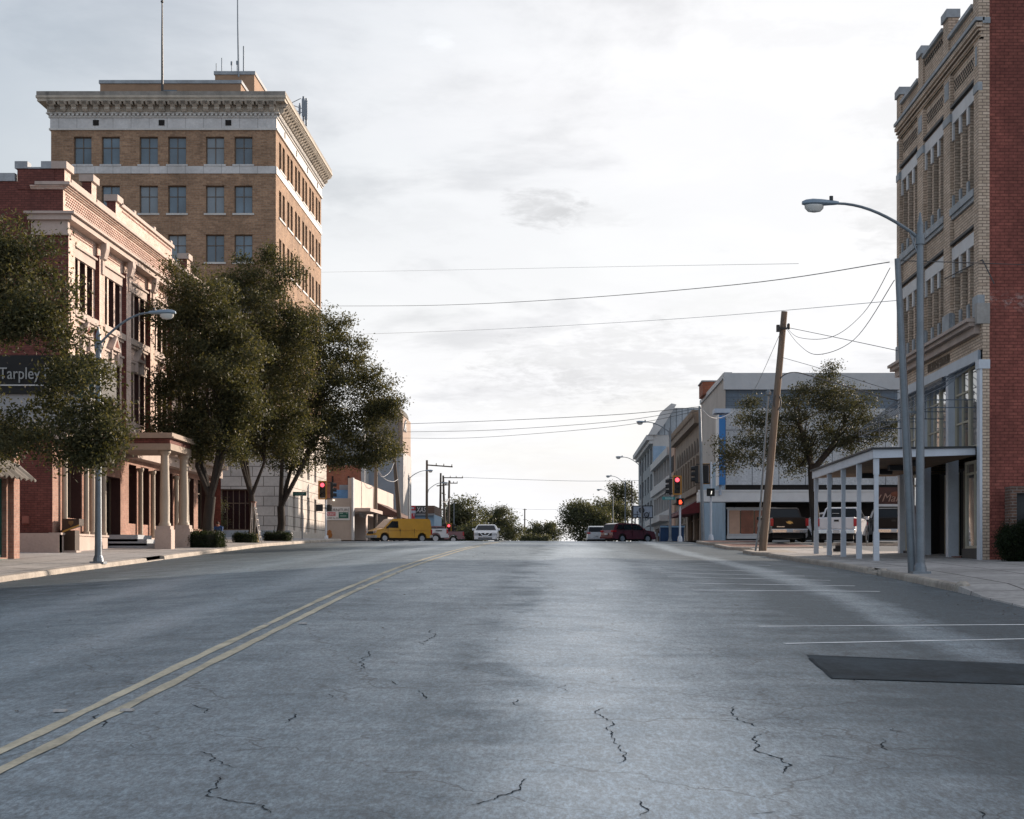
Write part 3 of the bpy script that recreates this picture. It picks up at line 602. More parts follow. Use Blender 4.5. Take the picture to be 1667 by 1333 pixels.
def tower():
    TX, BX, Y0, Y1, XW = -19.8, -18.87, 118.0, 140.2, -35.35
    zf = lambda py: wz(py, Y0); base = G(XL, Y0) - .3
    t = thing('office_tower', 'tall brown brick office tower with pale overhanging cornice behind the street trees', 'building', (TX, Y0, base))
    fo, fu, fn = (0, Y0, 0), (1, 0, 0), (0, -1, 0); so, su, sn = (TX, 0, 0), (0, 1, 0), (1, 0, 0)
    fr = [(120, 149), (165.5, 195), (227, 257), (273.5, 303), (335, 365), (381.5, 411)]
    rows = [(zf(267.5 + 79.6 * k), zf(222.5 + 79.6 * k)) for k in range(5)]
    fops = [(wx(a, Y0), wx(b, Y0), z0, z1) for a, b in fr for z0, z1 in rows]
    sY = [119.35 + 3.56 * k + e for k in range(6) for e in (0, 1.5)]
    sops = [(y, y + .98, z0, z1) for y in sY for z0, z1 in rows]
    ztop, zbase = zf(211), zf(682)
    mb = MB(); wall(mb, fo, fu, fn, XW, TX, zbase, ztop, fops, .3); wall(mb, so, su, sn, Y0, Y1, zbase, ztop, sops, .3)
    mb.quad((XW, Y0, zbase), (XW, Y1, zbase), (XW, Y1, ztop), (XW, Y0, ztop)); mb.quad((XW, Y1, zbase), (TX, Y1, zbase), (TX, Y1, ztop), (XW, Y1, ztop))
    mb.build('wall', M['tan_brick'], t)
    for k, (a, b, c, d) in enumerate(fops): window_unit(t, fo, fu, fn, a, b, c, d, .3, M['frame_brown'], M['glass_blue'], sill=None if k % 5 == 0 else .13, sillmat=M['terra'])
    for a, b, c, d in sops: window_unit(t, so, su, sn, a, b, c, d, .3, M['frame_brown'], M['glass_side'], (), (.62,), .05)
    # flat brick arches above, pale belt course, frieze, cornice
    mb = MB()
    for a, b, c, d in fops: obox(mb, fo, fu, fn, a - .2, b + .2, d + .02, d + .36, -.02, .015)
    split(mb, 'soldier_course', M['tan_brick'], t)
    def ring(mb, z0, z1, out, m=0):
        mb.box(XW - out, TX + out, Y0 - out, Y0 + .3, z0, z1, m); mb.box(TX - .3, TX + out, Y0 + .302, Y1 + out, z0, z1, m); mb.box(XW - out, XW + .3, Y0 + .302, Y1 + out, z0, z1, m)
    mb = MB(); ring(mb, zf(282.5), zf(270.5), .06)
    for a, b in fr: mb.box(wx(a, Y0) - .12, wx(b, Y0) + .12, Y0 - .1, Y0 - .061, zf(270.4), zf(267.6))
    for y in sY[::2]: mb.box(TX + .062, TX + .1, y - .1, y + 2.58, zf(270.4), zf(267.6))
    mb.build('belt_course', M['frieze'], t)
    mb = MB()
    for k in range(1, 5):
        for y in sY[::2]: mb.box(TX - .02, TX + .07, y - .1, y + 2.58, rows[k][0] - .14, rows[k][0])
    split(mb, 'sill', M['frieze'], t)
    mb = MB(); ring(mb, zf(209), zf(192), .05); mb.build('frieze', M['frieze'], t)
    mb = MB(); ring(mb, zf(212), zf(209), .12); ring(mb, zf(192), zf(189.5), .14); mb.build('frieze_moulding', M['terra'], t)
    mb = MB()
    for px in (156.5, 263.5, 372): x = wx(px, Y0); mb.box(x - .2, x + .2, Y0 - .09, Y0 - .04, zf(204.5), zf(195.5))
    for y in (121.5, 126.9, 132.3, 137.6): mb.box(TX + .04, TX + .08, y - .12, y + .12, zf(205), zf(195))
    split(mb, 'frieze_vent', M['interior'], t)
    mb = MB()                                # dentils, brackets and the projecting slab
    x = XW
    while x < TX: mb.box(x, x + .16, Y0 - .26, Y0 - .1, zf(189.4), zf(186.2)); x += .30
    y = Y0 + .1
    while y < Y1: mb.box(TX + .1, TX + .26, y, y + .16, zf(189.4), zf(186.2)); y += .30
    ring(mb, zf(186), zf(184.5), .28); ring(mb, zf(189.5), zf(186), .08)
    mb.build('dentils', M['terra'], t)
    mb = MB(); ring(mb, zf(184.4), zf(169), .22); mb.build('cornice_cove', M['cornice_stone'], t)
    mb = MB()
    def bracket(cx, axis):
        mb.cut()
        P = [(0, zf(184)), (.18, zf(184)), (.36, zf(180)), (.28, zf(177.5)), (.50, zf(173.5)), (.66, zf(169)), (0, zf(169))]
        for w, k in ((.17, 1.), (.30, .62)):
            Q = [(a * (1 if k == 1 else 1.0), z if k == 1 else max(z, zf(175))) for a, z in P]
            if axis == 'x': mb.prism([(Y0 - .22 - a, z) for a, z in Q], 'x', cx - w, cx + w)
            else: mb.prism([(TX + .22 + a, z) for a, z in Q], 'y', cx - w, cx + w)
    nb = 21
    for k in range(nb): bracket(XW + .2 + (TX - XW - .4) * k / (nb - 1), 'x')
    for k in range(30): bracket(Y0 + .3 + (Y1 - Y0 - .5) * k / 29, 'y')
    split(mb, 'bracket', M['terra_dirty'], t)
    mb = MB(); ring(mb, zf(169), zf(164), .74); ring(mb, zf(163.9), zf(160), .82); mb.build('cornice', M['cornice_stone'], t)
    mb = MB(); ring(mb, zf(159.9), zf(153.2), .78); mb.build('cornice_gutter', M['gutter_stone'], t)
    mb = MB(); mb.box(XW + .2, TX - .2, Y0 + .2, Y1 - .1, zf(165), zf(164)); mb.build('roof', M['roof_dark'], t)
    # penthouse and lift housing
    Yp = 124.; x0, x1 = wx(163, Yp), wx(392, Yp)
    mb = MB(); mb.box(x0, x1, Yp, Yp + 6, zf(165), wz(136, Yp)); ph = mb.build('penthouse', M['penthouse'], t)
    mb = MB(); mb.box(x0 - .08, x1 + .08, Yp - .08, Yp + 6.08, wz(136, Yp) + .002, wz(130.5, Yp)); mb.build('penthouse_coping', M['grey_coping'], ph)
    mb = MB(); mb.box(wx(266, Yp), wx(288, Yp), Yp - .03, Yp + .1, wz(153, Yp), wz(146.5, Yp)); mb.build('penthouse_window', M['glass_blue'], ph)
    Yq = 130.5; x0, x1 = wx(350, Yq), wx(414, Yq)
    mb = MB(); mb.box(x0, x1, Yq, Yq + 5.2, zf(165), wz(121.5, Yq)); lh = mb.build('lift_housing', M['penthouse'], t)
    mb = MB(); mb.box(x0 - .08, x1 + .08, Yq - .08, Yq + 5.28, wz(121.5, Yq) + .002, wz(116, Yq)); mb.build('lift_housing_coping', M['grey_coping'], lh)
    # limestone base, two storeys, slot windows along the street
    sl = [(477, 481), (489, 493), (500, 504), (511.5, 515)]; Yb = lambda px: 18.87 * F / (VX - px); bo = (BX, 0, 0); b0, b1 = Y0 - .6, 136.6
    zl = lambda py: wz(py, 122)
    ops = []
    for a, b in sl:
        ops += [(Yb(a), Yb(b), zl(864.5), zl(806)), (Yb(a), Yb(b), zl(776), zl(722))]
    zt = zf(690)
    fz = lambda py: wz(py, b0)
    fop = [(wx(359, b0), wx(408, b0), fz(863), fz(796)), (wx(280, b0), wx(335, b0), fz(863), fz(796))]
    mb = MB(); wall(mb, bo, su, sn, b0, b1, zl(866), zt, ops, .55); wall(mb, (0, b0, 0), fu, fn, XW - .4, BX, fz(863.5), zt, fop, .35)
    mb.quad((BX, b1, base), (XW, b1, base), (XW, b1, zt), (BX, b1, zt)); mb.quad((XW - .4, b0, zt), (BX, b0, zt), (BX, b1, zt), (XW - .4, b1, zt)); mb.quad((XW - .4, b0, base), (XW - .4, b1, base), (XW - .4, b1, zt), (XW - .4, b0, zt))
    mb.build('limestone_base', M['limestone'], t)
    mb = MB(); mb.box(BX - .5, BX + .14, b0 + .002, b1 + .1, base, zl(866)); mb.build('plinth', M['plinth_stone'], t)
    mb = MB(); mb.box(XW - .5, BX + .13, b0 - .12, b0 + .4, base, fz(863.4)); mb.build('granite_plinth', M['blue_stone'], t)
    mb = MB(); mb.box(BX - .1, BX + .22, b0 - .15, b1 + .1, zt, zt + .45); mb.box(XW - .4, BX - .102, b0 - .15, b0 + .3, zt, zt + .45); mb.build('base_cornice', M['stone'], t)
    for p in ops: window_unit(t, bo, su, sn, *p, .55, M['frame_brown'], M['glass_side'], (), (.33, .66), .05, 'slot_window')
    for p in fop: window_unit(t, (0, b0, 0), fu, fn, *p, .35, M['frame_brown'], M['glass_black'], (.2, .4, .6, .8), (.66,), .08, 'display_window')
    # mobile phone aerials on the far corner
    mb = MB(); Ya = 134.; X = wx(494, Ya)
    for dx, h0, h1, w in ((-.28, 168, 186, .05), (0, 157, 190, .07), (.22, 160, 195, .07)): mb.box(X + dx - w, X + dx + w, Ya - .08, Ya + .08, wz(205, Ya), wz(h0, Ya)); mb.box(X + dx - w * 1.6, X + dx + w * 1.6, Ya - .16, Ya - .082, wz(h1, Ya), wz(h0 + 4, Ya))
    for a, b in (((-1.4, 172), (-.2, 160)), ((-1.6, 166), (.1, 178)), ((-1.2, 176), (0, 184))): mb.tube([(X + a[0], Ya, wz(a[1], Ya)), (X + b[0], Ya, wz(b[1], Ya))], .03, 5)
    mb.build('phone_aerial', M['galv'], t)
    mb = MB(); Yc = 131.
    for px, y0, y1, r in ((352, 103, 117, .03), (361, 94, 117, .035), (377, 100, 117, .03), (386, 99, 117, .03), (396.5, 75, 125, .05)): mb.tube([(wx(px, Yc), Yc, wz(y1, Yc)), (wx(px, Yc), Yc, wz(y0, Yc))], r, 6)
    for px, y in ((377, 101), (386, 100)): mb.tube([(wx(px, Yc), Yc, wz(y + 5, Yc)), (wx(px, Yc), Yc, wz(y - 1, Yc))], .08, 6)
    split(mb, 'roof_antenna', M['galv'], t)
    mb = MB(); Yc = 121.; mb.tube([(wx(264.5, Yc), Yc, zf(164)), (wx(264, Yc), Yc, wz(70, Yc)), (wx(264, Yc), Yc, wz(5, Yc))], [.10, .075, .05], 8); mb.lathe((wx(264, Yc), Yc, wz(5, Yc)), [(.05, 0), (.11, .08), (.11, .16), (.02, .24)], 8); mb.build('flagpole', M['steel_dark'], t)
    mb = MB(); Yc = 130.; mb.tube([(wx(388.5, Yc), Yc, wz(125, Yc)), (wx(387, Yc), Yc, wz(40, Yc)), (wx(386.5, Yc), Yc, wz(-40, Yc))], [.07, .05, .04], 7); mb.build('radio_mast', M['galv'], t)
tower()

# ------------------------------------------------------------------ red brick commercial building on the left
def red_building():
    X, GX, Y0, Y1, XB = -18.6, -19.0, 63.6, 93.0, -46.
    t = thing('red_brick_building', 'three storey red brick block with columned portico, before the office tower', 'building', (X, Y0, SW(X, Y0)))
    zr = lambda py: wz(py, Y0); base = G(XL, Y0) - .2
    o, u, n = (X, 0, 0), (0, 1, 0), (1, 0, 0)
    Z = lambda rel: rel + EYE
    bays = [(64.55 + 4.2 * k, 67.75 + 4.2 * k) for k in range(6)] + [(89.75, 92.4)]
    zu0, zu1, zl0, zl1 = Z(9.6), Z(11.6), Z(6.05), Z(8.2)
    ops = []; 
    for a, b in bays:
        w = (b - a - .2) / 3
        for k in range(3):
            q = a + .1 + w * k; ops += [(q + .12, q + w - .12, zu0, zu1), (q + .12, q + w - .12, zl0, zl1)]
    wtop = Z(14.0); wbot = Z(5.0)
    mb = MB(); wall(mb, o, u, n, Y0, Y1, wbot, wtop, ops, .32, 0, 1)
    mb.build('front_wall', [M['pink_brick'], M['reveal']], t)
    mb = MB()
    mb.quad((XB, Y0, base), (GX, Y0, base), (GX, Y0, wbot), (XB, Y0, wbot)); mb.quad((XB, Y0, wbot), (X, Y0, wbot), (X, Y0, wtop), (XB, Y0, wtop)); mb.quad((GX, Y0, wbot), (X, Y0, wbot), (X, Y1, wbot), (GX, Y1, wbot))
    mb.quad((XB, Y1, base), (X, Y1, base), (X, Y1, wtop), (XB, Y1, wtop)); mb.quad((XB, Y0, base), (XB, Y1, base), (XB, Y1, wtop), (XB, Y0, wtop))
    mb.build('side_wall', M['red_brick'], t)
    mb = MB(); mb.quad((XB, Y0 + .3, Z(13.6)), (X - .3, Y0 + .3, Z(13.6)), (X - .3, Y1, Z(13.6)), (XB, Y1, Z(13.6))); mb.build('roof', M['roof_dark'], t)
    for a, b, c, d in ops:
        window_unit(t, o, u, n, a, b, c, d, .32, M['white_paint'] if c == zl0 else M['frame_brown'], M['glass_black'], (), (.62,) if c == zl0 else (.5,), .035)
    # pilasters between the bays, stone lintels, sills, pediments
    mb = MB(); pil = [(63.6, 64.45)] + [(bays[k][1] + .1, bays[k + 1][0] - .1) for k in range(6)] + [(92.5, 93.0)]
    for a, b in pil: mb.box(X - .001, X + .2, a + .001, b, Z(5.05), Z(12.2), 0)
    # side faces of the pilasters take the flank red, their shade put into colour
    for i in range(0, len(mb.f)):
        q = mb.f[i]; ys = {round(mb.v[k][1], 4) for k in q}
        if len(ys) == 1: mb.m[i] = 1
    split(mb, 'pilaster', [M['pink_brick'], M['red_brick']], t)
    mb = MB()
    for a, b in bays: mb.cut(); mb.box(X - .02, X + .07, a, b, Z(11.62), Z(11.98)); mb.box(X + .0, X + .15, a - .05, b + .05, Z(11.985), Z(12.06)); mb.cut(); mb.box(X - .02, X + .07, a, b, Z(8.22), Z(8.58)); mb.box(X, X + .14, a - .02, b + .02, Z(8.585), Z(8.66))
    split(mb, 'lintel', M['stone'], t)
    mb = MB()
    for a, b in bays: mb.cut(); mb.box(X - .02, X + .20, a - .04, b + .04, zu0 - .26, zu0 - .01); mb.box(X - .02, X + .12, a, b, zu0 - .36, zu0 - .262)
    split(mb, 'sill', M['stone'], t)
    mb = MB()
    for a, b in bays:
        mb.cut(); c = (a + b) / 2; mb.prism([(c - .62, Z(8.70)), (c + .62, Z(8.70)), (c + .62, Z(8.78)), (c, Z(9.32)), (c - .62, Z(8.78))], 'x', X + .0, X + .26)
        for s in (-.5, .5): mb.box(X + .002, X + .2, c + s - .09, c + s + .09, Z(8.25), Z(8.70))
    pds = split(mb, 'pediment', M['stone'], t)
    for (a, b), pd in zip(bays, pds): mb = MB(); c = (a + b) / 2; mb.prism([(c - .34, Z(8.83)), (c + .34, Z(8.83)), (c, Z(9.16))], 'x', X + .255, X + .268); mb.build('pediment_recess', M['pink_dark'], pd)
    mb = MB()
    for a, b in pil[1:-1]: mb.cut(); mb.prism([(X + .2, Z(12.05)), (X + .34, Z(12.12)), (X + .44, Z(12.5)), (X + .44, Z(12.72)), (X + .2, Z(12.72))], 'y', (a + b) / 2 - .24, (a + b) / 2 + .24); mb.box(X + .2, X + .27, (a + b) / 2 - .16, (a + b) / 2 + .16, Z(11.5), Z(12.05))
    split(mb, 'corbel', M['stone'], t)
    # lower cornice band with return on the flank
    mb = MB(); mb.box(X - .02, X + .40, Y0 - .32, Y1, Z(12.72), Z(12.92)); mb.box(X - .03, X + .52, Y0 - .42, Y1, Z(12.925), Z(13.02)); mb.box(X - 1.25, X - .021, Y0 - .32, Y0 + .1, Z(12.72), Z(12.92)); mb.box(X - 1.35, X - .031, Y0 - .42, Y0 + .1, Z(12.925), Z(13.02))
    mb.box(X - 1.15, X + .22, Y0 - .16, Y0 + .1, Z(12.18), Z(12.718)); mb.build('lower_cornice', M['stone'], t)
    mb = MB()                                # basket-weave brick bands: dark blocks painted in for shadowed holes
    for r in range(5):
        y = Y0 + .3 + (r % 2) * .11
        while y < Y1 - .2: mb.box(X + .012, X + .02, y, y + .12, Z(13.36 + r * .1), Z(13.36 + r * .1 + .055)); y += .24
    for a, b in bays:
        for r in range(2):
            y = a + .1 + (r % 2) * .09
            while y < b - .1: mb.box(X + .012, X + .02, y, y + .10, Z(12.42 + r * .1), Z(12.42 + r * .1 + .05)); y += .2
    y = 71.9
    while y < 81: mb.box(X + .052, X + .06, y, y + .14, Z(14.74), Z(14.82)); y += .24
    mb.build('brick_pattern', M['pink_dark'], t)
    mb = MB()                                # corbelled courses below the string course
    for k in range(3): mb.box(X, X + .07 + .07 * k, Y0 - .001 - .05 * k, Y1, Z(13.90 + .045 * k * 1), Z(13.90 + .045 * k + .043))
    for k in range(3): mb.box(X - 1.2, X - .001, Y0 - .05 - .05 * k, Y0, Z(13.90 + .045 * k), Z(13.90 + .045 * k + .043))
    mb.build('corbel_course', M['pink_brick'], t)
    mb = MB(); mb.box(X - .1, X + .30, Y0 - .22, Y1, Z(14.04), Z(14.16)); mb.box(X - 1.0, X - .101, Y0 - .22, Y0 + .2, Z(14.04), Z(14.16)); mb.build('string_course', M['stone'], t)
    # parapet: low bays, merlons, raised middle
    mb = MB(); par = [(Y0, 64.4, 14.66), (64.4, 67.25, 14.30), (67.25, 67.95, 15.0), (67.95, 70.9, 14.30), (70.9, 71.65, 15.0), (71.65, 81.1, 14.92), (81.1, 84.4, 14.30), (84.4, 85.1, 15.0), (85.1, 92.2, 14.30), (92.2, 93, 14.7)]
    for a, b, h in par: mb.box(X - .32, X + .05, a, b, Z(14.0), Z(h), 0)
    for i in range(len(mb.f)):
        if len({round(mb.v[k][1], 4) for k in mb.f[i]}) == 1: mb.m[i] = 1  # end faces carry the same painted-in shade as the pilasters
    split(mb, 'parapet', [M['pink_brick'], M['red_brick']], t)
    mb = MB()
    for a, b, h in par: w = .1 if h > 14.6 else .04; mb.box(X - .32 - w, X + .05 + w, a - (w if h > 14.6 else -.002), b + (w if h > 14.6 else -.002), Z(h) + .002, Z(h) + (.27 if b - a < 1.2 else .15))
    for y in (73.9, 77.5, 80.8): mb.box(X - .3, X + .08, y, y + .3, Z(15.072), Z(15.25))
    split(mb, 'coping', M['stone'], t)
    mb = MB(); mb.box(X - 1.7, X - .32, Y0 - .03, Y0 + .3, Z(14.0), Z(14.66)); mb.box(X - 1.7, X - 1.2, Y0 - .032, Y0 + .3, Z(13.9), Z(14.5)); mb.box(XB, X - 1.702, Y0, Y0 + .3, Z(14.0), Z(14.2)); mb.build('flank_parapet', M['red_brick'], t)
    mb = MB(); mb.box(X - .8, X - .42, Y0 - .1, Y0 + .36, Z(14.662), Z(14.93)); mb.box(X - 1.78, X - 1.3, Y0 - .1, Y0 + .36, Z(14.662), Z(14.93)); mb.box(X - 1.298, X - .802, Y0 - .06, Y0 + .3, Z(14.662), Z(14.72)); mb.box(XB, X - 1.79, Y0 - .06, Y0 + .36, Z(14.202), Z(14.5)); split(mb, 'flank_coping', M['grey_coping'], t)
    # ground floor: stone plinth, brick piers, white columns, dark glazing
    go = (GX, 0, 0); gops = []
    gb = [(64.9, 67.4), (68.6, 70.0), (74.8, 76.1), (77.0, 78.4), (79.4, 80.8), (81.8, 83.2), (84.2, 85.6), (86.6, 88.0), (89, 91.8)]
    for a, b in gb: gops.append((a, b, Z(1.7), Z(4.3)))
    gops.append((71.0, 73.4, Z(.62), Z(3.6)))
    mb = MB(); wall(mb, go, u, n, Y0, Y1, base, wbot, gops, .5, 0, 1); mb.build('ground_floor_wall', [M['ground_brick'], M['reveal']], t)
    for k, p in enumerate(gops): window_unit(t, go, u, n, *p, .5, M['frame_brown'], M['glass_black'], (), () if k == 9 else (.75,), .08, 'door' if k == 9 else 'shop_window')
    mb = MB()
    for a, b in ((63.45, 70.2), (74.6, Y1)): mb.box(GX - .1, GX + .30, a, b, base, Z(1.02)); mb.box(GX - .1, GX + .36, a, b, Z(1.022), Z(1.10))
    mb.box(GX - 1.3, GX + .30, Y0 - .16, Y0 + .2, base, Z(1.08)); mb.build('plinth', M['stone'], t)
    mb = MB()
    for a in (64.62, 67.55, 68.45, 70.12, 76.25, 78.55, 80.95, 83.35, 85.75): mb.lathe((GX + .16, a, Z(1.1)), [(.15, 0), (.15, .1), (.11, .14), (.105, 2.9), (.15, 3.0), (.15, 3.1)], 12)
    split(mb, 'engaged_column', M['cream'], t)
    mb = MB(); mb.box(GX - .1, GX + .5, Y0 - .05, 70.3, Z(4.55), Z(5.0)); mb.box(GX - .1, GX + .5, 74.42, Y1, Z(4.55), Z(5.0)); mb.box(GX - .1, X + .4, Y0 - .1, 70.28, Z(5.002), Z(5.22)); mb.box(GX - .1, X + .4, 74.44, Y1, Z(5.002), Z(5.22)); split(mb, 'shopfront_cornice', M['stone'], t)
    mb = MB()
    for a, b in pil[1:-1]:
        mb.cut()
        if not 69.9 < a < 74.6: mb.box(X + .2, X + .42, a + .05, b - .05, Z(5.225), Z(5.75)); mb.box(X + .2, X + .36, a + .12, b - .12, Z(5.752), Z(6.1))
        else: mb.box(X + .2, X + .42, a + .05, b - .05, Z(5.36), Z(5.95))
    split(mb, 'pier_block', M['stone'], t)
    # portico
    PX, p0, p1 = -16.07, 70.3, 74.4
    mb = MB(); mb.box(X, PX, p0, p1, Z(5.18), Z(5.34)); mb.box(X, PX + .08, p0 - .08, p1 + .08, Z(5.12), Z(5.178)); po = mb.build('portico', M['porch_brown'], t)
    mb = MB(); mb.box(X + .01, PX - .12, p0 + .12, p1 - .12, Z(4.90), Z(5.118)); mb.build('portico_frieze', M['red_brick'], po)
    mb = MB(); mb.box(X + .01, PX - .08, p0 + .08, p1 - .08, Z(4.64), Z(4.898)); mb.build('portico_beam', M['porch_brown'], po)
    for (cx, cy) in ((-16.5, 70.85), (-16.4, 73.95)):
        gz = SW(cx, cy)
        mb = MB(); mb.box(cx - .34, cx + .34, cy - .34, cy + .34, gz - .1, gz + .80); mb.box(cx - .30, cx + .30, cy - .30, cy + .30, gz + .802, gz + .95); mb.build('pedestal', M['stone'], po)
        mb = MB(); zb = gz + .95; h = Z(4.64) - zb
        mb.lathe((cx, cy, zb), [(.25, 0), (.25, .08), (.21, .14), (.20, .2), (.205, h * .35), (.165, h - .25), (.17, h - .2), (.23, h - .12), (.25, h - .1), (.25, h)], 20); mb.build('column', M['cream'], po, smooth=True)
    mb = MB(); sg = SW(-17.5, 72)
    for k in range(3): mb.box(GX, -16.95 - .38 * k, 71.2, 73.6, sg - .1 + .18 * k + (.001 if k else 0), sg + .18 * (k + 1))
    mb.build('steps', M['blue_stone'], po)
    mb = MB(); mb.box(wx(37, Y0), wx(48, Y0), Y0 - .1, Y0 - .001, zr(852), zr(840)); mb.build('meter_box', mat('painted_meter_box', (.24, .09, .07), .6), t)
red_building()

# ------------------------------------------------------------------ store at the left edge of the picture
def corner_store():
    X, Y0, Y1, XB = -18.3, 36., 57.0, -42.
    t = thing('store_building', 'low store with black lettered fascia, tin awning and pink brick pier', 'building', (X, Y1, SW(X, Y1)))
    b = G(XL, 45) - .4; Z = lambda r: r + EYE
    mb = MB(); ops = [(38, 47, Z(-.2), Z(3.0)), (48, 56.2, Z(.15), Z(2.75)), (50, 56.2, Z(3.2), Z(4.1))]
    wall(mb, (X, 0, 0), (0, 1, 0), (1, 0, 0), Y0, Y1, b, Z(4.9), ops, .25)
    mb.quad((XB, Y0, b), (X, Y0, b), (X, Y0, Z(4.9)), (XB, Y0, Z(4.9))); mb.quad((XB, Y1, b), (X, Y1, b), (X, Y1, Z(4.9)), (XB, Y1, Z(4.9))); mb.quad((XB, Y0, Z(4.9)), (X, Y0, Z(4.9)), (X, Y1, Z(4.9)), (XB, Y1, Z(4.9)))
    mb.build('wall', M['ground_brick'], t)
    for p in ops: window_unit(t, (X, 0, 0), (0, 1, 0), (1, 0, 0), *p, .25, M['green_sign'], M['glass'], (.33, .66), (), .1, 'shop_window')
    mb = MB(); mb.box(X, X + .16, 56.45, 57.05, b, Z(4.2)); mb.build('pier', M['ground_brick'], t)
    mb = MB(); mb.box(X + .01, X + .1, 48, 56.3, b, Z(.1)); mb.build('stall_riser', M['green_sign'], t)
    # projecting fascia box over the pavement
    fx1 = wx(152, 54.); mb = MB(); mb.box(X + .02, fx1, 54., 56.8, wz(641, 54), wz(578, 54)); fa = mb.build('fascia', M['black'], t)
    mb = MB(); mb.box(X - 1.5, X + .018, 54., 56.8, wz(641, 54), wz(578, 54)); mb.build('fascia_return', M['black'], fa)
    mb = MB(); mb.box(X - 1.5, fx1 - .01, 53.96, 53.998, wz(628, 54), wz(626, 54)); mb.build('fascia_line', M['white_sign'], fa)
    text_mb('Tarpley Plus', .53, lambda x, y, z: (wx(-1, 54) + x * .80, 53.95 - z, wz(617, 54) + y), .02, 'LEFT').build('lettering', M['sign_letter'], fa)
    mb = MB(); mb.box(X - 1.5, wx(140, 54), 54.1, 56.7, wz(692, 54), wz(641.2, 54)); mb.build('white_panel', mat('white_clapboard', (.40, .40, .42), .6, .08), t)
    # corrugated tin awning
    mb = MB(); n = 60; ya, yb = 46.0, 56.9; vs = []
    for i in range(n + 1):
        y = ya + (yb - ya) * i / n; c = .014 * math.cos(i * math.pi)
        j = .05 * math.sin(i * 2.3)
        vs += [(X + .02, y, wz(748, 56.5) + c), (X + .78 + j * .4, y, wz(780, 56.5) + c - .02 + j)]
    mb.add(vs, [(2 * i, 2 * i + 2, 2 * i + 3, 2 * i + 1) for i in range(n)])
    mb.add([(x, y, z - .03) for x, y, z in vs], [(2 * i, 2 * i + 1, 2 * i + 3, 2 * i + 2) for i in range(n)])
    mb.build('awning', mat('tin_awning', (.20, .185, .165), .55, .2, 2., metal=.3, dirt=((.2, .15, .11), .5)), t, fixn=False)
corner_store()

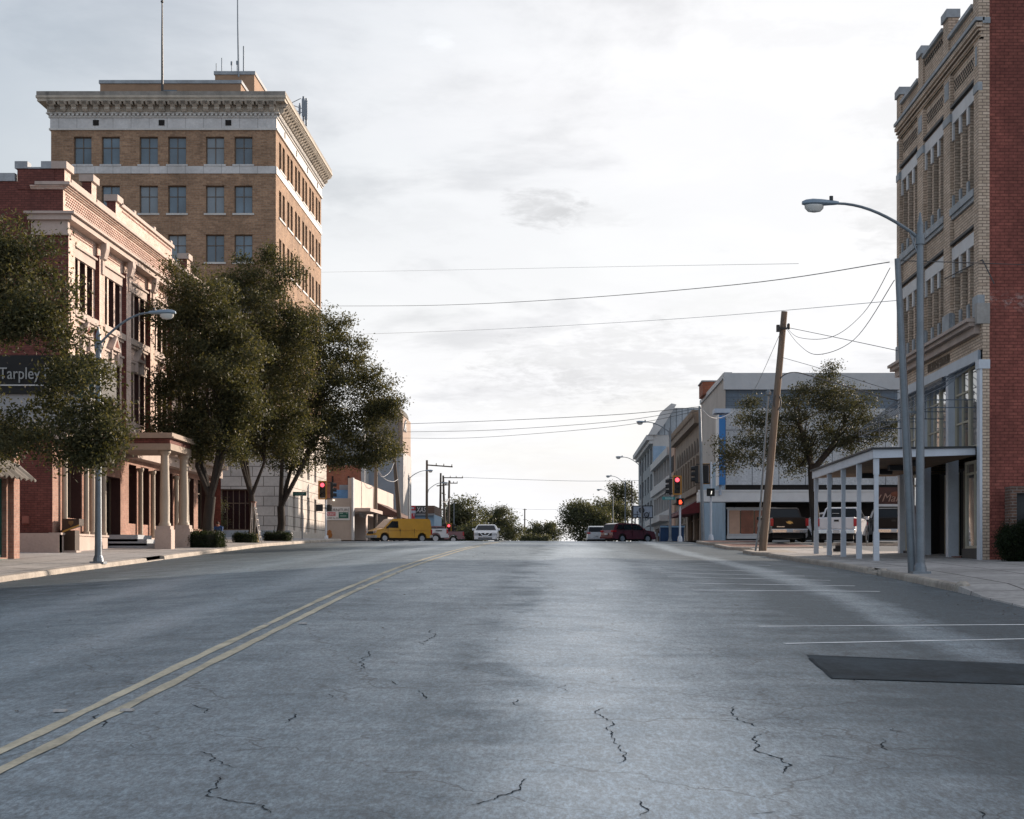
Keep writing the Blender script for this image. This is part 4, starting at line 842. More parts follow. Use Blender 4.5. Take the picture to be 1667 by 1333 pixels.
# ------------------------------------------------------------------ beige brick building on the right, with canopy
def right_building():
    X, Y0, Y1, XB = 12.42, 50.4, 62.75, 78.  # unseen depth of the block is stretched to shade the near road
    Z = lambda r: r + EYE
    t = thing('brick_store_building', 'beige brick front over a post-held canopy, with a red painted flank wall', 'building', (X, Y0, SW(X, Y0)))
    base = G(XR, Y0) - .3; o, u, n = (X, 0, 0), (0, 1, 0), (-1, 0, 0)
    bays = [(51.0, 54.1), (55.05, 58.15), (59.1, 62.2)]
    ops = []
    for a, b in bays:
        w = (b - a - .1) / 3
        for k in range(3): q = a + .05 + w * k; ops += [(q + .13, q + w - .13, Z(11.2), Z(13.85)), (q + .13, q + w - .13, Z(7.45), Z(9.52))]
    mb = MB(); wall(mb, o, u, n, Y0, Y1, Z(6.3), Z(16.0), ops, .42); mb.quad((X, Y1, base), (XB, Y1, base), (XB, Y1, Z(16)), (X, Y1, Z(16)))
    mb.build('front_wall', M['beige_brick'], t)
    mb = MB(); mb.quad((X + .21, Y0, base), (XB, Y0, base), (XB, Y0, Z(16.8)), (X + .21, Y0, Z(16.8))); mb.quad((XB, Y0, base), (XB, Y1, base), (XB, Y1, Z(16)), (XB, Y0, Z(16))); mb.build('flank_wall', M['red_side'], t)
    mb = MB(); mb.quad((X, Y0, base), (X + .21, Y0, base), (X + .21, Y0, Z(16.8)), (X, Y0, Z(16.8))); mb.build('corner_return', M['beige_brick'], t)
    mb = MB(); mb.quad((X, Y0, Z(15.9)), (XB, Y0, Z(15.9)), (XB, Y1, Z(15.9)), (X, Y1, Z(15.9))); mb.build('roof', M['roof_dark'], t)
    for p in ops: window_unit(t, o, u, n, *p, .42, M['frame_brown'], M['glass_black'], (), (.5,), .05)
    # piers, panel courses, lintels, sills
    mb = MB()
    for a, b in ((Y0 + .002, 51.0), (54.1, 55.05), (58.15, 59.1), (62.2, Y1)): mb.box(X - .11, X + .05, a, b, Z(7.5), Z(15.45))
    split(mb, 'pier', M['beige_brick'], t)
    lin = MB(); hood = MB(); sill = MB(); pan = MB()
    for a, b in bays:
        for zt, zs, key in ((13.86, 11.18, 1), (9.53, 7.43, 0)):
            lin.cut(); lin.box(X - .06, X + .03, a, b, Z(zt), Z(zt + .40)); hood.box(X - .12, X + .02, a, b, Z(zt + .50), Z(zt + .58))
            w = (b - a - .1) / 3
            for k in range(4): q = a + .05 + w * k; lin.box(X - .055, X + .03, max(a, q - .125), min(b, q + .125), Z(zt - .52), Z(zt - .001)); sill.box(X - .055, X + .03, max(a, q - .125), min(b, q + .125), Z(zs + .0), Z(zs + .42))
            if key: sill.box(X - .14, X + .02, a, b, Z(zs - .22), Z(zs - .001)); sill.box(X - .08, X + .02, a, b, Z(zs - .34), Z(zs - .222))
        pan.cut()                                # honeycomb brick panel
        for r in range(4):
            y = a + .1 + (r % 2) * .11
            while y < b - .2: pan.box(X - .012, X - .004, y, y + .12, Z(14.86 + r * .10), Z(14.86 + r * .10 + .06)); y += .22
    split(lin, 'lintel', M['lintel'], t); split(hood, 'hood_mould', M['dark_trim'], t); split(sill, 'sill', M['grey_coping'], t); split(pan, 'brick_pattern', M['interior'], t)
    mb = MB()
    for a, b in ((Y0 + .001, 51.0), (54.1, 55.05), (58.15, 59.1), (62.2, Y1)): mb.cut(); mb.box(X - .15, X + .06, a - .03, b + .03, Z(7.3), Z(7.9)); mb.cut(); mb.box(X - .14, X + .05, a - (.05 if a > 51 else 0), b, Z(13.95), Z(14.2)); mb.cut(); mb.box(X - .1, X - .125, a + .2, b - .2, Z(14.75), Z(15.3))
    split(mb, 'pier_block', M['grey_coping'], t)
    mb = MB()
    for k in range(4): mb.box(X - .05 - .045 * k, X + .04, Y0 - .001 - .012 * k, Y1 + .02 * k, Z(15.46 + .12 * k), Z(15.46 + .12 * k + (.065 if k < 3 else .12)))
    mb.box(X - .05, X + .04, Y0 - .001, Y1, Z(15.45), Z(15.99)); mb.build('corbel_course', M['beige_brick'], t)
    mb = MB(); mb.box(X - .22, X + .05, Y0 - .06, Y1 + .05, Z(15.995), Z(16.10)); mb.box(X - .001, X + .22, Y0 - .06, Y0 + .0, Z(15.92), Z(16.09)); mb.build('string_course', M['grey_coping'], t)
    mb = MB(); par = [(Y0 + .001, 51.1, 17.3), (51.1, 54.35, 16.62), (54.35, 55.1, 17.35), (55.1, 58.2, 17.15), (58.2, 58.95, 17.35), (58.95, 62.0, 16.62), (62.0, Y1, 17.0)]
    for a, b, h in par: mb.box(X - .05 - (.06 if b - a < 1.5 else 0), X + .22, a, b, Z(16.1), Z(h))
    mb.build('parapet', M['beige_brick'], t)
    mb = MB()
    for a, b, h in par:
        w = .07 if b - a < 1.5 else .05; mb.box(X - .06 - .05 - w, X + .24 + w * .3, a - (.05 if w > .06 else -.06), b + (.05 if w > .06 else -.06), Z(h) + .002, Z(h) + (.27 if w > .06 else .12))
    split(mb, 'coping', M['grey_coping'], t)
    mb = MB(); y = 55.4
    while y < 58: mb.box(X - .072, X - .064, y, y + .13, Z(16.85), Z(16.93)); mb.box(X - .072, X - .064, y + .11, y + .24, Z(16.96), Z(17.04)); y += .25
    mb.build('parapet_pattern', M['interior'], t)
    # sill cornice above the lettering
    mb = MB(); mb.box(X - .42, X + .02, Y0 + .25, Y1 + .2, Z(7.14), Z(7.24)); mb.box(X - .32, X + .02, Y0 + .3, Y1 + .25, Z(7.02), Z(7.138)); mb.box(X - .16, X + .02, Y0 + .32, Y1 + .1, Z(6.80), Z(7.018)); mb.build('sill_cornice', M['stone'], t)
    mb = MB(); mb.box(X - .16, X + .215, Y0 - .03, Y0 + .31, Z(7.05), Z(7.66)); mb.build('corner_block', mat('grey_block_stone', (.33, .31, .29), .8, .2, 2.), t)
    mb = MB(); mb.box(X - .07, X + .03, Y0 + .3, Y1 + .05, Z(6.0), Z(6.31)); mb.build('lintel_beam', M['steel_blue'], t)
    tx = text_mb('BALL HOUSE OF SAN ANGELO', .40, lambda x, y, z: (X - .012 - z, 54.6 - x * .60, Z(6.42) + y), .012, 'RIGHT'); tx.build('lettering', M['frame_brown'], t)
    # shop front: pilasters, transom windows over the canopy, glazing below
    mb = MB()
    for y in (Y0 + .002, 54.5, 58.6, 62.35): mb.box(X - .08, X + .25, y, y + .36, base, Z(5.99))
    mb.box(X - .11, X + .22, Y0 - .03, Y0 + .42, Z(5.72), Z(5.99)); split(mb, 'shopfront_pilaster', M['post'], t)
    sec = [(Y0 + .37, 54.5), (54.87, 58.6), (58.97, 62.35)]
    for k, (a, b) in enumerate(sec):
        h = (b - a) / 2
        for s in (0, 1): window_unit(t, (X + .12, 0, 0), u, n, a + h * s, a + h * (s + 1), Z(3.5), Z(5.99), .1, M['frame_cream'], M['shop_glass'], (.5,) if s else (), (.35, .72) if s else (), .07, 'transom_window')
    for a, b in ((Y0 + .37, 53.2), (60.2, 62.35)): window_unit(t, (X + .12, 0, 0), u, n, a, b, Z(.42), Z(3.1), .1, M['frame_cream'], M['shop_glass'], (.5,), (.86,), .08, 'shop_window')
    mb = MB(); mb.box(X + .05, X + .3, Y0 + .37, 53.2, base, Z(.42)); mb.box(X + .05, X + .3, 60.2, 62.35, base, Z(.42)); split(mb, 'stall_riser', M['dark_trim'], t)
    mb = MB(); mb.box(X + .9, X + 1.0, 53.2, 60.2, base, Z(3.1)); mb.box(X + .12, X + 1.0, 53.15, 53.2, base, Z(3.1)); mb.box(X + .12, X + 1.0, 60.2, 60.25, base, Z(3.1)); mb.build('lobby_wall', M['interior'], t)
    for a in (54.2, 57.0): window_unit(t, (X + .78, 0, 0), u, n, a, a + 1.9, Z(.15), Z(3.0), .1, M['frame_cream'], M['glass'], (.5,), (.42,), .08, 'door')
    mb = MB(); mb.box(X + .02, X + .9, 53.2, 60.2, base, SW(X, 53.2) + .06); mb.build('door_step', M['paver'], t)
    # canopy: sloping roof on five posts
    cx, c0, c1 = 9.3, 50.9, 63.3; Zt = lambda x: 3.36 + (x - cx) * .014
    cpn = MB(); cpn.prism([(cx - .02, Z(Zt(cx) - .26)), (X - .085, Z(Zt(X) - .20)), (X - .085, Z(Zt(X))), (cx - .02, Z(Zt(cx)))], 'y', c0, c0 + .06); cpn.prism([(cx - .02, Z(Zt(cx) - .26)), (X - .085, Z(Zt(X) - .20)), (X - .085, Z(Zt(X))), (cx - .02, Z(Zt(cx)))], 'y', c1 - .06, c1)
    cpn.box(cx - .02, cx + .06, c0 + .062, c1 - .062, Z(3.10), Z(3.36)); ca = cpn.build('canopy', M['post'], t)
    mb = MB(); mb.prism([(cx - .09, Z(Zt(cx) + .005)), (X - .085, Z(Zt(X) + .005)), (X - .085, Z(Zt(X) + .06)), (cx - .09, Z(Zt(cx) + .06))], 'y', c0 - .07, c1 + .07); mb.build('canopy_roof', M['dark_trim'], ca)
    mb = MB(); mb.prism([(cx + .062, Z(3.13)), (X - .085, Z(3.18)), (X - .085, Z(3.22)), (cx + .062, Z(3.17))], 'y', c0 + .062, c1 - .062); mb.build('soffit', M['soffit'], ca)
    mb = MB()
    for y in (52.6, 55.2, 57.8, 60.4): mb.box(10.6, 11.2, y, y + .35, Z(2.98), Z(3.14))
    split(mb, 'soffit_light', M['dark_trim'], ca)
    for y in (51.05, 54., 57., 60., 63.1):
        px = cx + .10; g = SW(px, y); w = .062
        mb = MB(); mb.box(px - w, px + w, y - w, y + w, g - .05, Z(3.10)); mb.box(px - w - .02, px + w + .02, y - w - .02, y + w + .02, g - .04, g + .86); mb.box(px - w - .015, px + w + .015, y - w - .015, y + w + .015, Z(2.62), Z(3.098)); mb.build('post', M['post'], ca)
    # bare awning frame above the canopy
    mb = MB(); ax = X - 1.45
    z1, z0, zv = Z(5.95), Z(4.85), Z(4.62)
    for k in range(17):
        y = 50.95 + (63.0 - 50.95) * k / 16; mb.tube([(X - .09, y, z1), (ax, y, z0)], .011, 4)
    for x, z in ((X - .09, z1), (X - .5, z1 - (z1 - z0) * .3), (X - .9, z1 - (z1 - z0) * .6), (ax, z0), (ax, zv)): mb.tube([(x, 50.95, z), (x, 63., z)], .016, 4)
    for k in range(47):
        y = 50.95 + (63.0 - 50.95) * k / 46
        if k % 2 == 0: mb.tube([(ax, y, z0), (ax, y, zv)], .010, 4)
    for y in (50.95, 55.0, 59.0, 63.0): mb.tube([(ax, y, zv), (X - .09, y, zv)], .016, 4); mb.tube([(ax, y, z0), (X - .09, y, z0)], .014, 4); mb.tube([(X - .7, y, zv), (X - .7, y, z1 - .55)], .012, 4)
    mb.build('awning_frame', mat('awning_frame_paint', (.10, .12, .15), .5, .2), t)
    mb = MB(); mb.box(X - .15, X + .1, 55.1, 58.4, Z(5.75), Z(5.98)); mb.build('awning_roller', M['steel_dark'], t)
    mb = MB(); mb.tube([(X - .12, 54.57, Z(9.1)), (X - .2, 54.5, Z(9.05)), (X - .05, 50.2, Z(8.9)), (X + .3, 50.22, Z(8.2))], .02, 5); mb.build('service_cable', M['wire'], t)
right_building()

# ------------------------------------------------------------------ pale concrete store across the car park
def concrete_building():
    X, Y0, Y1, XB = 12.55, 131., 154., 52.
    z = lambda py: wz(py, Y0); base = G(XR, Y0) - .3
    t = thing('concrete_store_building', 'big pale grey windowless store with blue-grey top band behind the car park', 'building', (X, Y0, base))
    mb = MB(); mb.quad((X, Y0, base), (X, Y1, base), (X, Y1, z(609)), (X, Y0, z(609))); mb.quad((X, Y1, base), (XB, Y1, base), (XB, Y1, z(609)), (X, Y1, z(609))); mb.quad((XB, Y0, base), (XB, Y1, base), (XB, Y1, z(609)), (XB, Y0, z(609))); mb.quad((X, Y0, z(611)), (XB, Y0, z(611)), (XB, Y1, z(611)), (X, Y1, z(611)))
    mb.build('side_wall', M['concrete'], t)
    mb = MB(); mb.box(X + .001, XB - .001, Y0 + .25, Y0 + .45, z(666), z(630)); mb.build('band', M['band_blue'], t)
    mb = MB(); mb.box(X, XB, Y0 - .08, Y0 + .5, z(634), z(607)); mb.box(X - .12, X + .5, Y0 - .1, Y0 + .55, z(633.9), z(606)); mb.build('parapet_fascia', M['fascia'], t)
    mb = MB(); mb.box(X - .001, XB, Y0, Y0 + .5, z(789), z(665)); mb.build('pebble_wall', M['pebble'], t)
    mb = MB(); mb.box(X - .14, X - .001, Y0 + .5, Y1 - .1, z(614), z(606)); mb.build('side_coping', M['fascia'], t)
    mb = MB(); mb.box(X - .03, X - .001, Y0 + .4, Y1 - 1, base, z(742)); mb.box(X - .028, X + 0.02, Y0 - .02, Y0 + .399, base, z(800)); mb.build('painted_panel', M['blue_paint'], t)
    mb = MB(); x1 = wx(1418, Y0); mb.box(X - 2.2, x1, Y0 - 1.9, Y0 + .2, z(818), z(802)); mb.box(X - 2.25, x1 + .05, Y0 - 1.95, Y0 - 1.7, z(801.9), z(799)); mb.build('canopy', M['white_sign'], t)
    mb = MB(); mb.box(X + .02, XB, Y0 + .12, Y0 + .48, z(799), z(789.2)); mb.build('dark_reveal', M['interior'], t)
    mb = MB(); mb.box(X + .9, XB, Y0 + .8, Y0 + .95, base, z(799.2)); mb.build('shopfront', M['interior'], t)
    # glazed display case on the corner
    a, b = wx(1183, Y0), wx(1262, Y0)
    window_unit(t, (0, Y0 - .6, 0), (1, 0, 0), (0, -1, 0), a, b, z(871), z(829), .1, M['fascia'], M['glass'], (.14,), (), .12, 'display_window')
    mb = MB(); mb.box(a, b, Y0 - .55, Y0 + .3, z(877), z(871.2)); mb.build('display_case_base', M['fascia'], t)
    mb = MB(); mb.box(a - .05, b, Y0 - .62, Y0 + .3, z(829), z(826)); mb.build('display_case_top', M['fascia'], t)
    mb = MB(); mb.box(wx(1186, Y0), wx(1203, Y0), Y0 - .615, Y0 - .56, z(869), z(831)); mb.build('display_backing', M['peach'], t)
    mb = MB(); mb.box(wx(1205, Y0), wx(1225, Y0), Y0 - .612, Y0 - .56, z(869), z(831)); mb.box(wx(1228, Y0), wx(1245, Y0), Y0 - .612, Y0 - .56, z(869), z(831)); mb.build('display_poster', mat('display_drapes', (.20, .075, .045), .4, .35, 1.5), t)
    # shop sign under the canopy on the right
    x0, x1 = wx(1424, Y0), wx(1470, Y0); ys = Y0 - .9
    mb = MB(); mb.box(x0, x1, ys, ys + .2, z(821), z(794)); sg = mb.build('shop_sign', mat('dark_red_sign', (.05, .014, .010), .5, .3), t)
    mb = MB(); mb.box(x0 - .1, x1, ys - .03, ys + .15, z(825), z(821.2)); mb.box(x0 - .14, x0 - .002, ys - .03, ys + .2, z(876), z(789)); mb.build('sign_frame', M['lintel'], sg)
    text_mb('Mar', .92, lambda x, y, q: (wx(1431, Y0) + x * .95 + y * .35, ys - .02 - q, z(817) + y), .015, 'LEFT').build('sign_lettering', mat('script_lettering', (.33, .19, .14), .6), sg)
    mb = MB(); mb.tube([(wx(1455, Y0), ys - .02, z(816)), (wx(1460, Y0), ys - .02, z(811)), (wx(1469, Y0), ys - .02, z(812))], .045, 5); mb.tube([(wx(1423, Y0), ys - .02, z(819)), (wx(1431, Y0), ys - .02, z(806))], .05, 5); mb.build('sign_flourish', bpy.data.materials['script_lettering'], sg)
    mb = MB(); mb.lathe((0, 0, 0), [(.01, -.1), (.4, -.05), (.4, .05), (.01, .1)], 16); v = [(wx(1456, Y0) + p[0] * 1.2, ys - .03 + p[2] * .3, z(805) + p[1] * .5) for p in mb.v]; mb.v = v; mb.build('sign_ornament', mat('orange_sign_ornament', (.15, .042, .018), .6), sg)
    mb = MB(); mb.box(wx(1138, 151), wx(1168, 151), 147., 151., z(609), wz(625, 149)); mb.build('lift_tower', M['far_brick'], t)
    mb = MB(); mb.box(wx(1138, 151) - .1, wx(1168, 151) + .1, 146.9, 151.1, wz(625, 149) + .002, wz(623, 149)); mb.build('lift_tower_coping', M['grey_coping'], t)
    # upright blue blade sign on the corner
    s = thing('blade_sign', 'tall bright blue upright blade sign on the corner of the pale grey store', 'sign', (12.1, 128.2, z(795)))
    Ys = 128.2; mb = MB(); mb.box(wx(1170.5, Ys), wx(1181, Ys), Ys, Ys + 1.6, wz(789, Ys), wz(676, Ys)); mb.build('panel', M['blue_sign'], s)
    mb = MB(); mb.box(wx(1168.3, Ys), wx(1170.4, Ys), Ys - .02, Ys + 1.62, wz(790, Ys), wz(675, Ys)); mb.build('edge', M['white_sign'], s)
    mb = MB(); mb.box(wx(1163, Ys), wx(1189, Ys), Ys - .1, Ys + 1.7, wz(672, Ys), wz(665, Ys)); mb.tube([(wx(1174, Ys), Ys + .8, wz(676, Ys)), (wx(1174, Ys), Ys + .8, wz(672, Ys))], .15, 6); mb.tube([(wx(1174, Ys), Ys + .8, wz(805, Ys)), (wx(1174, Ys), Ys + .8, wz(789, Ys))], .12, 6); mb.build('bracket', M['grey_sign'], s)
concrete_building()

def far_right():
    X = 12.5
    # ornate brown front
    Y0, Y1 = 154.3, 188.; base = G(XR, Y0) - .3; h = EYE + 13.3
    t = thing('ornate_store_building', 'narrow brown stone front with fluted piers and small arches, beside pale grey store', 'building', (X, Y0, base))
    mb = MB(); ops = [(Y0 + 1.2, Y0 + 7, base + .3, base + 3.4), (Y0 + 8.5, Y0 + 15, base + .3, base + 3.4), (Y0 + 18, Y0 + 30, base + .3, base + 3.4)]
    wall(mb, (X, 0, 0), (0, 1, 0), (-1, 0, 0), Y0, Y1, base, h, ops, .4); mb.quad((X, Y0, base), (32, Y0, base), (32, Y0, h), (X, Y0, h)); mb.quad((X, Y1, base), (32, Y1, base), (32, Y1, h), (X, Y1, h)); mb.quad((X, Y0, h), (32, Y0, h), (32, Y1, h), (X, Y1, h)); mb.build('wall', M['brown_facade'], t)
    for p in ops: window_unit(t, (X, 0, 0), (0, 1, 0), (-1, 0, 0), *p, .4, M['frame_brown'], M['glass_black'], (.5,), (.75,), .12, 'shop_window')
    mb = MB(); mr = MB()
    for k in range(10):
        y = Y0 + .8 + k * 3.35; mb.box(X - .35, X, y, y + .8, base + 5.6, h - 3.6)
        if k < 9:
            c = y + 2.1; P = [(c + 1.2 * math.cos(a), h - 3.2 + 1.3 * math.sin(a)) for a in np.linspace(0, math.pi, 9)]; mr.prism(P, 'x', X - .05, X + .1); mr.box(X - .05, X + .1, y + 1.15, y + 3.0, base + 6.0, h - 3.6)
    mb.box(X - .55, X, Y0 + .1, Y1, h - .7, h + .15); mb.box(X - .4, X, Y0 + .1, Y1, base + 4.9, base + 5.5)
    for k in range(28): mb.box(X - .75, X, Y0 + .4 + k * 1.2, Y0 + .9 + k * 1.2, h - .1, h + .5)
    split(mb, 'pier', M['brown_facade'], t); mr.build('arch_recess', mat('brown_recess', (.09, .07, .055), .9), t)
    mb = MB(); mb.prism([(X, base + 4.3), (X - 1.9, base + 3.2), (X - 1.9, base + 2.9), (X, base + 3.1)], 'y', Y0 + .6, Y0 + 16); a = mb.build('awning', mat('maroon_awning', (.16, .03, .035), .8), t)
    mb = MB()
    for k in range(8): y = Y0 + 1 + k * 2.; mb.prism([(X, base + 4.33), (X - 1.93, base + 3.22), (X - 1.93, base + 2.88), (X, base + 4.30)], 'y', y, y + .35)
    split(mb, 'awning_stripe', mat('grey_stripe', (.3, .25, .25), .8), a)
    # peach building set behind, only its side shows
    t = thing('peach_building', 'peach stuccoed wall rising between brown ornate front and white banded building', 'building', (X, 190, base))
    mb = MB(); mb.box(wx(1097, 190), 30, 189.0, 197, base, wz(706, 189)); mb.build('wall', M['peach'], t)
    mb = MB(); mb.box(wx(1097, 190) - .15, 30, 188.9, 197.1, wz(706, 189) + .002, wz(703, 189)); split(mb, 'coping', M['lintel'], t)
    mb = MB(); mb.box(wx(1097, 190) - .05, wx(1097, 190), 190, 195, wz(766, 189), wz(740, 189)); mb.build('window', M['interior'], t)
    # white banded building
    Y0, Y1 = 197.2, 234.; base = G(XR, Y0) - .4; h = EYE + 13.1
    t = thing('banded_office_building', 'white low office building with two long dark window bands', 'building', (X, Y0, base))
    ops = []
    for zb in (4.6, 8.6): ops += [(Y0 + 2 + k * 5.6, Y0 + 7.1 + k * 5.6, base + zb, base + zb + 2.2) for k in range(6)]
    ops += [(Y0 + 3, Y0 + 16, base + .3, base + 2.8), (Y0 + 18, Y0 + 32, base + .3, base + 2.8)]
    mb = MB(); wall(mb, (X, 0, 0), (0, 1, 0), (-1, 0, 0), Y0, Y1, base, h, ops, .5); mb.quad((X, Y0, base), (32, Y0, base), (32, Y0, h), (X, Y0, h)); mb.quad((X, Y0, h), (32, Y0, h), (32, Y1, h), (X, Y1, h)); mb.build('wall', M['pale_wall'], t)
    for p in ops: window_unit(t, (X, 0, 0), (0, 1, 0), (-1, 0, 0), *p, .5, M['frame_brown'], M['glass_black'], (.33, .66), (), .12)
    mb = MB(); mb.box(X - 1.2, X, Y0 + 1, Y1 - 1, base + 3.2, base + 3.9); mb.box(X - .4, X, Y0, Y1, base + 7.2, base + 8.1); mb.box(X - .4, X, Y0, Y1, h - .7, h + .2); split(mb, 'ledge', M['pale_wall'], t)
    # tall grey building with a metal mansard
    Y0, Y1 = 234.5, 279.; base = G(XR, Y0) - .4; f = lambda py: wz(py, Y0)
    t = thing('mansard_building', 'tall grey building with seamed metal mansard roof and moulded cornice', 'building', (X, Y0, base))
    ops = []
    for k in range(5):
        for zb in (4.5, 8.2, 12.): ops.append((Y0 + 3 + k * 8, Y0 + 7.5 + k * 8, base + zb, base + zb + 2.4))
    mb = MB(); wall(mb, (X, 0, 0), (0, 1, 0), (-1, 0, 0), Y0, Y1, base, f(716), ops, .3); mb.build('front_wall', M['grey_wall'], t)
    for p in ops: window_unit(t, (X, 0, 0), (0, 1, 0), (-1, 0, 0), *p, .3, M['frame_brown'], M['glass_blue'], (.5,), (.5,), .12)
    mb = MB(); mb.box(X + .02, 34, Y0, Y0 + .4, base, f(688)); mb.box(33.6, 34, Y0 + .4, Y1, base, f(688)); mb.build('flank_wall', M['light_grey'], t)
    mb = MB(); mb.box(X - .9, X + .02, Y0 - .2, Y1 + .6, f(716), f(708)); mb.box(X - .5, X + .01, Y0, Y1, f(722), f(716.2)); mb.build('cornice', M['pale_wall'], t)
    mb = MB(); mb.prism([(X - .3, f(708) + .01), (34.2, f(708)), (34.2, f(664)), (X + 2.2, f(664))], 'y', Y0 - .1, Y1); mb.build('mansard_roof', M['metal_roof'], t)
    mb = MB(); P = [(X - .7, f(708)), (X + .4, f(708)), (X + 1.6, f(690)), (X + 3.2, f(659)), (X + 2.5, f(657)), (X + 1.0, f(672)), (X - .3, f(700))]; mb.prism(P, 'y', Y0 - .6, Y0 - .12); mb.build('curved_gable', M['pale_wall'], t)
    mb = MB(); mb.box(wx(1063, Y0), wx(1084, Y0), Y0 - .03, Y0 - .001, f(758), f(726)); mb.build('painted_panel', mat('pale_blue_patch', (.24, .33, .43), .8), t)
    mb = MB(); mb.box(wx(1112, Y0), wx(1124, Y0), Y0 + 4, Y0 + 8, f(664), f(661)); mb.build('roof_vent', M['grey_wall'], t)
    # white two-panel sign
    Ys = 210.; t = thing('billboard', 'white two panel sign with round emblem on posts beyond the red car', 'sign', (wx(1047, Ys), Ys, G(XR, Ys)))
    g = G(XR, Ys); P = lambda px, py: (wx(px, Ys), wz(py, Ys))
    mb = MB(); (a, zb), (b, zt) = P(1031, 842), P(1062, 824); mb.box(a, b, Ys, Ys + .2, zb, zt); mb.build('panel', M['grey_sign'], t)
    mb = MB()
    for x0, x1, z0, z1 in ((a - .08, b + .08, zt, zt + .09), (a - .08, b + .08, zb - .09, zb), (a - .08, a, zb, zt), (b, b + .08, zb, zt)): mb.box(x0, x1, Ys - .05, Ys + .22, z0, z1)
    mb.box(wx(1046.4, Ys), wx(1047.3, Ys), Ys - .04, Ys - .001, zb, zt); mb.build('frame', M['dark_trim'], t)
    mb = MB(); c = P(1044.5, 830.5); e = P(1052.5, 838)
    for (cx, cz), r in ((c, .30), (e, .26)):
        pts = [(cx + r * math.cos(q), Ys - .03, cz + r * 1.05 * math.sin(q)) for q in np.linspace(0, 2 * math.pi, 17)]; mb.tube(pts, .055, 5, cap=False)
    mb.box(c[0] - .16, c[0] + .16, Ys - .05, Ys - .005, c[1] - .04, c[1] + .04); mb.box(c[0] - .16, c[0] - .09, Ys - .05, Ys - .004, c[1] - .2, c[1] + .2)
    x, zq = P(1037.5, 837.5); mb.box(x - .45, x + .25, Ys - .03, Ys - .003, zq - .03, zq + .03); mb.box(x - .025, x + .025, Ys - .032, Ys - .003, zq - .3, zq + .36); mb.box(x - .09, x + .09, Ys - .03, Ys - .002, zq - .32, zq - .2); mb.box(x - .08, x + .08, Ys - .03, Ys - .002, zq + .26, zq + .36); mb.box(e[0] - .14, e[0] + .14, Ys - .05, Ys - .004, e[1] - .06, e[1] - .01); mb.tube([(e[0] + .26, Ys - .03, e[1] - .25), (e[0] + .36, Ys - .03, e[1] + .35)], .03, 4)
    mb.build('emblem', M['black'], t)
    for px in (1034, 1059): mb = MB(); mb.box(wx(px, Ys) - .08, wx(px, Ys) + .08, Ys + .05, Ys + .2, g - .1, zb); mb.build('post', M['galv'], t)
far_right()

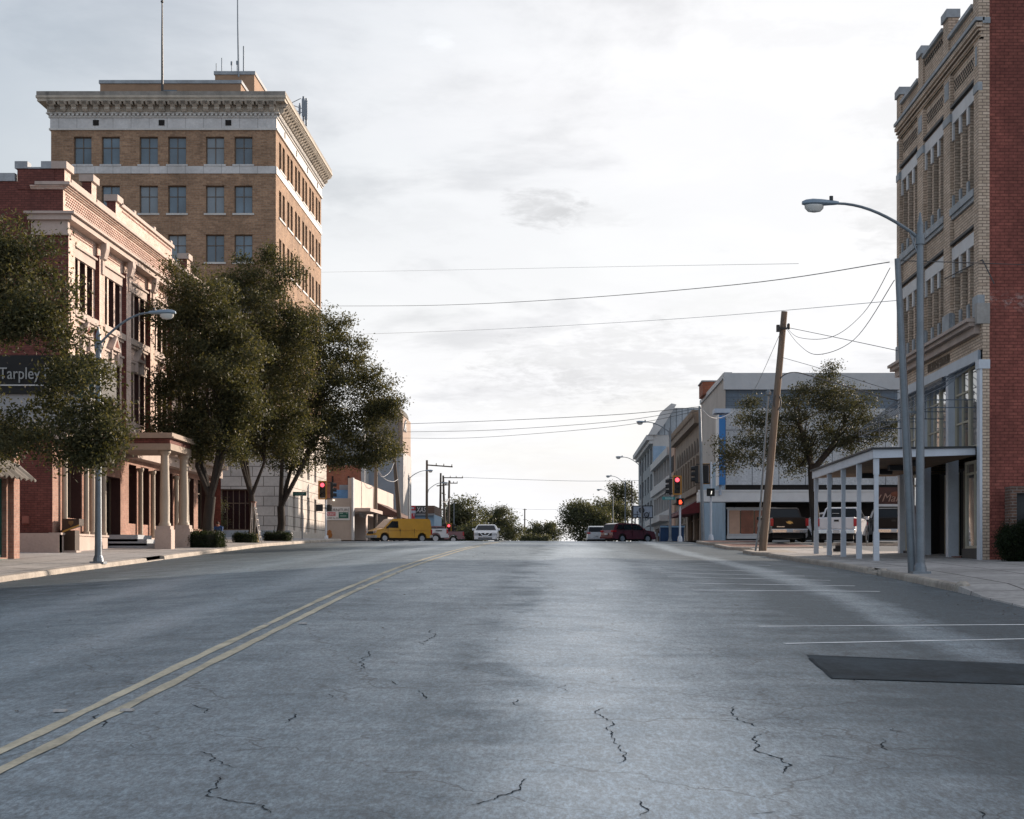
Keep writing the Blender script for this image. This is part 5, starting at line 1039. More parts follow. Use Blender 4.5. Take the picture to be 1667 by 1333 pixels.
# ------------------------------------------------------------------ left side beyond the side street
def far_left():
    X = -18.8
    Y0, Y1 = 153., 190.; z = lambda py: wz(py, Y0); base = G(XL, Y0) - .3; XW = -34.
    t = thing('furniture_store_building', 'low pale stucco store with painted furniture sign on its end wall', 'building', (X, Y0, base))
    mb = MB(); mb.quad((XW, Y0, base), (X, Y0, base), (X, Y0, z(811)), (XW, Y0, z(811))); mb.quad((XW, Y0, z(811)), (X, Y0, z(811)), (X, Y1, z(811)), (XW, Y1, z(811))); mb.build('end_wall', M['stucco'], t)
    ops = [(154.2, 163.5, base + .3, base + 3.1), (165., 176., base + .3, base + 3.1)]
    mb = MB(); wall(mb, (X, 0, 0), (0, 1, 0), (1, 0, 0), Y0, Y1, base, z(778), ops, 1.2); mb.quad((X - .4, Y0, z(811)), (X, Y0, z(811)), (X, Y0, z(778)), (X - .4, Y0, z(778))); mb.quad((X - .4, Y0, z(811)), (X - .4, Y1, z(811)), (X - .4, Y1, z(778)), (X - .4, Y0, z(778))); mb.quad((X - .4, Y0, z(778)), (X, Y0, z(778)), (X, Y1, z(778)), (X - .4, Y1, z(778))); mb.quad((X, Y1, base), (XW, Y1, base), (XW, Y1, z(811)), (X, Y1, z(811))); mb.build('front_wall', M['pink_stucco'], t)
    for p in ops: window_unit(t, (X, 0, 0), (0, 1, 0), (1, 0, 0), *p, 1.2, M['white_paint'], M['glass_black'], (.25, .5, .75), (), .14, 'shop_window')
    mb = MB(); mb.box(wx(572.5, Y0), X + .1, Y0 - .15, Y0 + .6, base, z(777.5)); mb.build('corner_pilaster', M['fascia'], t)
    mb = MB(); mb.box(X, X + 1.5, 153.9, 164.5, base + 3.15, base + 3.45); mb.build('canopy', M['stone'], t)
    mb = MB(); mb.prism([(X + .01, base + 4.6), (X + 2.2, base + 3.5), (X + 2.2, base + 3.2), (X + .01, base + 3.4)], 'y', 172, 184); mb.build('awning', mat('brown_awning', (.10, .05, .04), .8), t)
    mb = MB(); mb.box(wx(540, Y0), wx(572, Y0), Y0 + .4, Y0 + .9, z(810.9), z(797)); mb.build('tarpaulin', mat('blue_tarpaulin', (.10, .24, .46), .5, .3, 1.2, bump=.5), t)
    mb = MB(); mb.box(wx(549, Y0), wx(563, Y0), Y0 + 1.5, Y0 + 2.6, z(797), z(788)); mb.box(wx(563.2, Y0), wx(565.6, Y0), Y0 + 1.45, Y0 + 2.6, z(797), z(787)); mb.build('roof_unit', M['grey_blue_wall'], t)
    text_mb('MOTEL', 1.05, lambda x, y, q: (X + .02 + q, 158.2 + x * 1.55, z(838.5) + y), .03, 'LEFT').build('wall_lettering', M['white_sign'], t)
    mb = MB(); mb.box(wx(530.5, Y0), wx(569.5, Y0), Y0 - .08, Y0 - .002, z(846.5), z(825)); sg = mb.build('painted_sign', M['white_sign'], t)
    text_mb('OFFICE FURNITURE', .36, lambda x, y, q: (wx(569, Y0) + x * .98, Y0 - .09 - q, z(832.3) + y), .005, 'RIGHT').build('sign_lettering', M['black'], sg)
    mb = MB(); mb.box(wx(531, Y0), wx(546.5, Y0), Y0 - .1, Y0 - .081, z(839.8), z(833.5)); mb.build('sign_red_band', mat('red_band', (.50, .16, .18), .6), sg)
    text_mb('DISCOUNT', .31, lambda x, y, q: (wx(546.2, Y0) + x * .9 - .05, Y0 - .105 - q, z(838.9) + y), .004, 'RIGHT').build('sign_lettering', M['white_sign'], sg)
    text_mb('1,000 Sq. Ft.', .22, lambda x, y, q: (wx(532, Y0) + x, Y0 - .09 - q, z(844.5) + y), .004, 'LEFT').build('sign_lettering', M['steel_dark'], sg)
    mb = MB(); mb.box(wx(551.5, Y0), wx(567.5, Y0), Y0 - .1, Y0 - .082, z(843.7), z(833.6)); mb.build('sign_green_panel', M['green_sign'], sg)
    mb = MB(); mb.box(wx(554, Y0), wx(564, Y0), Y0 - .11, Y0 - .101, z(840.3), z(839.4)); mb.box(wx(553, Y0), wx(558.5, Y0), Y0 - .11, Y0 - .101, z(836), z(834.8)); mb.box(wx(563.5, Y0), wx(566.5, Y0), Y0 - .11, Y0 - .101, z(835.6), z(834.8)); mb.build('sign_print', mat('pale_green_print', (.3, .42, .38), .6), sg)
    mb = MB(); mb.box(wx(542, Y0), wx(545, Y0), Y0 - .2, Y0 - .001, z(815.3), z(813)); mb.build('wall_lamp', M['white_light'], t)
    mb = MB(); mb.lathe((wx(536.5, Y0), Y0 - .02, z(876)), [(.02, 0), (.22, .1), (.25, .35), (.18, .5), (.2, .6), (.05, .75)], 10); mb.v = [(p[0], Y0 - .03 + (p[1] - Y0) * .1, p[2]) for p in mb.v]; mb.build('rust_stain', mat('orange_stain', (.32, .13, .04), .9), t)
    # orange brick block behind it
    t = thing('orange_brick_building', 'orange brick block with grey upper storey behind the furniture store', 'building', (-30, 192, base))
    Yb = 192.; mb = MB(); mb.box(-44, wx(590, Yb), Yb, 215, base, wz(742, Yb)); mb.build('wall', M['far_brick'], t)
    mb = MB(); mb.box(-44, wx(590, Yb) + .02, Yb - .02, 215.02, wz(757, Yb), wz(700, Yb)); mb.build('upper_wall', M['grey_wall'], t)
    mb = MB()
    for px in (540, 566): mb.box(wx(px, Yb), wx(px + 3, Yb), Yb - .06, Yb - .001, wz(790, Yb), wz(775, Yb))
    split(mb, 'window', M['glass_black'], t)
    mb = MB(); mb.box(wx(588, Yb), wx(594, Yb), Yb - .1, 215, base, wz(706, Yb)); split(mb, 'pier', M['light_grey'], t)
    # tall mill with an arched roof
    Y0, Y1 = 195.8, 207.; f = lambda py: wz(py, Y0)
    t = thing('grain_mill', 'tall pale grey mill tower with dark arched roof beyond the oaks', 'building', (X, Y0, base))
    xa, xb = wx(594.2, Y0), wx(648, Y0)
    mb = MB(); mb.box(xa, xb, Y0, Y1, base, f(722)); mb.build('wall', M['grey_blue_wall'], t)
    mb = MB(); mb.box(xa + .02, xb - .02, Y0 + .02, Y1, f(721.9), f(668)); mb.build('upper_wall', mat('mill_upper', (.20, .18, .165), .85, .2, .5), t)
    mb = MB(); mb.box(xb, xb + .6, Y0 + .1, Y0 + 2.2, base, f(735)); mb.box(xb, xb + .55, Y0 + 2.4, Y1 - .2, base, f(735)); split(mb, 'bin_wall', M['light_grey'], t)
    mb = MB(); mb.box(xb - .01, xb + .5, Y0 + .5, Y1 - .5, f(734.8), f(675)); mb.build('headhouse_wall', mat('mill_tan', (.33, .25, .20), .85, .15, .5), t)
    mb = MB(); c = (xa + xb) / 2; w = (xb - xa) / 2 + .2; P = [(c + w * math.cos(a), f(670) + (f(648) - f(670)) * math.sin(a)) for a in np.linspace(0, math.pi, 15)]; mb.prism(P, 'y', Y0 - .2, Y1 + .2); mb.build('arched_roof', M['roof_dark'], t)
    mb = MB(); mb.box(xb + .5, xb + .66, Y0 + 3, Y0 + 3.5, f(700), f(690)); mb.tube([(xb + .6, Y0 + 1, f(700)), (xb + .6, Y0 + 3, f(682))], .12, 5); mb.build('chute', M['fascia'], t)
    # low brown shop with the lettered sign
    Y0 = 224.; f = lambda py: wz(py, Y0); base = G(XL, Y0) - .5
    t = thing('brown_shop', 'small brown boarded shop with a slanted lettered sign, above the yellow van', 'building', (-19, Y0, base))
    mb = MB(); mb.box(wx(640, Y0), wx(707, Y0), Y0, Y0 + 14, f(837), f(823)); mb.build('upper_wall', M['brown_shop'], t)
    mb = MB(); mb.box(wx(640, Y0) + .02, wx(707, Y0) - .02, Y0 + .02, Y0 + 13.9, base, f(837.1)); mb.build('lower_wall', M['blue_paint'], t)
    mb = MB(); mb.box(wx(640, Y0), wx(707.5, Y0), Y0 - .5, Y0, f(839), f(836)); mb.build('eaves', M['grey_wall'], t)
    mb = MB(); mb.box(wx(678, Y0), wx(694, Y0), Y0 - .2, Y0 - .01, f(835), f(823.5)); sg = mb.build('dark_sign', M['steel_dark'], t)
    text_mb('XAS', 1.0, lambda x, y, q: (wx(678, Y0) + x * .66 + y * .12, Y0 - .23 - q, f(834) + y), .02, 'LEFT').build('sign_lettering', M['white_sign'], sg)
    mb = MB(); mb.box(wx(668, Y0), wx(677, Y0), Y0 - .9, Y0 - .6, f(831.2), f(823.5)); rs = mb.build('red_sign', M['red_sign'], t)
    mb = MB(); mb.box(wx(668, Y0), wx(676, Y0), Y0 - .9, Y0 - .6, f(846), f(836)); mb.build('red_board', M['red_sign'], rs)
    mb = MB(); mb.box(wx(667, Y0), wx(677.5, Y0), Y0 - .9, Y0 - .6, f(835.8), f(831.4)); mb.box(wx(670.5, Y0), wx(675, Y0), Y0 - .93, Y0 - .901, f(828.5), f(826)); mb.prism([(wx(673.5, Y0), f(837)), (wx(675.5, Y0), f(836.6)), (wx(675, Y0), f(842))], 'y', Y0 - .93, Y0 - .901); mb.build('pale_board', M['grey_sign'], rs)
    # slim pale sign pylon by the trees
    Yp = 236.; t = thing('sign_pylon', 'slim pale sign pylon on two legs between the shop and the far poles', 'sign', (wx(708, Yp), Yp, G(XL, Yp)))
    mb = MB(); mb.box(wx(706.8, Yp), wx(710.6, Yp), Yp, Yp + .5, wz(837, Yp), wz(824.5, Yp)); mb.build('panel', M['white_sign'], t)
    for px in (706.8, 709.6): mb = MB(); mb.box(wx(px, Yp), wx(px + .8, Yp), Yp + .1, Yp + .3, G(XL, Yp) - .2, wz(837, Yp)); mb.build('post', M['white_sign'], t)
far_left()

# ------------------------------------------------------------------ vehicles
M['tyre'] = mat('tyre_rubber', (.012, .012, .012), .85, .2)
M['rim'] = mat('alloy_rim', (.42, .43, .45), .3, .15, 6., metal=.7)
M['car_glass'] = glassmat('car_glass', (.008, .010, .013), .08, .3, .3)
M['chrome'] = mat('chrome', (.55, .56, .58), .2, .1, 4., metal=.9)
M['tail'] = mat('red_tail_light', (.38, .015, .02), .2, .2)
M['head'] = glassmat('headlight_glass', (.40, .42, .45), .1, .2)
M['amber'] = mat('amber_light', (.45, .16, .03), .25, .2)
M['plastic'] = mat('black_trim_plastic', (.015, .015, .016), .6, .2)
M['plate'] = mat('licence_plate', (.5, .52, .54), .5, .1)
def pts_arch(cx, r, z0):                     # wheel arch cut into the sill line
    return [(cx + r * math.cos(a), z0 + max(0, r * math.sin(a)) * 1.0) for a in np.linspace(math.pi, 0, 9)]
SPEC = dict(
    van=dict(L=5.5, W=2.0, wb=(-1.75, 1.85), wr=.37, sill=.40, top=[(2.72, .42), (2.76, .72), (2.70, .98), (2.55, 1.06), (1.95, 1.24), (1.12, 2.0), (.9, 2.09), (-2.45, 2.10), (-2.66, 2.0), (-2.74, 1.2), (-2.75, .42)], belt=1.22, pinch=.86, ws=((1.95, 1.24), (1.12, 2.0)), rw=((-2.66, 2.0), (-2.74, 1.2)), side=[[(1.74, 1.28), (1.13, 1.86), (.55, 1.86), (.55, 1.28)]]),
    sedan=dict(L=4.7, W=1.83, wb=(-1.4, 1.4), wr=.33, sill=.26, top=[(2.30, .3), (2.34, .55), (2.2, .74), (1.2, .97), (.45, 1.40), (.05, 1.46), (-.75, 1.43), (-1.6, 1.08), (-2.2, 1.02), (-2.34, .75), (-2.32, .3)], belt=.96, pinch=.76, ws=((1.2, .97), (.45, 1.40)), rw=((-.75, 1.43), (-1.6, 1.08)), side=[[(.95, 1.0), (.38, 1.34), (-.2, 1.37), (-.2, 1.0)], [(-.28, 1.0), (-.28, 1.37), (-.75, 1.34), (-1.3, 1.03)]]),
    suv=dict(L=4.7, W=1.9, wb=(-1.38, 1.4), wr=.37, sill=.34, top=[(2.30, .38), (2.34, .75), (2.2, 1.0), (1.25, 1.12), (.55, 1.62), (.2, 1.70), (-1.6, 1.72), (-2.0, 1.62), (-2.28, 1.08), (-2.36, .8), (-2.34, .38)], belt=1.10, pinch=.80, ws=((1.25, 1.12), (.55, 1.62)), rw=((-2.0, 1.62), (-2.28, 1.08)), side=[[(.98, 1.15), (.42, 1.56), (-.25, 1.60), (-.25, 1.15)], [(-.33, 1.15), (-.33, 1.60), (-1.2, 1.60), (-1.2, 1.15)], [(-1.28, 1.15), (-1.28, 1.60), (-1.72, 1.56), (-1.95, 1.2)]]),
    pickup=dict(L=5.8, W=2.02, wb=(-1.75, 1.85), wr=.40, sill=.46, top=[(2.85, .5), (2.9, .95), (2.75, 1.16), (1.5, 1.28), (.82, 1.82), (.5, 1.90), (-.55, 1.90), (-.80, 1.84), (-.98, 1.30), (-2.86, 1.32), (-2.9, 1.25), (-2.88, .52)], belt=1.27, pinch=.80, ws=((1.5, 1.28), (.82, 1.82)), rw=((-.80, 1.84), (-.98, 1.30)), side=[[(1.22, 1.31), (.72, 1.74), (.12, 1.78), (.12, 1.31)], [(.04, 1.31), (.04, 1.78), (-.68, 1.76), (-.78, 1.31)]]))
def vehicle(kind, name, label, cat, paint, X, Y, heading, z=None, bump=None, group=None, extra=()):
    s = SPEC[kind]; Wd = s['W']; hw = Wd / 2
    gz = (G(X, Y) if XL < X < XR else G(XR if X > 0 else XL, Y) + (.1 if X > 0 else 0)) if z is None else z
    t = thing(name, label, cat, (X, Y, gz), R(heading), group)
    def hwid(x, z):
        zt = max(p[1] for p in s['top']); k = 1 - (1 - s['pinch']) * max(0, (z - s['belt']) / (zt - s['belt']))
        e = max(0, abs(x) - s['L'] / 2 + .55) / .55
        return hw * k * (1 - .09 * e ** 2) * (1 if z > .5 else .985)
    prof = list(s['top'])                    # front to rear along the top, then back along the sill with arches
    sill = []
    for c in s['wb']: sill += pts_arch(c, s['wr'] * 1.22, s['sill'])
    prof = prof + sill
    n = len(prof); bm = bmesh.new(); rows = []
    for k in (-1, -.92, .92, 1):
        f = abs(k); rows.append([bm.verts.new((x - (0 if f == 1 else 0), (hwid(x, z) - (.05 if f == 1 else 0) * 0) * (k if f == 1 else k), z)) for x, z in prof])
    for a, b in zip(rows, rows[1:]):
        for i in range(n): bm.faces.new((a[i], a[(i + 1) % n], b[(i + 1) % n], b[i]))
    bm.faces.new(rows[0]); bm.faces.new(rows[-1][::-1])
    bmesh.ops.recalc_face_normals(bm, faces=bm.faces)
    es = [e for e in bm.edges if len(e.link_faces) == 2 and e.calc_face_angle(0) > 1.0 and min(v.co.z for v in e.verts) > s['sill'] + .1]
    bmesh.ops.bevel(bm, geom=es, offset=.045, segments=2, affect='EDGES', clamp_overlap=True)
    me = bpy.data.meshes.new('body'); bm.to_mesh(me); bm.free(); me.materials.append(paint); me.polygons.foreach_set('use_smooth', [True] * len(me.polygons)); me.set_sharp_from_angle(angle=R(35))
    body = bpy.data.objects.new('body', me); COL.objects.link(body); body.parent = t
    B = lambda nm, mb, m, p=t, bev=0: mb.build(nm, m, p, local=True, bevel=bev)
    def cross(nm, a, b, m, inset=.10, t0=.06, t1=.94, off=.012):
        (xa, za), (xb, zb) = a, b; dx, dz = xb - xa, zb - za; l = math.hypot(dx, dz); nx, nz = dz / l, -dx / l
        if nz < -.2 or (abs(nz) <= .2 and nx * (xa + xb) < 0): nx, nz = -nx, -nz
        P = []
        for tt in (t0, t1):
            x, z = xa + dx * tt, za + dz * tt; w = hwid(x, z) - inset; P += [(x + nx * off, -w, z + nz * off), (x + nx * off, w, z + nz * off)]
        Q = [(x - nx * .04, y, z - nz * .04) for x, y, z in P]; mb = MB(); mb.add(P + Q, [(0, 1, 3, 2), (4, 6, 7, 5), (0, 4, 5, 1), (2, 3, 7, 6), (0, 2, 6, 4), (1, 5, 7, 3)]); return B(nm, mb, m)
    def side(nm, pts, m, sg, off=.012):
        n = len(pts); P = [(x, sg * (hwid(x, z) + off), z) for x, z in pts]; Q = [(x, y - sg * .05, z) for x, y, z in P]
        mb = MB(); mb.add(P + Q, [tuple(range(n)), tuple(range(n, 2 * n))[::-1]] + [(i, (i + 1) % n, n + (i + 1) % n, n + i) for i in range(n)]); return B(nm, mb, m)
    cross('windscreen', *s['ws'], M['car_glass'])
    if kind == 'van': cross('rear_window', *s['rw'], M['car_glass'], .15, .1, .6)
    else: cross('rear_window', *s['rw'], M['car_glass'])
    for sg in (-1, 1):
        for p in s['side']: side('side_window', p, M['car_glass'], sg)
    fx, rx = s['top'][1][0], -s['L'] / 2
    zb = s['sill'] + .05; zl = {'van': .92, 'sedan': .70, 'suv': .88, 'pickup': .98}[kind]
    mb = MB(); mb.box(fx - .25, fx + .06, -hw * .93, hw * .93, zb - .06, zb + .17); B('front_bumper', mb, bump or paint, bev=.03)
    mb = MB(); xr = min(p[0] for p in s['top']); mb.box(xr - .10, xr + .25, -hw * .93, hw * .93, zb - .02, zb + .20); B('rear_bumper', mb, bump or paint, bev=.03)
    mb = MB(); mb.box(fx - .12, fx + .025, -hw * .55, hw * .55, zl - .17, zl + .06); B('grille', mb, M['plastic'])
    for sg in (-1, 1):
        mb = MB(); mb.box(fx - .30, fx + .02, sg * hw * .58, sg * hw * .93, zl - .10, zl + .09); B('headlight', mb, M['head'], bev=.03)
        mb = MB()
        if kind == 'pickup': mb.box(xr - .012, xr + .14, sg * hw * .84, sg * hw * 1.004, .86, 1.26)
        elif kind == 'suv': mb.box(xr - .015, xr + .35, sg * hw * .62, sg * hw * .97, .92, 1.08)
        elif kind == 'van': mb.box(xr - .012, xr + .1, sg * hw * .80, sg * hw * .96, .75, 1.15)
        else: mb.box(xr - .01, xr + .3, sg * hw * .55, sg * hw * .96, .76, .92)
        B('tail_light', mb, M['tail'], bev=.015)
        mx = s['side'][0][0][0] - .1; mz = s['belt'] + .08; mb = MB(); mb.box(mx - .08, mx + .08, sg * (hwid(mx, mz) + .02), sg * (hwid(mx, mz) + .22), mz - .07, mz + .10); B('door_mirror', mb, M['plastic'] if kind == 'van' else paint, bev=.03)
        mb = MB()
        for x in ([.5, -.35] if kind != 'van' else [.45]):
            if x < s['side'][-1][-1][0] - .3: continue
            mb.box(x - .14, x + .02, sg * (hw - .02), sg * (hw + .015), s['belt'] - .16, s['belt'] - .12)
        if mb.v: split(mb, 'door_handle', M['plastic'], t, local=True)
        mb = MB()
        for x in ({'van': [1.55, .38, -1.0], 'sedan': [.95, -.24, -1.2], 'suv': [.95, -.29, -1.22], 'pickup': [1.2, .08, -.92]}[kind]): mb.box(x - .008, x + .008, sg * (hw - .03), sg * (hw * 1.002), s['sill'] + .12, s['belt'] - .02)
        split(mb, 'door_seam', M['plastic'], t, local=True)
    mb = MB(); mb.box(xr - .125, xr - .02, -.16, .16, zb + (.24 if kind in ('pickup',) else .30 if kind == 'suv' else .24), zb + (.38 if kind == 'pickup' else .45 if kind == 'suv' else .39)) if kind != 'pickup' else mb.box(xr - .125, xr - .09, -.16, .16, zb + .02, zb + .17); B('licence_plate', mb, M['plate'])
    mb = MB(); mb.box(-s['L'] / 2 + .35, s['L'] / 2 - .35, -hw * .8, hw * .8, .22, s['sill'] + .12); B('underbody', mb, M['plastic'])
    if kind == 'pickup':
        mb = MB(); mb.box(-2.80, -1.05, -hw * .84, hw * .84, 1.30, 1.335); B('bed_liner', mb, M['plastic'])
        mb = MB(); mb.box(xr - .022, xr + .06, -hw * .82, hw * .82, .74, 1.29); B('tailgate', mb, paint, bev=.02)
        mb = MB(); mb.box(xr - .035, xr - .02, -.12, .12, 1.10, 1.20); B('tailgate_handle', mb, M['plastic'])
    for cx in s['wb']:
        for sg in (-1, 1):
            w = thing('wheel', None, None, (0, 0, 0)); w.parent = t; r = s['wr']; wd = .22
            mb = MB(); y0 = sg * (hw - .02); mb.lathe((0, 0, 0), [(r * .55, 0), (r * .93, 0), (r, .03), (r, wd - .03), (r * .93, wd), (r * .55, wd)], 22); mb.v = [(cx + p[0], y0 - sg * p[2], r + p[1]) for p in mb.v]; B('tyre', mb, M['tyre'], w)
            mb = MB(); mb.lathe((0, 0, 0), [(r * .62, 0), (r * .62, .03), (r * .2, .05), (r * .16, .02)], 18); mb.v = [(cx + p[0], y0 - sg * (p[2] - .01), r + p[1]) for p in mb.v]
            for k in range(6):
                a = k * math.pi / 3; c, q = math.cos(a), math.sin(a); P = [(r * .12, -.035), (r * .60, -.05), (r * .60, .05), (r * .12, .035)]
                mb.add([(cx + u * c - v * q, y0 + sg * .004, r + u * q + v * c) for u, v in P] + [(cx + u * c - v * q, y0 - sg * .04, r + u * q + v * c) for u, v in P], [(0, 1, 2, 3), (7, 6, 5, 4), (0, 4, 5, 1), (1, 5, 6, 2), (2, 6, 7, 3), (3, 7, 4, 0)])
            B('rim', mb, M['rim'], w)
    for nm, f, m in extra:
        mb = MB(); f(mb, xr, hw, fx); B(nm, mb, m)
    return t
P_ = paintmat
vehicle('van', 'cargo_van', 'yellow cargo van with no rear side windows, turning at the crossroads', 'van', P_('yellow_van_paint', (.52, .27, .012), .35), wx(650, 150), 150, 211, bump=M['pale_wall'] if False else mat('grey_bumper', (.30, .30, .30), .5), group='vehicles at the crossroads',
        extra=[('turn_signal', lambda m, xr, hw, fx: [m.box(fx - .02, fx + .03, s * hw * .86, s * hw * .97, .86, 1.0) for s in (-1, 1)], M['amber']), ('side_moulding', lambda m, xr, hw, fx: [m.box(-2.4, 2.2, s * (hw - .02), s * (hw + .004), 1.06, 1.08) for s in (-1, 1)], M['signal_yellow'])])
vehicle('pickup', 'pickup_truck', 'white pickup half hidden behind the yellow van', 'pickup', P_('white_paint_a', (.58, .60, .64)), wx(725, 160) - 2.7, 160, 186, group='vehicles at the crossroads', extra=[('decal', lambda m, xr, hw, fx: m.box(-2.35, -1.75, hw - .002, hw + .006, 1.08, 1.16), M['plastic'])])
vehicle('pickup', 'pickup_truck', 'dark red pickup whose bed shows beyond the white pickup', 'pickup', P_('dark_red_paint_a', (.13, .012, .018)), wx(752, 186) - 2.7, 186, 184, group='vehicles at the crossroads')
vehicle('sedan', 'sedan_car', 'white sedan coming head on over the crest of the street', 'car', P_('white_paint_b', (.62, .64, .67)), wx(791.5, 135), 135.5, -90, group='vehicles at the crossroads', z=G(wx(791.5, 135), 135) + .02,
        extra=[('grille_chrome', lambda m, xr, hw, fx: m.prism([(-.45, .76), (-.36, .76), (-.16, .58), (.16, .58), (.36, .76), (.45, .76), (.2, .52), (-.2, .52)], 'x', fx - .02, fx + .045), M['chrome']), ('emblem', lambda m, xr, hw, fx: m.box(fx, fx + .05, -.07, .07, .66, .74), M['chrome']), ('lower_grille', lambda m, xr, hw, fx: m.box(fx - .02, fx + .066, -.55, .55, .30, .40), M['plastic'])])
vehicle('suv', 'suv_car', 'silver sport utility car beyond the dark red one, seen from behind', 'car', P_('silver_paint', (.36, .40, .44)), wx(970, 172), 172, 90, group='vehicles at the crossroads')
vehicle('suv', 'suv_car', 'dark red sport utility car crossing before the silver one', 'car', P_('dark_red_paint_b', (.105, .010, .018)), wx(1023, 148), 148, 36, group='vehicles at the crossroads')
bow = lambda m, xr, hw, fx: (m.prism([(-.19, 1.0), (.13, 1.0), (.19, 1.09), (-.13, 1.09)], 'x', xr - .04, xr - .02), m.prism([(-.09, .965), (.05, .965), (.09, 1.125), (-.05, 1.125)], 'x', xr - .041, xr - .021))
vehicle('pickup', 'pickup_truck', 'dark brown pickup with gold tailgate emblem, parked by the leaning wooden pole', 'pickup', P_('dark_brown_paint', (.020, .014, .012), .4, coat=.05), wx(1277, 91) + .1, 93, 91, bump=M['chrome'], group='vehicles in the car park', extra=[('tailgate_emblem', bow, mat('gold_emblem', (.55, .38, .14), .3, .1, metal=.6)), ('tailgate_lettering', lambda m, xr, hw, fx: m.box(xr - .03, xr - .02, .25, .68, .80, .84), M['chrome'])])
vehicle('suv', 'suv_car', 'pale blue-white sport utility car behind the oak trunk in the car park', 'car', P_('white_paint_c', (.50, .54, .60)), wx(1347, 99), 99.5, 178, group='vehicles in the car park')
vehicle('pickup', 'pickup_truck', 'white pickup backed towards the canopy posts in the car park', 'pickup', P_('white_paint_d', (.58, .60, .65)), wx(1386, 86), 88.5, 74, bump=M['chrome'], group='vehicles in the car park', extra=[('wiper', lambda m, xr, hw, fx: m.box(-.97, -.90, .1, .45, 1.55, 1.58), M['plate'])])
vehicle('pickup', 'pickup_truck', 'black pickup with a bright red tail light under the far end of the canopy', 'pickup', P_('black_paint_car', (.007, .007, .009), .4, coat=.05), wx(1462, 91), 93.5, 84, bump=M['chrome'], group='vehicles in the car park')
# concrete wheel stops
for i, (px, py, Y) in enumerate([(1353, 884, 84.), (1392, 884, 84.), (1442, 885, 83.)]):
    x = wx(px, Y); mb = MB(); mb.prism([(-.09, 0), (.09, 0), (.06, .13), (-.06, .13)], 'x', -.95, .95); o = mb.build('wheel_stop', M['kerb'], local=True, bevel=.02); o.location = (x, Y, G(XR, Y) + .10)
    tag(o, ['concrete wheel stop between oak trunk and canopy posts', 'concrete wheel stop in front of the white pickup', 'concrete wheel stop in front of the black pickup'][i], 'wheel stop', 'wheel stops in the car park')
mb = MB(); mb.box(-.2, .2, -.16, .16, 0, .13); mb.box(-.12, .12, -.1, .1, .13, .24); o = mb.build('meter_cover', M['black'], local=True, bevel=.02); o.location = (wx(1365, 66.), 66., SW(12, 66.)); tag(o, 'small black utility box on the pavement between canopy posts', 'utility box')
# blue skip
t = thing('waste_skip', 'blue waste skip behind the traffic signal with the red hand', 'skip', (wx(1093, 139), 139, G(8, 139)))
mb = MB(); x, y, z = t.location; mb.prism([(y - .9, z + .15), (y + .9, z + .15), (y + 1.1, z + 1.2), (y - 1.1, z + 1.45)], 'x', x - .95, x + .95); mb.build('bin', mat('dark_blue_bin', (.012, .045, .12), .5, .2), t)
mb = MB(); mb.box(x - 1.0, x + 1.0, y - 1.2, y - 1.08, z + 1.3, z + 1.42); mb.box(x - 1.05, x - .96, y - .4, y + .4, z + .6, z + .85); mb.build('rim', M['blue_paint'], t)
for a in (-.7, .7): mb = MB(); mb.cyl((x + a - .05, y - .7, z + .09), .09, .1, 'x', 10); mb.build('wheel', M['tyre'], t)

# ------------------------------------------------------------------ street lamps
def lamp(X, Y, zb, hp, reach, sgn, label, hh=None, r=.10, group='street lamps along the street', head_z=None):
    t = thing('street_lamp', label, 'street lamp', (X, Y, zb), 0, group)
    mb = MB(); mb.tube([(0, 0, 0), (0, 0, hp * .5), (0, 0, hp)], [r * 1.1, r * .95, r * .78], 12); mb.lathe((0, 0, hp), [(r * .8, 0), (r * .5, .08), (r * .25, .22), (.02, .27)], 10); mb.build('pole', M['galv'], t, local=True, smooth=True)
    mb = MB(); mb.box(-r * 2.1, r * 2.1, -r * 2.1, r * 2.1, -.03, .05); mb.lathe((0, 0, .05), [(r * 1.6, 0), (r * 1.5, .10), (r * 1.1, .2)], 12); mb.build('base', M['galv'], t, local=True)
    hz = hh; za = hp - .35; P = []
    for k in range(11): q = k / 10; P.append((sgn * reach * q, 0, za + (hz - za) * math.sin(q * math.pi / 2) ** .9))
    mb = MB(); mb.tube(P, [.042 - .012 * k / 10 for k in range(11)], 8); mb.cyl((0, 0, za - .12), r * 1.15, .22, n=10); mb.tube([(0, 0, za - .5), (sgn * reach * .12, 0, za + (hz - za) * .17)], .02, 5); mb.build('arm', M['galv'], t, local=True, smooth=True)
    h = [(0, .06, .05), (.12, .08, .07), (.22, .095, .08), (.40, .14, .10), (.60, .155, .11), (.76, .13, .09), (.85, .06, .05)]; mb = MB(); n = 14; vs = []
    for a, w, hgt in h:
        for k in range(n): q = 2 * math.pi * k / n; zz = math.sin(q); vs.append((sgn * (reach - .05 + a), w * math.cos(q), hz + hgt * (zz if zz > 0 else zz * .55)))
    mb.add(vs, [(i * n + k, i * n + (k + 1) % n, (i + 1) * n + (k + 1) % n, (i + 1) * n + k) for i in range(len(h) - 1) for k in range(n)] + [tuple(range(n))[::-1], tuple(range((len(h) - 1) * n, len(h) * n))])
    hd = mb.build('lamp_head', M['lamp_metal'], t, local=True, smooth=True)
    mb = MB(); mb.lathe((sgn * (reach + .52), 0, hz - .21), [(.03, 0), (.10, .02), (.145, .09), (.15, .17)], 14); mb.v = [((p[0] - sgn * (reach + .52)) * 1.5 + sgn * (reach + .52), p[1], p[2]) for p in mb.v]; mb.build('lens', M['lens'], hd, local=True, smooth=True)
    mb = MB(); mb.cyl((sgn * (reach + .12), 0, hz + .07), .045, .10, n=8); mb.build('photocell', M['steel_dark'], hd, local=True)
    return t
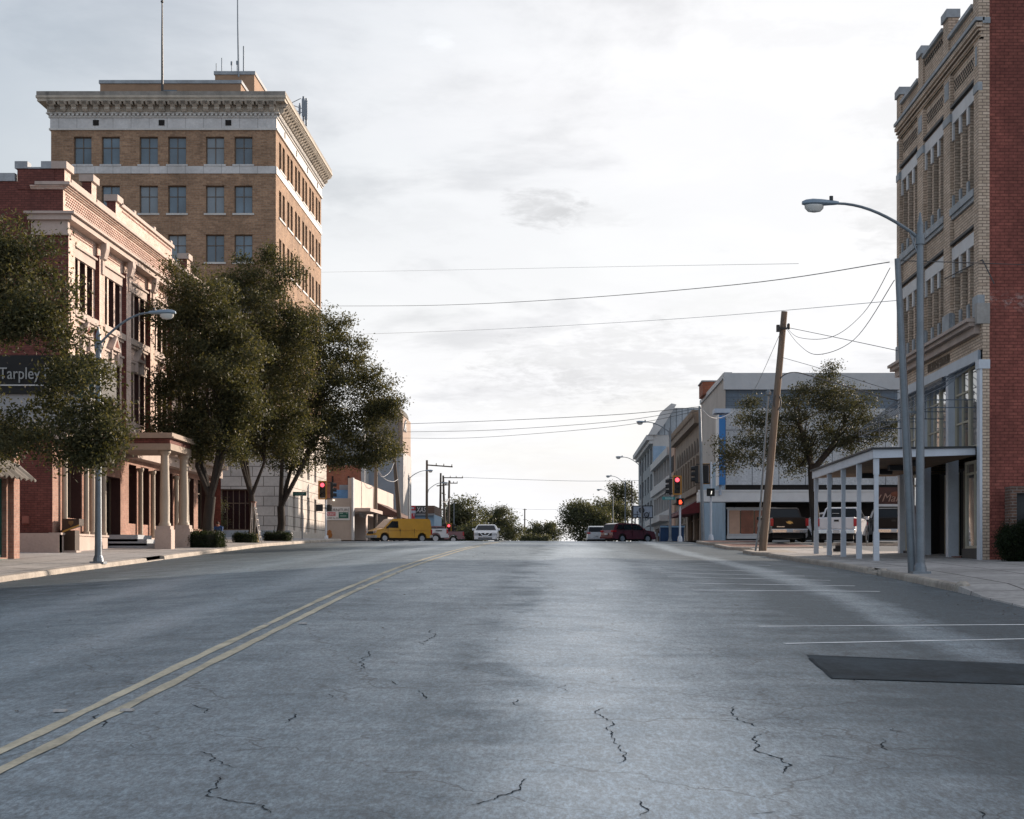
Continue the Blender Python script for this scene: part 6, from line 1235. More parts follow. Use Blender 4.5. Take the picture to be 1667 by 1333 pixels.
Yn = 39.7; Xn = wx(1498, Yn); zb = SW(Xn, Yn); lamp(Xn, Yn, zb, wz(365, Yn) - zb, 1.95, -1, 'biggest street lamp, beside a leaning steel pole before the canopy', wz(331, Yn) - zb)
Yl = 54.; Xl = wx(160, Yl); zb = SW(Xl, Yl); lamp(Xl, Yl, zb, wz(545, Yl) - zb, 1.65, 1, 'street lamp half covered by the dark oak before the red brick block', wz(509, Yl) - zb, r=.105)
for i, (pp, hx, hy, py, X) in enumerate([(1091, 1037, 687, 697, 8.4), (1045, 1003, 744, 756, 8.4), (1018, 987, 775, 785, 8.4), (998, 972, 797, 806, 8.4)]):
    Y = X * F / (pp - VX); zb = G(XR, Y) + .15; lamp(X, Y, zb, wz(py, Y) - zb, (pp - hx) * Y / F - .75, -1, ['street lamp just behind the traffic signal with the red hand', 'street lamp beside the grey mansard building', 'thin street lamp whose pole stands beside the white billboard', 'thinnest street lamp of that kerb, against the dark far tree'][i], wz(hy, Y) - zb)
for i, (pp, hx, hy, py, Y) in enumerate([(665.5, 704, 766, 774, 186.), (695.5, 728, 786, 795, 214.), (757, 783, 826, 831, 300.)]):
    X = wx(pp, Y); zb = G(XL, Y) + .1; lamp(X, Y, zb, wz(py, Y) - zb, (hx - pp) * Y / F - .75, 1, ['street lamp standing against the corner of the grain mill', 'street lamp behind the crossarm pole above the van', 'small distant street lamp in the trees behind the white sedan'][i], wz(hy, Y) - zb)
# teal banner on the left lamp pole
mb = MB(); mb.prism([(0, 0), (-.5, 0), (-.62, .12), (-.62, .9), (-.52, 1.02), (0, 1.02)], 'y', -.06, .06); mb.box(0, .12, -.03, .03, .12, .18); mb.box(0, .12, -.03, .03, .86, .92); o = mb.build('banner_box', mat('dark_teal_box', (.02, .06, .065), .4, .2), local=True, bevel=.02); o.location = (Xl - .13, Yl, wz(648, Yl)); tag(o, 'dark teal box sign strapped to the lamp pole by the dark oak', 'sign')

# ------------------------------------------------------------------ utility poles and cables
def upole(name, label, pb, pt, Y, r0, r1, material, zb=None, arms=(), group='utility poles', ins=True):
    X0 = wx(pb[0], Y); z0 = zb if zb is not None else wz(pb[1], Y); X1 = wx(pt[0], Y); z1 = wz(pt[1], Y)
    t = thing(name, label, 'utility pole', (X0, Y, z0), 0, group)
    mb = MB(); mb.tube([(X0 + (X1 - X0) * k, Y, z0 - .1 + (z1 - z0 + .1) * k) for k in (0, .25, .5, .75, 1)], [r0 + (r1 - r0) * k for k in (0, .25, .5, .75, 1)], 10); mb.build('pole', material, t, smooth=True)
    for (a, b) in arms:
        xa, za, xb, zb_ = wx(a[0], Y), wz(a[1], Y), wx(b[0], Y), wz(b[1], Y); mb = MB(); mb.tube([(xa, Y - r0, za), (xb, Y - r0, zb_)], .075, 4); ar = mb.build('crossarm', M['wood_dark'], t)
        mb = MB()
        for k in (.35, .65, .97): mb.lathe((xa + (xb - xa) * k, Y - r0, za + (zb_ - za) * k + .05), [(.04, 0), (.07, .06), (.04, .14), (.06, .2), (.02, .25)], 8)
        mb.build('insulator', M['steel_dark'], ar)
    return t
Yw = 70.; wp = upole('wooden_pole', 'leaning brown wooden pole on the island by the car park', (1241, 901), (1277, 507), Yw, .17, .13, M['wood_pole'], G(XR, Yw) + .1)
mb = MB(); mb.tube([(wx(1229, Yw), Yw - .12, G(XR, Yw) + .1), (wx(1235, Yw), Yw - .14, wz(860, Yw)), (wx(1243, Yw), Yw - .16, wz(740, Yw)), (wx(1250, Yw), Yw - .16, wz(645, Yw))], .045, 6); mb.lathe((wx(1250.5, Yw), Yw - .16, wz(645, Yw)), [(.05, 0), (.12, .05), (.12, .15), (.05, .25)], 8); mb.build('conduit', M['galv'], wp)
mb = MB(); c = (wx(1265, Yw), wz(655, Yw)); mb.tube([(c[0] + .14 * math.cos(a), Yw - .1, c[1] + .32 * math.sin(a)) for a in np.linspace(0, 2 * math.pi, 15)], .035, 5); mb.build('cable_coil', M['wire'], wp)
mb = MB(); mb.box(wx(1263, Yw), wx(1268, Yw), Yw - .3, Yw - .1, wz(541, Yw), wz(530, Yw)); mb.box(wx(1266, Yw), wx(1281, Yw), Yw - .17, Yw - .12, wz(537, Yw), wz(534, Yw)); mb.lathe((wx(1283, Yw), Yw - .15, wz(537, Yw)), [(.03, 0), (.07, .05), (.07, .2), (.03, .25)], 8); mb.build('pole_hardware', M['steel_dark'], wp)
Yg = 40.0; gp = upole('steel_pole', 'grey steel pole leaning away from the biggest street lamp', (1487, 941), (1461, 421), Yg, .125, .07, M['galv'], SW(wx(1487, Yg), Yg))
mb = MB(); mb.box(wx(1476, Yg), wx(1502, Yg), Yg - .05, Yg + .05, wz(672.5, Yg), wz(669, Yg)); mb.build('brace', M['galv'], gp)
Yt = 114.; upole('span_pole', 'slender grey pole carrying three low cables by the pale grey store', (1144.5, 879), (1139, 661), Yt, .13, .09, M['galv'], G(XR, Yt) + .1)
upole('utility_pole', 'brown utility pole just beyond the furniture store corner', (611, 882), (612.5, 700), 161., .20, .14, M['wood_pole'], G(XL, 161) - .1)
upole('utility_pole', 'dark leaning utility pole in front of the grain mill', (653.5, 882), (641, 735), 172., .26, .17, M['wood_dark'], G(XL, 172))
upole('utility_pole', 'tallest thin crossarm pole, rising behind the yellow van', (694.6, 880), (695, 749), 200., .17, .13, M['wood_dark'], G(XL, 200), [((696, 757), (737, 760))])
upole('utility_pole', 'pole with the lowest short crossarm in the far group of three', (716, 880), (717.5, 770), 252., .22, .14, M['wood_dark'], G(XL, 252), [((711, 791), (732, 789))])
upole('utility_pole', 'pole with the widest crossarm in the far group of three', (725, 880), (721.5, 774), 262., .24, .15, M['wood_dark'], G(XL, 262), [((722, 777.5), (754, 777.8))])
upole('utility_pole', 'shortest pole of the far group of three', (729, 880), (731.4, 782), 270., .26, .15, M['wood_dark'], G(XL, 270), [((727, 786.5), (745, 786.5))])
upole('utility_pole', 'lone thin pole far down the street between the trees', (854, 880), (854.3, 828), 700., .35, .25, M['wood_dark'], 3.5, [((851, 829.5), (858, 829.5)), ((851, 846), (858, 846))])
upole('utility_pole', 'thin pole standing by the mansard building', (1029, 880), (1028.5, 783), 250., .14, .1, M['wood_dark'], G(XR, 250))
def cable(label, pts, r=.012, material=None, n=24, name='cable'):
    """hanging cable through measured points (px, py, distance); straight between the points in plan, smooth in height"""
    P = [Vector((wx(a, Y), Y, wz(b, Y))) for a, b, Y in pts]; out = []
    if len(P) == 2: out = [P[0].lerp(P[1], k / n) for k in range(n + 1)]
    else:
        for i in range(len(P) - 1):
            p0, p1, p2, p3 = P[max(0, i - 1)], P[i], P[i + 1], P[min(len(P) - 1, i + 2)]
            for k in range(n // 3 + (1 if i == len(P) - 2 else 0)):
                s = k / (n // 3); out.append(.5 * ((2 * p1) + (p2 - p0) * s + (2 * p0 - 5 * p1 + 4 * p2 - p3) * s * s + (3 * p1 - p0 - 3 * p2 + p3) * s ** 3))
    mb = MB(); mb.tube(out, r * .82, 4); o = mb.build(name, material or M['wire']); return tag(o, label, 'cable', 'overhead cables')
cable('long sagging cable from the tower to the top of the steel pole', [(524, 498, 120), (700, 497, 100), (900, 488, 75), (1200, 463, 52), (1448, 426.5, 40)], .014)
cable('faint highest cable crossing the sky from the tower', [(523, 443, 130), (700, 440, 110), (1000, 434, 80), (1300, 429, 50)], .007, M['galv'])
cable('thin pale cable rising across the sky below the long sagging one', [(585, 544, 130), (800, 536, 100), (1100, 519, 70), (1460, 489, 41)], .009, M['galv'])
cable('upper of the three cables low over the crossroads', [(655, 690, 172), (800, 685, 160), (1000, 675, 135), (1139, 662, 114)], .026)
cable('middle of the three cables low over the crossroads', [(655, 703, 172), (800, 700, 160), (1000, 686, 135), (1139, 664, 114)], .022)
cable('lowest of the three cables low over the crossroads', [(655, 713, 172), (780, 712, 160), (1000, 694, 135), (1139, 668, 114)], .020)
cable('cable from the far crossarm poles toward the mansard building', [(754, 777, 262), (850, 780.5, 250), (950, 783, 230), (1050, 782, 210)], .028, M['galv'])
cable('faint cable at the height of the far tree tops', [(757, 822, 320), (860, 829, 420), (960, 829, 380), (1010, 826, 340)], .03, M['galv'])
cable('upper slack loop between the wooden and steel poles', [(1279, 531, 70), (1300, 549, 66), (1352, 549, 55), (1405, 510, 46), (1449, 436, 40.2)], .012)
cable('lower slack loop between the wooden and steel poles', [(1279, 533, 70), (1300, 560, 66), (1330, 577, 60), (1390, 553, 49), (1456, 456, 40.2)], .014)
cable('straight service cable from wooden pole top to the brick store', [(1282, 533, 70), (1360, 549, 64), (1463, 571, 56)], .014)
cable('thin service cable below the pole top running to the brick store', [(1274, 582, 70), (1340, 601, 66), (1466, 640, 61)], .012)
cable('thick black service cable arching to the brick store', [(1262, 632, 70), (1274, 612, 69.8), (1295, 606, 69), (1330, 615, 67), (1430, 644, 63), (1462, 652, 62)], .03)
cable('guy wire from the wooden pole down to the span pole', [(1269, 545, 70), (1225, 640, 85), (1200, 667, 100), (1172, 681, 110), (1141, 664, 114)], .014, M['galv'])
cable('pale slack cable below the top of the span pole', [(1140, 662, 114), (1155, 678, 114), (1172, 680, 115), (1192, 671, 116)], .03, M['wire_pale'])
cable('upper pale drooping cable between two brown poles before the mill', [(614, 762, 161), (626, 779, 164), (640, 784, 168), (648, 780, 172)], .04, M['wire_pale'])
cable('lower pale drooping cable between two brown poles before the mill', [(614, 764, 161), (622, 776, 163), (635, 768, 168), (642, 752, 172)], .03, M['wire_pale'])
cable('pale cables looping between the far group of poles', [(716, 812, 252), (722, 817, 256), (728, 817, 264), (731, 811, 270)], .06, M['wire_pale'])
cable('black cable from the steel pole top to the red flank wall', [(1462, 424, 40), (1560, 427, 41), (1620, 429, 46), (1690, 432, 50.2)], .014)

# ------------------------------------------------------------------ traffic signals
def sig_head(parent, c, face, lit=None, walk=None, back=True, red=True, s=1.0):
    """three-lens head at c (local), facing the unit vector face in the horizontal plane"""
    f = Vector((face[0], face[1], 0)).normalized(); rgt = Vector((-f.y, f.x, 0)); c = Vector(c)
    P = lambda a, h, d: tuple(c + rgt * a + Vector((0, 0, h)) + f * d)
    def bx(mb, a0, a1, h0, h1, d0, d1): mb.add([P(a, h, d) for h in (h0, h1) for a, d in ((a0, d0), (a1, d0), (a1, d1), (a0, d1))], [(0, 3, 2, 1), (4, 5, 6, 7), (0, 1, 5, 4), (1, 2, 6, 5), (2, 3, 7, 6), (3, 0, 4, 7)])
    mb = MB(); bx(mb, -.20, .20, -.58, .58, -.12, .10); h = mb.build('signal_head', M['signal_black'], parent, local=True, bevel=.02)
    if back:
        mb = MB(); bx(mb, -.33, -.215, -.70, .70, -.02, .02); bx(mb, .215, .33, -.70, .70, -.02, .02); bx(mb, -.2145, .2145, .595, .70, -.02, .02); bx(mb, -.2145, .2145, -.70, -.595, -.02, .02); mb.build('backplate', M['signal_yellow'], h, local=True)
    for k, zc_ in enumerate((.38, 0, -.38)):
        mb = MB(); n = 16; ring = [P(.155 * math.cos(2 * math.pi * q / n), zc_ + .155 * math.sin(2 * math.pi * q / n), .118) for q in range(n)]; rg2 = [P(.155 * math.cos(2 * math.pi * q / n), zc_ + .155 * math.sin(2 * math.pi * q / n), .09) for q in range(n)]
        mb.add(ring + rg2, [tuple(range(n)), tuple(range(n, 2 * n))[::-1]] + [(q, (q + 1) % n, n + (q + 1) % n, n + q) for q in range(n)]); mb.build('lens', M['red_light'] if (k == 0 and lit) else M['lens_off'], h, local=True)
        mb = MB(); A = [math.pi * (-.15) + math.pi * 1.3 * q / 10 for q in range(11)]; vs = []
        for a in A: vs += [P(.18 * math.cos(a), zc_ + .18 * math.sin(a), .10), P(.18 * math.cos(a), zc_ + .18 * math.sin(a) - .02, .36)]
        vs += [P(.17 * math.cos(a), zc_ + .17 * math.sin(a), .10) for a in A] + [P(.17 * math.cos(a), zc_ + .17 * math.sin(a) - .02, .36) for a in A]
        mb.add(vs, [(2 * q, 2 * q + 1, 2 * q + 3, 2 * q + 2) for q in range(10)]); mb.build('visor', M['signal_black'], h, local=True, fixn=False)
    return h
def ped_head(parent, c, face, lit=None):
    f = Vector((face[0], face[1], 0)).normalized(); rgt = Vector((-f.y, f.x, 0)); c = Vector(c); P = lambda a, h, d: tuple(c + rgt * a + Vector((0, 0, h)) + f * d)
    def bx(mb, a0, a1, h0, h1, d0, d1): mb.add([P(a, h, d) for h in (h0, h1) for a, d in ((a0, d0), (a1, d0), (a1, d1), (a0, d1))], [(0, 3, 2, 1), (4, 5, 6, 7), (0, 1, 5, 4), (1, 2, 6, 5), (2, 3, 7, 6), (3, 0, 4, 7)])
    mb = MB(); bx(mb, -.24, .24, -.24, .24, -.15, .12); h = mb.build('pedestrian_signal', M['signal_black'], parent, local=True, bevel=.02)
    mb = MB(); bx(mb, -.26, .26, .2401, .27, -.02, .30); bx(mb, -.27, -.2401, -.24, .24, -.02, .28); bx(mb, .2401, .27, -.24, .24, -.02, .28); mb.build('hood', M['signal_black'], h, local=True)
    if lit:
        mb = MB()
        if lit == 'hand':
            bx(mb, -.09, .09, -.15, .03, .119, .13); bx(mb, .091, .14, -.07, .02, .119, .13)
            for k in range(4): bx(mb, -.09 + .047 * k, -.09 + .047 * k + .036, .0301, .13 + .03 * (k in (1, 2)), .119, .13)
            mb.build('hand_symbol', M['hand_light'], h, local=True)
        else: bx(mb, .02, .07, -.08, .02, .119, .13); bx(mb, .0, .05, -.12, -.081, .119, .13); bx(mb, .03, .09, .0201, .10, .119, .13); mb.build('walker_symbol', M['walk_light'], h, local=True)
    return h
def signal_pole(px, Y, label, hp, material=M['galv'], r=.075):
    X = wx(px, Y); zb = (G(XL, Y) if X < 0 else G(XR, Y)) + .1; t = thing('traffic_signal', label, 'traffic signal', (X, Y, zb), 0, 'traffic signals at the crossroads')
    mb = MB(); h = wz(hp, Y) - zb; mb.tube([(0, 0, -.1), (0, 0, h)], r, 12); mb.lathe((0, 0, 0), [(r * 2.4, -.1), (r * 2.4, .12), (r * 1.9, .32), (r * 1.1, .4)], 10); mb.build('pole', material, t, local=True, smooth=True)
    return t, X, zb
Y = 128.; t, X, zb = signal_pole(530.5, Y, 'traffic signal showing red before the pale limestone base of the tower', 786, M['post']); L_ = lambda px, py, dy=0.: (wx(px, Y) - X, dy, wz(py, Y) - zb)
sig_head(t, L_(526, 798, -.3), (0, -1), lit=True); sig_head(t, L_(540, 798, .05), (1, .15), back=False); ped_head(t, L_(520.5, 827, -.2), (-.5, 1)); ped_head(t, L_(532, 827, .3), (1, -.1))
mb = MB()
for py in (785, 812, 827): a, b = L_(521, py, -.1), L_(541, py, -.1); mb.tube([a, b], .03, 6)
mb.build('bracket', M['signal_black'], t, local=True)
Y = 106.; X = wx(492, Y); t = thing('street_name_sign', 'dark green street name sign by the farthest kerbside oak', 'street sign', (X, Y, SW(X, Y)))
zb = SW(X, Y); mb = MB(); mb.tube([(0, 0, -.05), (0, 0, wz(800, Y) - zb)], .035, 8); mb.build('post', M['galv'], t, local=True)
mb = MB(); mb.box(-.58, .26, -.02, .02, wz(807, Y) - zb, wz(800.5, Y) - zb); s_ = mb.build('plate', M['green_sign'], t, local=True)
mb = MB()
for k in range(7): mb.box(-.46 + k * .085, -.40 + k * .085, -.026, -.0205, wz(805.3 - (k % 3 == 0) * .6, Y) - zb, wz(802.6, Y) - zb)
mb.build('street_lettering', mat('faded_lettering', (.10, .22, .19), .5), s_, local=True)
Y = 124.; t, X, zb = signal_pole(1107, Y, 'traffic signal showing red with lit red hand and teal street plate', 776, M['post']); L_ = lambda px, py, dy=0.: (wx(px, Y) - X, dy, wz(py, Y) - zb)
sig_head(t, L_(1102, 790, -.3), (0, -1), lit=True); sig_head(t, L_(1091.5, 792, .1), (-1, .1), back=False); ped_head(t, L_(1107.5, 817.5, -.3), (-.25, -1), lit='hand')
mb = MB(); mb.box(*[v for v in (wx(1078, Y) - X, wx(1099, Y) - X)], -.05, -.02, wz(813.5, Y) - zb, wz(808.5, Y) - zb); s_ = mb.build('street_name_plate', M['teal_sign'], t, local=True)
mb = MB()
for k in range(7): mb.box(wx(1083, Y) - X + k * .085, wx(1083, Y) - X + k * .085 + .055, -.056, -.0505, wz(812.4, Y) - zb, wz(809.8 - (k % 3 == 0) * .4, Y) - zb)
mb.build('street_lettering', mat('pale_teal_lettering', (.35, .48, .48), .5), s_, local=True)
mb = MB()
for py in (777, 804): mb.tube([L_(1090, py, -.1), L_(1108, py, -.1)], .03, 6)
mb.build('bracket', M['signal_black'], t, local=True)
Y = 115.; t, X, zb = signal_pole(1157.5, Y, 'traffic signal seen from behind, before the blue painted wall', 752, M['post']); L_ = lambda px, py, dy=0.: (wx(px, Y) - X, dy, wz(py, Y) - zb)
sig_head(t, L_(1149, 771, .15), (.1, 1)); sig_head(t, L_(1134, 772, .1), (-1, .1), back=False); ped_head(t, L_(1156.5, 802, -.25), (-.1, -1), lit='walk')
mb = MB()
for py in (756, 786): mb.tube([L_(1133, py, 0), L_(1158, py, 0)], .03, 6)
mb.build('bracket', M['signal_black'], t, local=True)
# far signals behind the white and red pickups
Y = 205.; t, X, zb = signal_pole(739, Y, 'small distant traffic signal showing red above the dark red pickup', 818, M['galv']); L_ = lambda px, py, dy=0.: (wx(px, Y) - X, dy, wz(py, Y) - zb)
sig_head(t, L_(731, 861, -.3), (0, -1), lit=True, back=True); sig_head(t, L_(725, 860, -.1), (-1, -.1), back=False); sig_head(t, L_(738, 861, -.1), (1, -.1), back=False)

# ------------------------------------------------------------------ trees, hedges, plants
def leaf_mesh(name, C, n_per, spread, size, material, parent, seed, flat=.75):
    """leaf clumps: C are clump centres (n,3); every leaf is its own small folded blade"""
    rg = np.random.default_rng(seed); C = np.asarray(C); cn = np.maximum(4, (n_per * rg.choice([.25, .6, 1., 1.5, 1.9], len(C))).astype(int)); N = int(cn.sum())
    P = np.repeat(C, cn, 0) + rg.normal(0, 1, (N, 3)) * np.array([spread, spread, spread * flat])
    a = rg.normal(0, 1, (N, 3)); a /= np.linalg.norm(a, axis=1)[:, None]; b = np.cross(a, rg.normal(0, 1, (N, 3))); b /= np.linalg.norm(b, axis=1)[:, None] + 1e-9
    l = size * rg.uniform(.6, 1.3, N)[:, None]; w = l * .42
    V = np.empty((N, 4, 3)); V[:, 0] = P - a * l; V[:, 1] = P - b * w; V[:, 2] = P + a * l; V[:, 3] = P + b * w
    me = bpy.data.meshes.new(name); me.vertices.add(N * 4); me.vertices.foreach_set('co', V.reshape(-1)); me.loops.add(N * 4); me.loops.foreach_set('vertex_index', np.arange(N * 4, dtype=np.int32))
    me.polygons.add(N); me.polygons.foreach_set('loop_start', np.arange(0, N * 4, 4, dtype=np.int32)); me.polygons.foreach_set('loop_total', np.full(N, 4, dtype=np.int32)); me.update(); me.validate(); me.materials.append(material)
    o = bpy.data.objects.new(name, me); COL.objects.link(o); o.parent = parent; return o
def tree(name, label, base, fork, r0, blobs, n_cl, n_lf, spread, lsize, lmat, seed, group=None, limbs=None, bark=None, droop=0.):
    """base: foot of the trunk; fork: where limbs part; blobs: crown masses (centre, radii). Local to the base."""
    rg = np.random.default_rng(seed); rnd_ = random.Random(seed); B = Vector(base)
    t = thing(name, label, 'tree', base, 0, group); Fk = Vector(fork) - B; mb = MB()
    mid = Fk * .5 + Vector((rnd_.uniform(-.08, .08), rnd_.uniform(-.08, .08), 0))
    mb.tube([(0, 0, -.15), (0, 0, .12), tuple(Fk * .15), tuple(mid), tuple(Fk)], [r0 * 1.5, r0 * 1.25, r0 * 1.05, r0 * .95, r0 * .92], 12)
    C = []; vol = [b[1][0] * b[1][1] * b[1][2] for b in blobs]; tot = sum(vol)
    prim = sorted(range(len(vol)), key=lambda i: -vol[i])[:4]; order = prim + [i for i in range(len(vol)) if i not in prim]; nodes = []
    for bi in order:
        (c, rad), v = blobs[bi], vol[bi]; main = bi in prim
        c = Vector(c) - B; k = max(4, int(n_cl * (v / tot) ** .85 / sum((q / tot) ** .85 for q in vol)))
        d = rg.normal(0, 1, (k, 3)); d /= np.linalg.norm(d, axis=1)[:, None]; rr = rg.uniform(0, 1, k) ** (1 / 2.4) * rg.uniform(.78, 1.08, k)
        pts = np.array(c) + d * rr[:, None] * np.array(rad); C.append(pts)
        for i in range(max(3, k // 7)):          # sprigs that break the outline, each on its own twig
            q = rg.normal(0, 1, 3); q /= np.linalg.norm(q); q[2] = q[2] * .8 + .1; s1 = np.array(c) + q * np.array(rad) * .8; s2 = np.array(c) + q * np.array(rad) * rg.uniform(1.12, 1.42) + np.array([0, 0, -droop])
            C.append(s1 + (s2 - s1) * np.linspace(.15, 1, 4)[:, None] + rg.normal(0, .06, (4, 3))); mb.tube([tuple(s1), tuple((s1 + s2) / 2 + np.array([0, 0, .05])), tuple(s2)], [.014, .010, .005], 4)
        # limb from the fork into this mass, then twigs towards clumps
        st, rs = (Fk * .97, r0 * .66) if main or not nodes else min(nodes, key=lambda q: (q[0] - c).length + (.6 if q[0].z > c.z + .4 else 0))
        d0 = (c - st); L = d0.length; j = Vector((rnd_.uniform(-.12, .12), rnd_.uniform(-.12, .12), rnd_.uniform(-.05, .12))) * L
        hz = 1 - abs(d0.z) / (L + 1e-6); p1 = st + d0 * .35 + j + Vector((0, 0, (.05 + (.22 if main else .05) * hz) * L)); p2 = st + d0 * .7 + j * .6 + Vector((0, 0, (.20 if main else .04) * hz * L))
        rl = min(rs, r0 * .62) if main else min(rs * .8, r0 * .34)
        mb.tube([tuple(st), tuple(st + (p1 - st) * .45), tuple(p1), tuple(p2), tuple(c)], [rl, rl * .84, rl * .64, rl * .44, rl * .22], 7)
        nodes += [(p1, rl * .64), (p2, rl * .44), (c, rl * .22)]
        for i in range(min(14, k)):
            e = Vector(pts[rnd_.randrange(k)]); s0 = [p1, p2, c][i % 3]; m_ = s0.lerp(e, .5) + Vector((rnd_.uniform(-.15, .15), rnd_.uniform(-.15, .15), rnd_.uniform(0, .2))); r2 = rl * .26
            mb.tube([tuple(s0), tuple(m_), tuple(e)], [r2, r2 * .6, r2 * .2], 4)
    C = np.concatenate(C)
    mb.build('trunk', bark or M['bark'], t, local=True, smooth=True)
    leaf_mesh('crown', C, n_lf, spread, lsize, lmat, t, seed + 5)
    return t
def blob(px, py, Y, rx, ry, rd=None):        # crown mass measured at distance Y: centre and half sizes in picture pixels
    k = Y / F; return ((wx(px, Y), Y, wz(py, Y)), (rx * k, (rd if rd else (rx + ry) / 2) * k, ry * k))
def bl(Y, *rows): return [blob(r[0], r[1], Y + (r[4] if len(r) > 4 else 0), r[2], r[3]) for r in rows]
# big foreground tree at the left edge, trunk outside the picture
tb = (-17.0, 46.6, SW(-17, 46.6))
tree('oak_tree', 'dark oak hanging over the black lettered fascia, trunk out of sight', tb, (-16.9, 46.7, tb[2] + 5.0), .15,
     bl(47., (-90, 470, 110, 100, 1), (10, 440, 70, 66, .5), (62, 505, 60, 50, -.5), (-80, 600, 60, 90, 0), (105, 550, 46, 42, .5), (25, 530, 60, 34, .4), (135, 612, 44, 44, -.3), (95, 655, 36, 24, .6), (150, 690, 50, 42, 0), (70, 715, 72, 34, -.4), (-60, 725, 90, 42, .4), (10, 705, 50, 28, .2), (178, 736, 22, 20, .2), (115, 735, 45, 28, .3), (20, 398, 38, 32, 0), (155, 655, 18, 24, .1), (92, 612, 14, 18, .2), (184, 722, 20, 20, .3), (140, 740, 34, 20)),
     640, 64, .24, .062, M['leaf_oak'], 11, 'street trees')
# three live oaks along the left kerb
def street_oak(px, py, Y, fpx, fpy, r0, blobs, label, seed, ncl):
    X = wx(px, Y); b = (X, Y, SW(X, Y)); return tree('oak_tree', label, b, (wx(fpx, Y), Y, wz(fpy, Y)), r0, blobs, ncl, 62, .27, .074, M['leaf_oak'], seed, 'street trees')
street_oak(338, 888, 75.3, 343, 808, .25, bl(75.3, (300, 470, 44, 48), (285, 530, 42, 45, -.5), (335, 540, 52, 60, .5), (300, 610, 52, 50), (365, 600, 60, 62, -.3), (330, 670, 55, 45, .4), (400, 650, 45, 45, .6), (370, 705, 45, 32), (295, 685, 30, 30), (392, 590, 40, 44, .6), (340, 720, 40, 26, .4), (300, 720, 26, 22, -.4), (270, 640, 24, 34, .2), (380, 640, 40, 34, -.2), (262, 505, 22, 26), (355, 490, 30, 34), (385, 530, 30, 34, .3), (392, 670, 36, 34, .2), (365, 735, 30, 22, -.2), (275, 700, 26, 28)),
           'nearest of three kerbside oaks, before the columned portico', 21, 600)
street_oak(410, 886, 86., 409, 806, .17, bl(86., (420, 460, 42, 42), (395, 510, 52, 48, .4), (455, 510, 48, 48, -.6), (380, 570, 50, 50), (440, 580, 62, 58, .5), (480, 600, 45, 50, -.2), (430, 660, 60, 52), (470, 690, 45, 42, .4), (390, 690, 40, 38), (372, 480, 26, 28), (430, 425, 16, 18), (500, 525, 28, 34, .3), (400, 455, 20, 22, .2), (465, 450, 22, 24), (480, 545, 30, 30), (420, 725, 44, 26, .3), (385, 735, 24, 20, -.3), (470, 735, 34, 24)),
           'middle of three kerbside oaks, with the ladder against it', 22, 620)
street_oak(455, 882, 94., 457, 824, .22, bl(94., (520, 560, 50, 46), (490, 620, 52, 52, .5), (548, 625, 50, 52, -.5), (585, 600, 30, 34, .3), (520, 690, 58, 48), (575, 680, 48, 46, .4), (545, 732, 42, 24, -.4), (480, 700, 42, 46), (610, 650, 34, 36, .2), (615, 690, 28, 34, -.3), (600, 735, 40, 26, .2), (632, 655, 14, 16), (632, 725, 18, 20, .3), (470, 740, 28, 26), (465, 560, 36, 40), (470, 640, 36, 40, .5), (500, 748, 30, 20, .3), (560, 750, 36, 14, .2), (440, 740, 26, 22), (575, 555, 22, 20, .3), (620, 620, 22, 18), (618, 738, 34, 18, .2), (585, 752, 30, 12, -.2), (540, 530, 26, 22)),
           'farthest of three kerbside oaks, spreading over the street', 23, 700)
# oak in the car park
Y = 97.; X = wx(1331, Y); tree('oak_tree', 'spreading oak in the car park before the pale grey store', (X, Y, G(XR, Y) + .1), (wx(1322, Y), Y, wz(762, Y)), .27,
     bl(Y, (1350, 640, 38, 34), (1300, 665, 48, 34, .5), (1385, 668, 50, 36, -.4), (1245, 692, 44, 28, .3), (1200, 728, 34, 26), (1250, 735, 46, 26, -.3), (1320, 715, 60, 36), (1400, 710, 48, 30, .4), (1440, 700, 28, 22), (1190, 752, 20, 18), (1300, 760, 32, 18, .3), (1350, 612, 18, 14), (1225, 660, 14, 12)),
     430, 54, .27, .070, M['leaf_lot'], 31, 'car park trees')
# trees beyond the crest
FT = [('broad dark tree behind the far crossarm poles', 300, (752, 882), [(748, 830, 20, 22), (762, 855, 26, 26), (735, 855, 18, 26), (775, 868, 18, 16), (720, 870, 14, 14)], 41, 170),
      ('bare-topped bush behind the dark red pickup', 285, (772, 882), [(778, 868, 18, 14), (755, 872, 18, 12)], 42, 60),
      ('pale green tree behind the white sedan', 420, (812, 884), [(800, 842, 20, 18), (822, 846, 20, 16), (815, 865, 28, 18), (838, 866, 14, 14)], 43, 170),
      ('low grey-green tree far off under the lone pole', 640, (885, 884), [(885, 863, 22, 14), (868, 872, 18, 10), (905, 872, 14, 10), (893, 854, 9, 7)], 44, 110),
      ('low pale bush at the foot of the lone far pole', 560, (868, 884), [(860, 876, 20, 8), (882, 879, 14, 6)], 45, 60),
      ('full grey-green tree between the lone far pole and silver car', 330, (945, 884), [(940, 828, 20, 16), (960, 840, 26, 22), (930, 850, 18, 22), (955, 865, 30, 18), (985, 852, 16, 20)], 46, 220),
      ('dark tree behind the silver car', 345, (985, 884), [(990, 838, 22, 22), (1008, 835, 18, 20), (1000, 862, 26, 22)], 47, 170),
      ('thin bare-branched tree above the billboard', 360, (1024, 884), [(1003, 800, 9, 12), (1016, 797, 8, 10), (1030, 805, 10, 14), (1010, 818, 12, 12)], 48, 34)]
for lb, Y, (px, py), rows, seed, ncl in FT:
    X = wx(px, Y); zb = zc(Y) - .1; b = (X, Y, zb); tree('far_tree', lb, b, (X, Y, max(zb + 1.2, wz(py - 16, Y))), .22, bl(Y, *rows), ncl, 44, .75, .24 if Y < 500 else .34, M['leaf_far'], seed, 'trees beyond the crest')
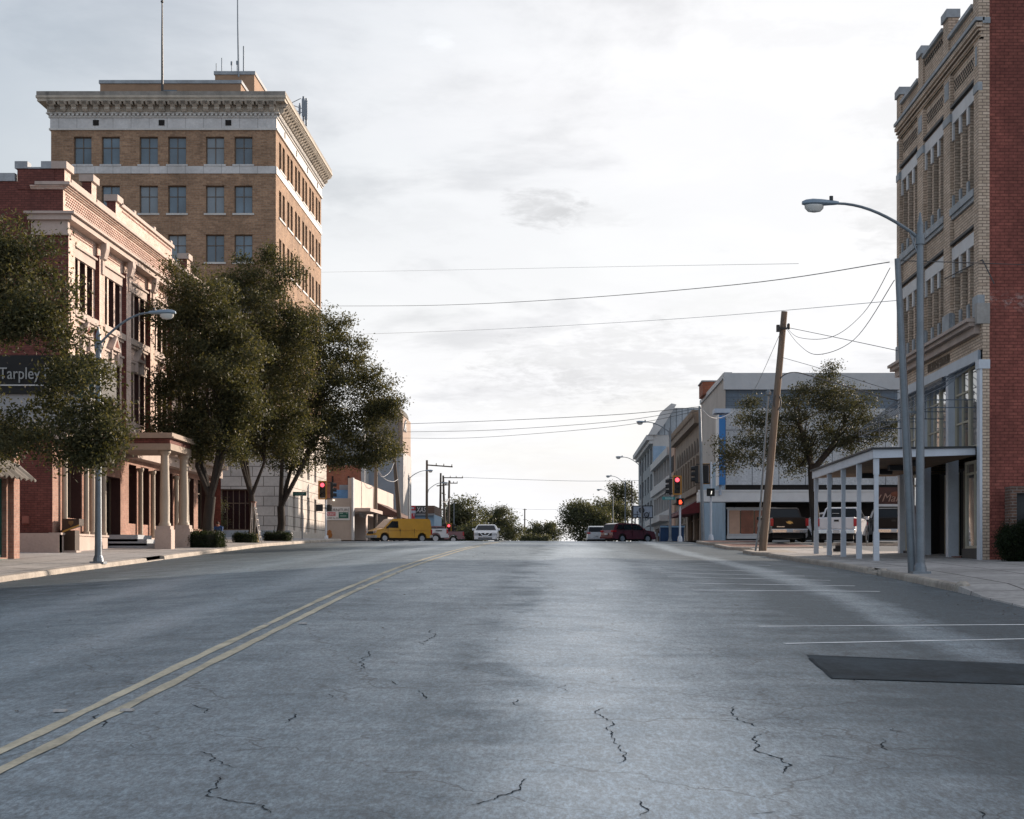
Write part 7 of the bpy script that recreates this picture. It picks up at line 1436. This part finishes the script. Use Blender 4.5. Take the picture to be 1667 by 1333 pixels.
# shrub behind the first oak (seen between trunk and tower)
Y = 101.; X = wx(353, Y); tree('garden_shrub', 'pale green shrub in the gap between red building and tower', (X, Y, SW(X, Y) - .1), (X, Y, SW(X, Y) + .5), .05, bl(Y, (353, 830, 7, 18), (354, 850, 7, 14)), 30, 30, .2, .05, M['leaf_far'], 51)
def hedge(label, x0, x1, y0, y1, zb, h, seed, rnd_=.25, cat='hedge', name='clipped_hedge', ncl=200, leaf=.035):
    t = thing(name, label, cat, ((x0 + x1) / 2, (y0 + y1) / 2, zb)); rg = np.random.default_rng(seed); a, b = (x1 - x0) / 2, (y1 - y0) / 2; C = []
    while len(C) < ncl:
        p = rg.uniform(-1, 1, 3); k = rg.integers(0, 3); p[k] = math.copysign(rg.uniform(.8, 1.), p[k])
        if p[2] < -1: continue
        q = np.array(p); m_ = (abs(q[0]) ** 4 + abs(q[1]) ** 4 + max(0, q[2]) ** 4) ** .25
        if m_ > 1: q = q / m_
        C.append((q[0] * a, q[1] * b, h / 2 + q[2] * h / 2 * (1 + .08 * math.sin(q[0] * 5 + seed))))
    mb = MB(); mb.box(-a * .86, a * .86, -b * .86, b * .86, -.05, h * .88); mb.build('stem_mass', M['twig'], t, local=True, bevel=.1)
    leaf_mesh('foliage', np.array(C), 34, .075, leaf, M['leaf_hedge'], t, seed + 1, 1.); return t
def hg(label, px0, px1, py, Y, d, h, seed, **k): X0, X1 = wx(px0, Y), wx(px1, Y); return hedge(label, X0, X1, Y - d / 2, Y + d / 2, SW((X0 + X1) / 2, Y), h, seed, **k)
hg('large clipped box hedge at the foot of the nearest kerbside oak', 311, 363, 896, 74.2, 1.2, .62, 61, ncl=330)
hg('low clipped hedge around the middle kerbside oak', 383, 415, 893, 84.8, 1.0, .40, 62)
hg('low clipped hedge around the farthest kerbside oak', 432, 472, 888, 93., 1.2, .42, 63)
def round_bush(label, X, Y, r, h, seed):
    z = SW(X, Y); t = thing('round_shrub', label, 'shrub', (X, Y, z), 0, 'shrubs by the red flank wall'); rg = np.random.default_rng(seed); d = rg.normal(0, 1, (420, 3)); d /= np.linalg.norm(d, axis=1)[:, None]
    lump_ = 1 + .12 * np.sin(d[:, 0] * 5 + seed) * np.cos(d[:, 1] * 4 + d[:, 2] * 3); C = d * (rg.uniform(.86, 1.02, 420) * lump_)[:, None] * np.array([r, r, h / 2]) + np.array([0, 0, h / 2])
    mb = MB(); mb.lathe((0, 0, 0), [(r * .3, -.05), (r * .75, h * .2), (r * .86, h * .5), (r * .7, h * .78), (r * .2, h * .92)], 14); mb.build('stem_mass', M['twig'], t, local=True, smooth=True)
    leaf_mesh('foliage', C, 40, .085, .034, M['leaf_hedge'], t, seed + 1, 1.); return t
round_bush('dark round shrub against the white corner pilaster', 13.02, 48.6, .56, 1.0, 71)
round_bush('middle dark shrub by the red flank wall', 13.62, 48.3, .66, 1.15, 72)
round_bush('broad front shrub by the red flank wall, only partly in view', 14.4, 47.5, .72, 1.30, 73)
round_bush('tall dark shrub before the brick pier', 13.9, 49.3, .60, 1.35, 74)

# ------------------------------------------------------------------ smaller things
Y = 49.6; t = thing('brick_pier', 'brown brick surround with dark metal panel against the red flank wall', 'brick pier', (wx(1660, Y), Y, SW(13, Y)))
M['brown_brick'] = brickmat('brown_brick', (.16, .085, .06), (.09, .055, .045), (.20, .17, .15), .24, .085, .014, .2, .85)
zb = SW(13, Y) - .1; mb = MB(); x0, x1 = wx(1643, Y), wx(1653, Y); mb.box(x0, x1, Y - .15, Y + .5, zb, wz(803, Y)); mb.box(x0 + 1.9, x0 + 2.1, Y - .15, Y + .5, zb, wz(803, Y)); mb.box(x0, x0 + 2.1, Y - .152, Y + .5, wz(803, Y) + .002, wz(792, Y)); mb.build('surround', M['brown_brick'], t)
mb = MB(); mb.box(x1, x0 + 1.9, Y - .02, Y + .3, zb, wz(803.2, Y)); mb.build('panel', M['dark_trim'], t)
# parcel drop box with a gold stripe
Y = 64.6; X0, X1 = wx(110, Y), wx(132, Y); zb = SW(-18.4, Y); t = thing('parcel_drop_box', 'brown parcel drop box with gold diagonal stripe before the red brick building', 'drop box', ((X0 + X1) / 2, Y - .3, zb))
h = wz(845, Y) - zb; mb = MB(); mb.box(X0 + .04, X1 - .06, Y - .6, Y, zb + .06, zb + .82); mb.prism([(X0 - .02, zb + .80), (X1 + .10, zb + 1.0), (X1 + .10, zb + h), (X0 - .02, zb + h)], 'y', Y - .62, Y + .02); mb.build('cabinet', mat('dark_brown_box', (.035, .020, .012), .45, .2), t)
mb = MB(); mb.prism([(X0 - .02, zb + .72), (X1 + .10, zb + .98), (X1 + .10, zb + 1.04), (X0 - .02, zb + .79)], 'y', Y - .632, Y - .621); mb.build('gold_stripe', mat('gold_stripe', (.42, .24, .05), .4, .15), t)
mb = MB(); c = ((X0 + X1) / 2 + .05, zb + h - .16); mb.prism([(c[0] - .09, c[1] + .08), (c[0] + .09, c[1] + .08), (c[0] + .09, c[1] - .02), (c[0], c[1] - .11), (c[0] - .09, c[1] - .02)], 'y', Y - .632, Y - .621); mb.build('shield_emblem', mat('dull_gold', (.16, .09, .03), .4), t)
mb = MB(); mb.box(X0, X1, Y - .62, Y + .02, zb - .03, zb + .058); mb.build('base', M['stone'], t)
# step ladder
Y = 85.2; Xm = wx(413, Y); zb = SW(Xm, Y); t = thing('step_ladder', 'pale aluminium stepladder standing open under the middle oak', 'ladder', (Xm, Y, zb))
xt, xl, xr_, h = wx(412.5, Y) - Xm, wx(408.5, Y) - Xm, wx(424.5, Y) - Xm, wz(818, Y) - zb; al = mat('pale_ladder', (.50, .47, .44), .45, .1, metal=.3)
for nm, xf, dx in (('front_frame', xr_, .05), ('rear_frame', xl, -.05)):
    mb = MB()
    for s in (-.22, .22): mb.tube([(xf, s * 1.25, 0), (xt + dx, s * .8, h)], .028, 4)
    if nm == 'front_frame':
        for k in range(1, 7): q = k / 7; mb.box(xf + (xt + dx - xf) * q - .04, xf + (xt + dx - xf) * q + .04, -.25, .25, h * q - .012, h * q + .012)
    else:
        for k in (.25, .6): mb.tube([(xf + (xt + dx - xf) * k, -.25, h * k), (xf + (xt + dx - xf) * k, .25, h * k)], .014, 4)
    mb.build(nm, al, t, local=True)
mb = MB(); mb.box(xt - .10, xt + .13, -.2, .2, h - .01, h + .05); mb.box(xt + .02, xt + .10, -.19, .19, h - .22, h - .011); mb.build('top_cap', mat('brown_ladder_cap', (.13, .05, .03), .6), t, local=True)
# hydrant
Y = 86.4; X = wx(418, Y); zb = SW(X, Y); t = thing('fire_hydrant', 'short fire hydrant with cream body and black bonnet by the ladder', 'hydrant', (X, Y, zb))
mb = MB(); mb.lathe((0, 0, -.02), [(.19, 0), (.19, .05), (.13, .07), (.12, .40), (.16, .42), (.16, .46)], 14); mb.cyl((-.2, 0, .28), .055, .4, 'x', 10); mb.cyl((0, -.21, .28), .075, .12, 'y', 10); mb.build('barrel', mat('cream_hydrant', (.50, .38, .19), .5, .2), t, local=True, smooth=True)
mb = MB(); mb.lathe((0, 0, .44), [(.16, 0), (.15, .1), (.09, .22), (.05, .3), (.05, .36)], 12); mb.build('bonnet', M['black'], t, local=True, smooth=True)
# short white marker post at the kerb by the third oak
Y = 96.; X = wx(474, Y); mb = MB(); mb.box(-.07, .07, -.05, .05, -.05, .42); mb.prism([(-.07, .42), (.07, .42), (0, .47)], 'y', -.05, .05); o = mb.build('marker_post', M['white_paint'], local=True); o.location = (X, Y, SW(X, Y)); tag(o, 'short white post at the kerb by the farthest kerbside oak', 'post')
# fallen leaves and grit gathered in the gutters
def litter():
    rg = np.random.default_rng(5); mb = MB()
    for k in range(420):
        left = rg.random() < .6; y = rg.uniform(16, 100) if rg.random() < .7 else rg.uniform(12, 45); d = abs(rg.normal(0, .5)) + .03
        x = XL + d if left else XR - d
        if rg.random() < .12: x = rg.uniform(XL, XR)
        a = rg.uniform(0, 6.28); l = rg.uniform(.012, .035); c, s_ = math.cos(a) * l, math.sin(a) * l; z = G(x, y) + .006
        mb.add([(x - c, y - s_, z), (x + s_ * .5, y - c * .5, z + .008), (x + c, y + s_, z + .004), (x - s_ * .5, y + c * .5, z + .01)], [(0, 1, 2, 3)])
    return tag(mb.build('leaf_litter', mat('dry_leaf', (.22, .16, .10), .9, .4, 3.), fixn=False), kind='stuff')
litter()
# crouching person in blue behind the hedge
def person():
    Y = 89.; X = wx(359, Y); zb = SW(X, Y)
    t = thing('person', 'person in blue top and pale trousers crouching behind the large hedge', 'person', (X, Y, zb), R(-100))
    J = dict(pel=(0, 0, .34), spi=(.10, 0, .52), che=(.24, 0, .70), nec=(.34, 0, .80), hed=(.42, 0, .86), top=(.47, 0, .98))
    for s, k in ((1, 'l'), (-1, 'r')): J.update({k + 'hip': (0, .11 * s, .34), k + 'kne': (.36, .16 * s, .42), k + 'ank': (.05, .15 * s, .08), k + 'toe': (.22, .16 * s, .03), k + 'sho': (.26, .20 * s, .72), k + 'elb': (.42, .24 * s, .50), k + 'wri': (.58, .14 * s, .38), k + 'pal': (.64, .11 * s, .35)})
    rad = dict(pel=.15, spi=.14, che=.155, nec=.06, hed=.085, top=.075); rl = dict(hip=.10, kne=.065, ank=.045, toe=.035, sho=.07, elb=.045, wri=.03, pal=.035)
    E = [('pel', 'spi'), ('spi', 'che'), ('che', 'nec'), ('nec', 'hed'), ('hed', 'top')]
    for k in 'lr': E += [('pel', k + 'hip'), (k + 'hip', k + 'kne'), (k + 'kne', k + 'ank'), (k + 'ank', k + 'toe'), ('che', k + 'sho'), (k + 'sho', k + 'elb'), (k + 'elb', k + 'wri'), (k + 'wri', k + 'pal')]
    names = list(J); idx = {n: i for i, n in enumerate(names)}; V = [J[n] for n in names]; Ed = [(idx[a], idx[b]) for a, b in E]; rr = [rad[n] if n in rad else rl[n[1:]] for n in names]
    for k, s in (('l', 1), ('r', -1)):       # fingers and thumb
        p = Vector(J[k + 'pal'])
        for q in range(4): a = len(V); V += [tuple(p + Vector((.035, (q - 1.5) * .018, -.012))), tuple(p + Vector((.075 + .01 * (q in (1, 2)), (q - 1.5) * .02, -.04)))]; rr += [.010, .008]; Ed += [(idx[k + 'pal'], a), (a, a + 1)]
        a = len(V); V += [tuple(p + Vector((.0, -s * .035, -.015))), tuple(p + Vector((.03, -s * .055, -.03)))]; rr += [.011, .009]; Ed += [(idx[k + 'pal'], a), (a, a + 1)]
    me = bpy.data.meshes.new('body'); me.from_pydata(V, Ed, []); o = bpy.data.objects.new('body', me); COL.objects.link(o); o.parent = t
    md = o.modifiers.new('skin', 'SKIN'); sk = me.skin_vertices[0].data
    for i, r in enumerate(rr): sk[i].radius = (r, r)
    sk[0].use_root = True
    sub = o.modifiers.new('sub', 'SUBSURF'); sub.levels = 1; sub.render_levels = 1
    n = NT('clothed_person'); tc = n.n('ShaderNodeTexCoord').outputs['Object']; sp = n.n('ShaderNodeSeparateXYZ'); n.L.new(tc, sp.inputs[0]); x, y, z = sp.outputs
    blue, skin, pale = (.02, .07, .22), (.34, .17, .11), (.36, .37, .40)
    c = n.mix(n.math('GREATER_THAN', n.math('SUBTRACT', z, n.math('MULTIPLY', x, .15)), .44), pale, blue); c = n.mix(n.math('GREATER_THAN', n.math('ADD', x, n.math('MULTIPLY', z, .9)), 1.06), c, skin); c = n.mix(n.math('GREATER_THAN', x, .56), c, skin)
    me.materials.append(n.fin(c, .8))
    mb = MB(); mb.lathe((.455, 0, .87), [(.085, .0), (.098, .04), (.09, .10), (.05, .135), (.01, .14)], 12); mb.v = [(p[0] - .02, p[1], p[2]) for p in mb.v]; mb.build('hair', mat('brown_hair', (.05, .025, .018), .7), t, local=True, smooth=True)
    mb = MB(); mb.lathe((.535, 0, .855), [(.008, -.02), (.016, 0), (.006, .035)], 6); mb.build('nose', mat('skin', skin, .6), t, local=True, smooth=True)
person()
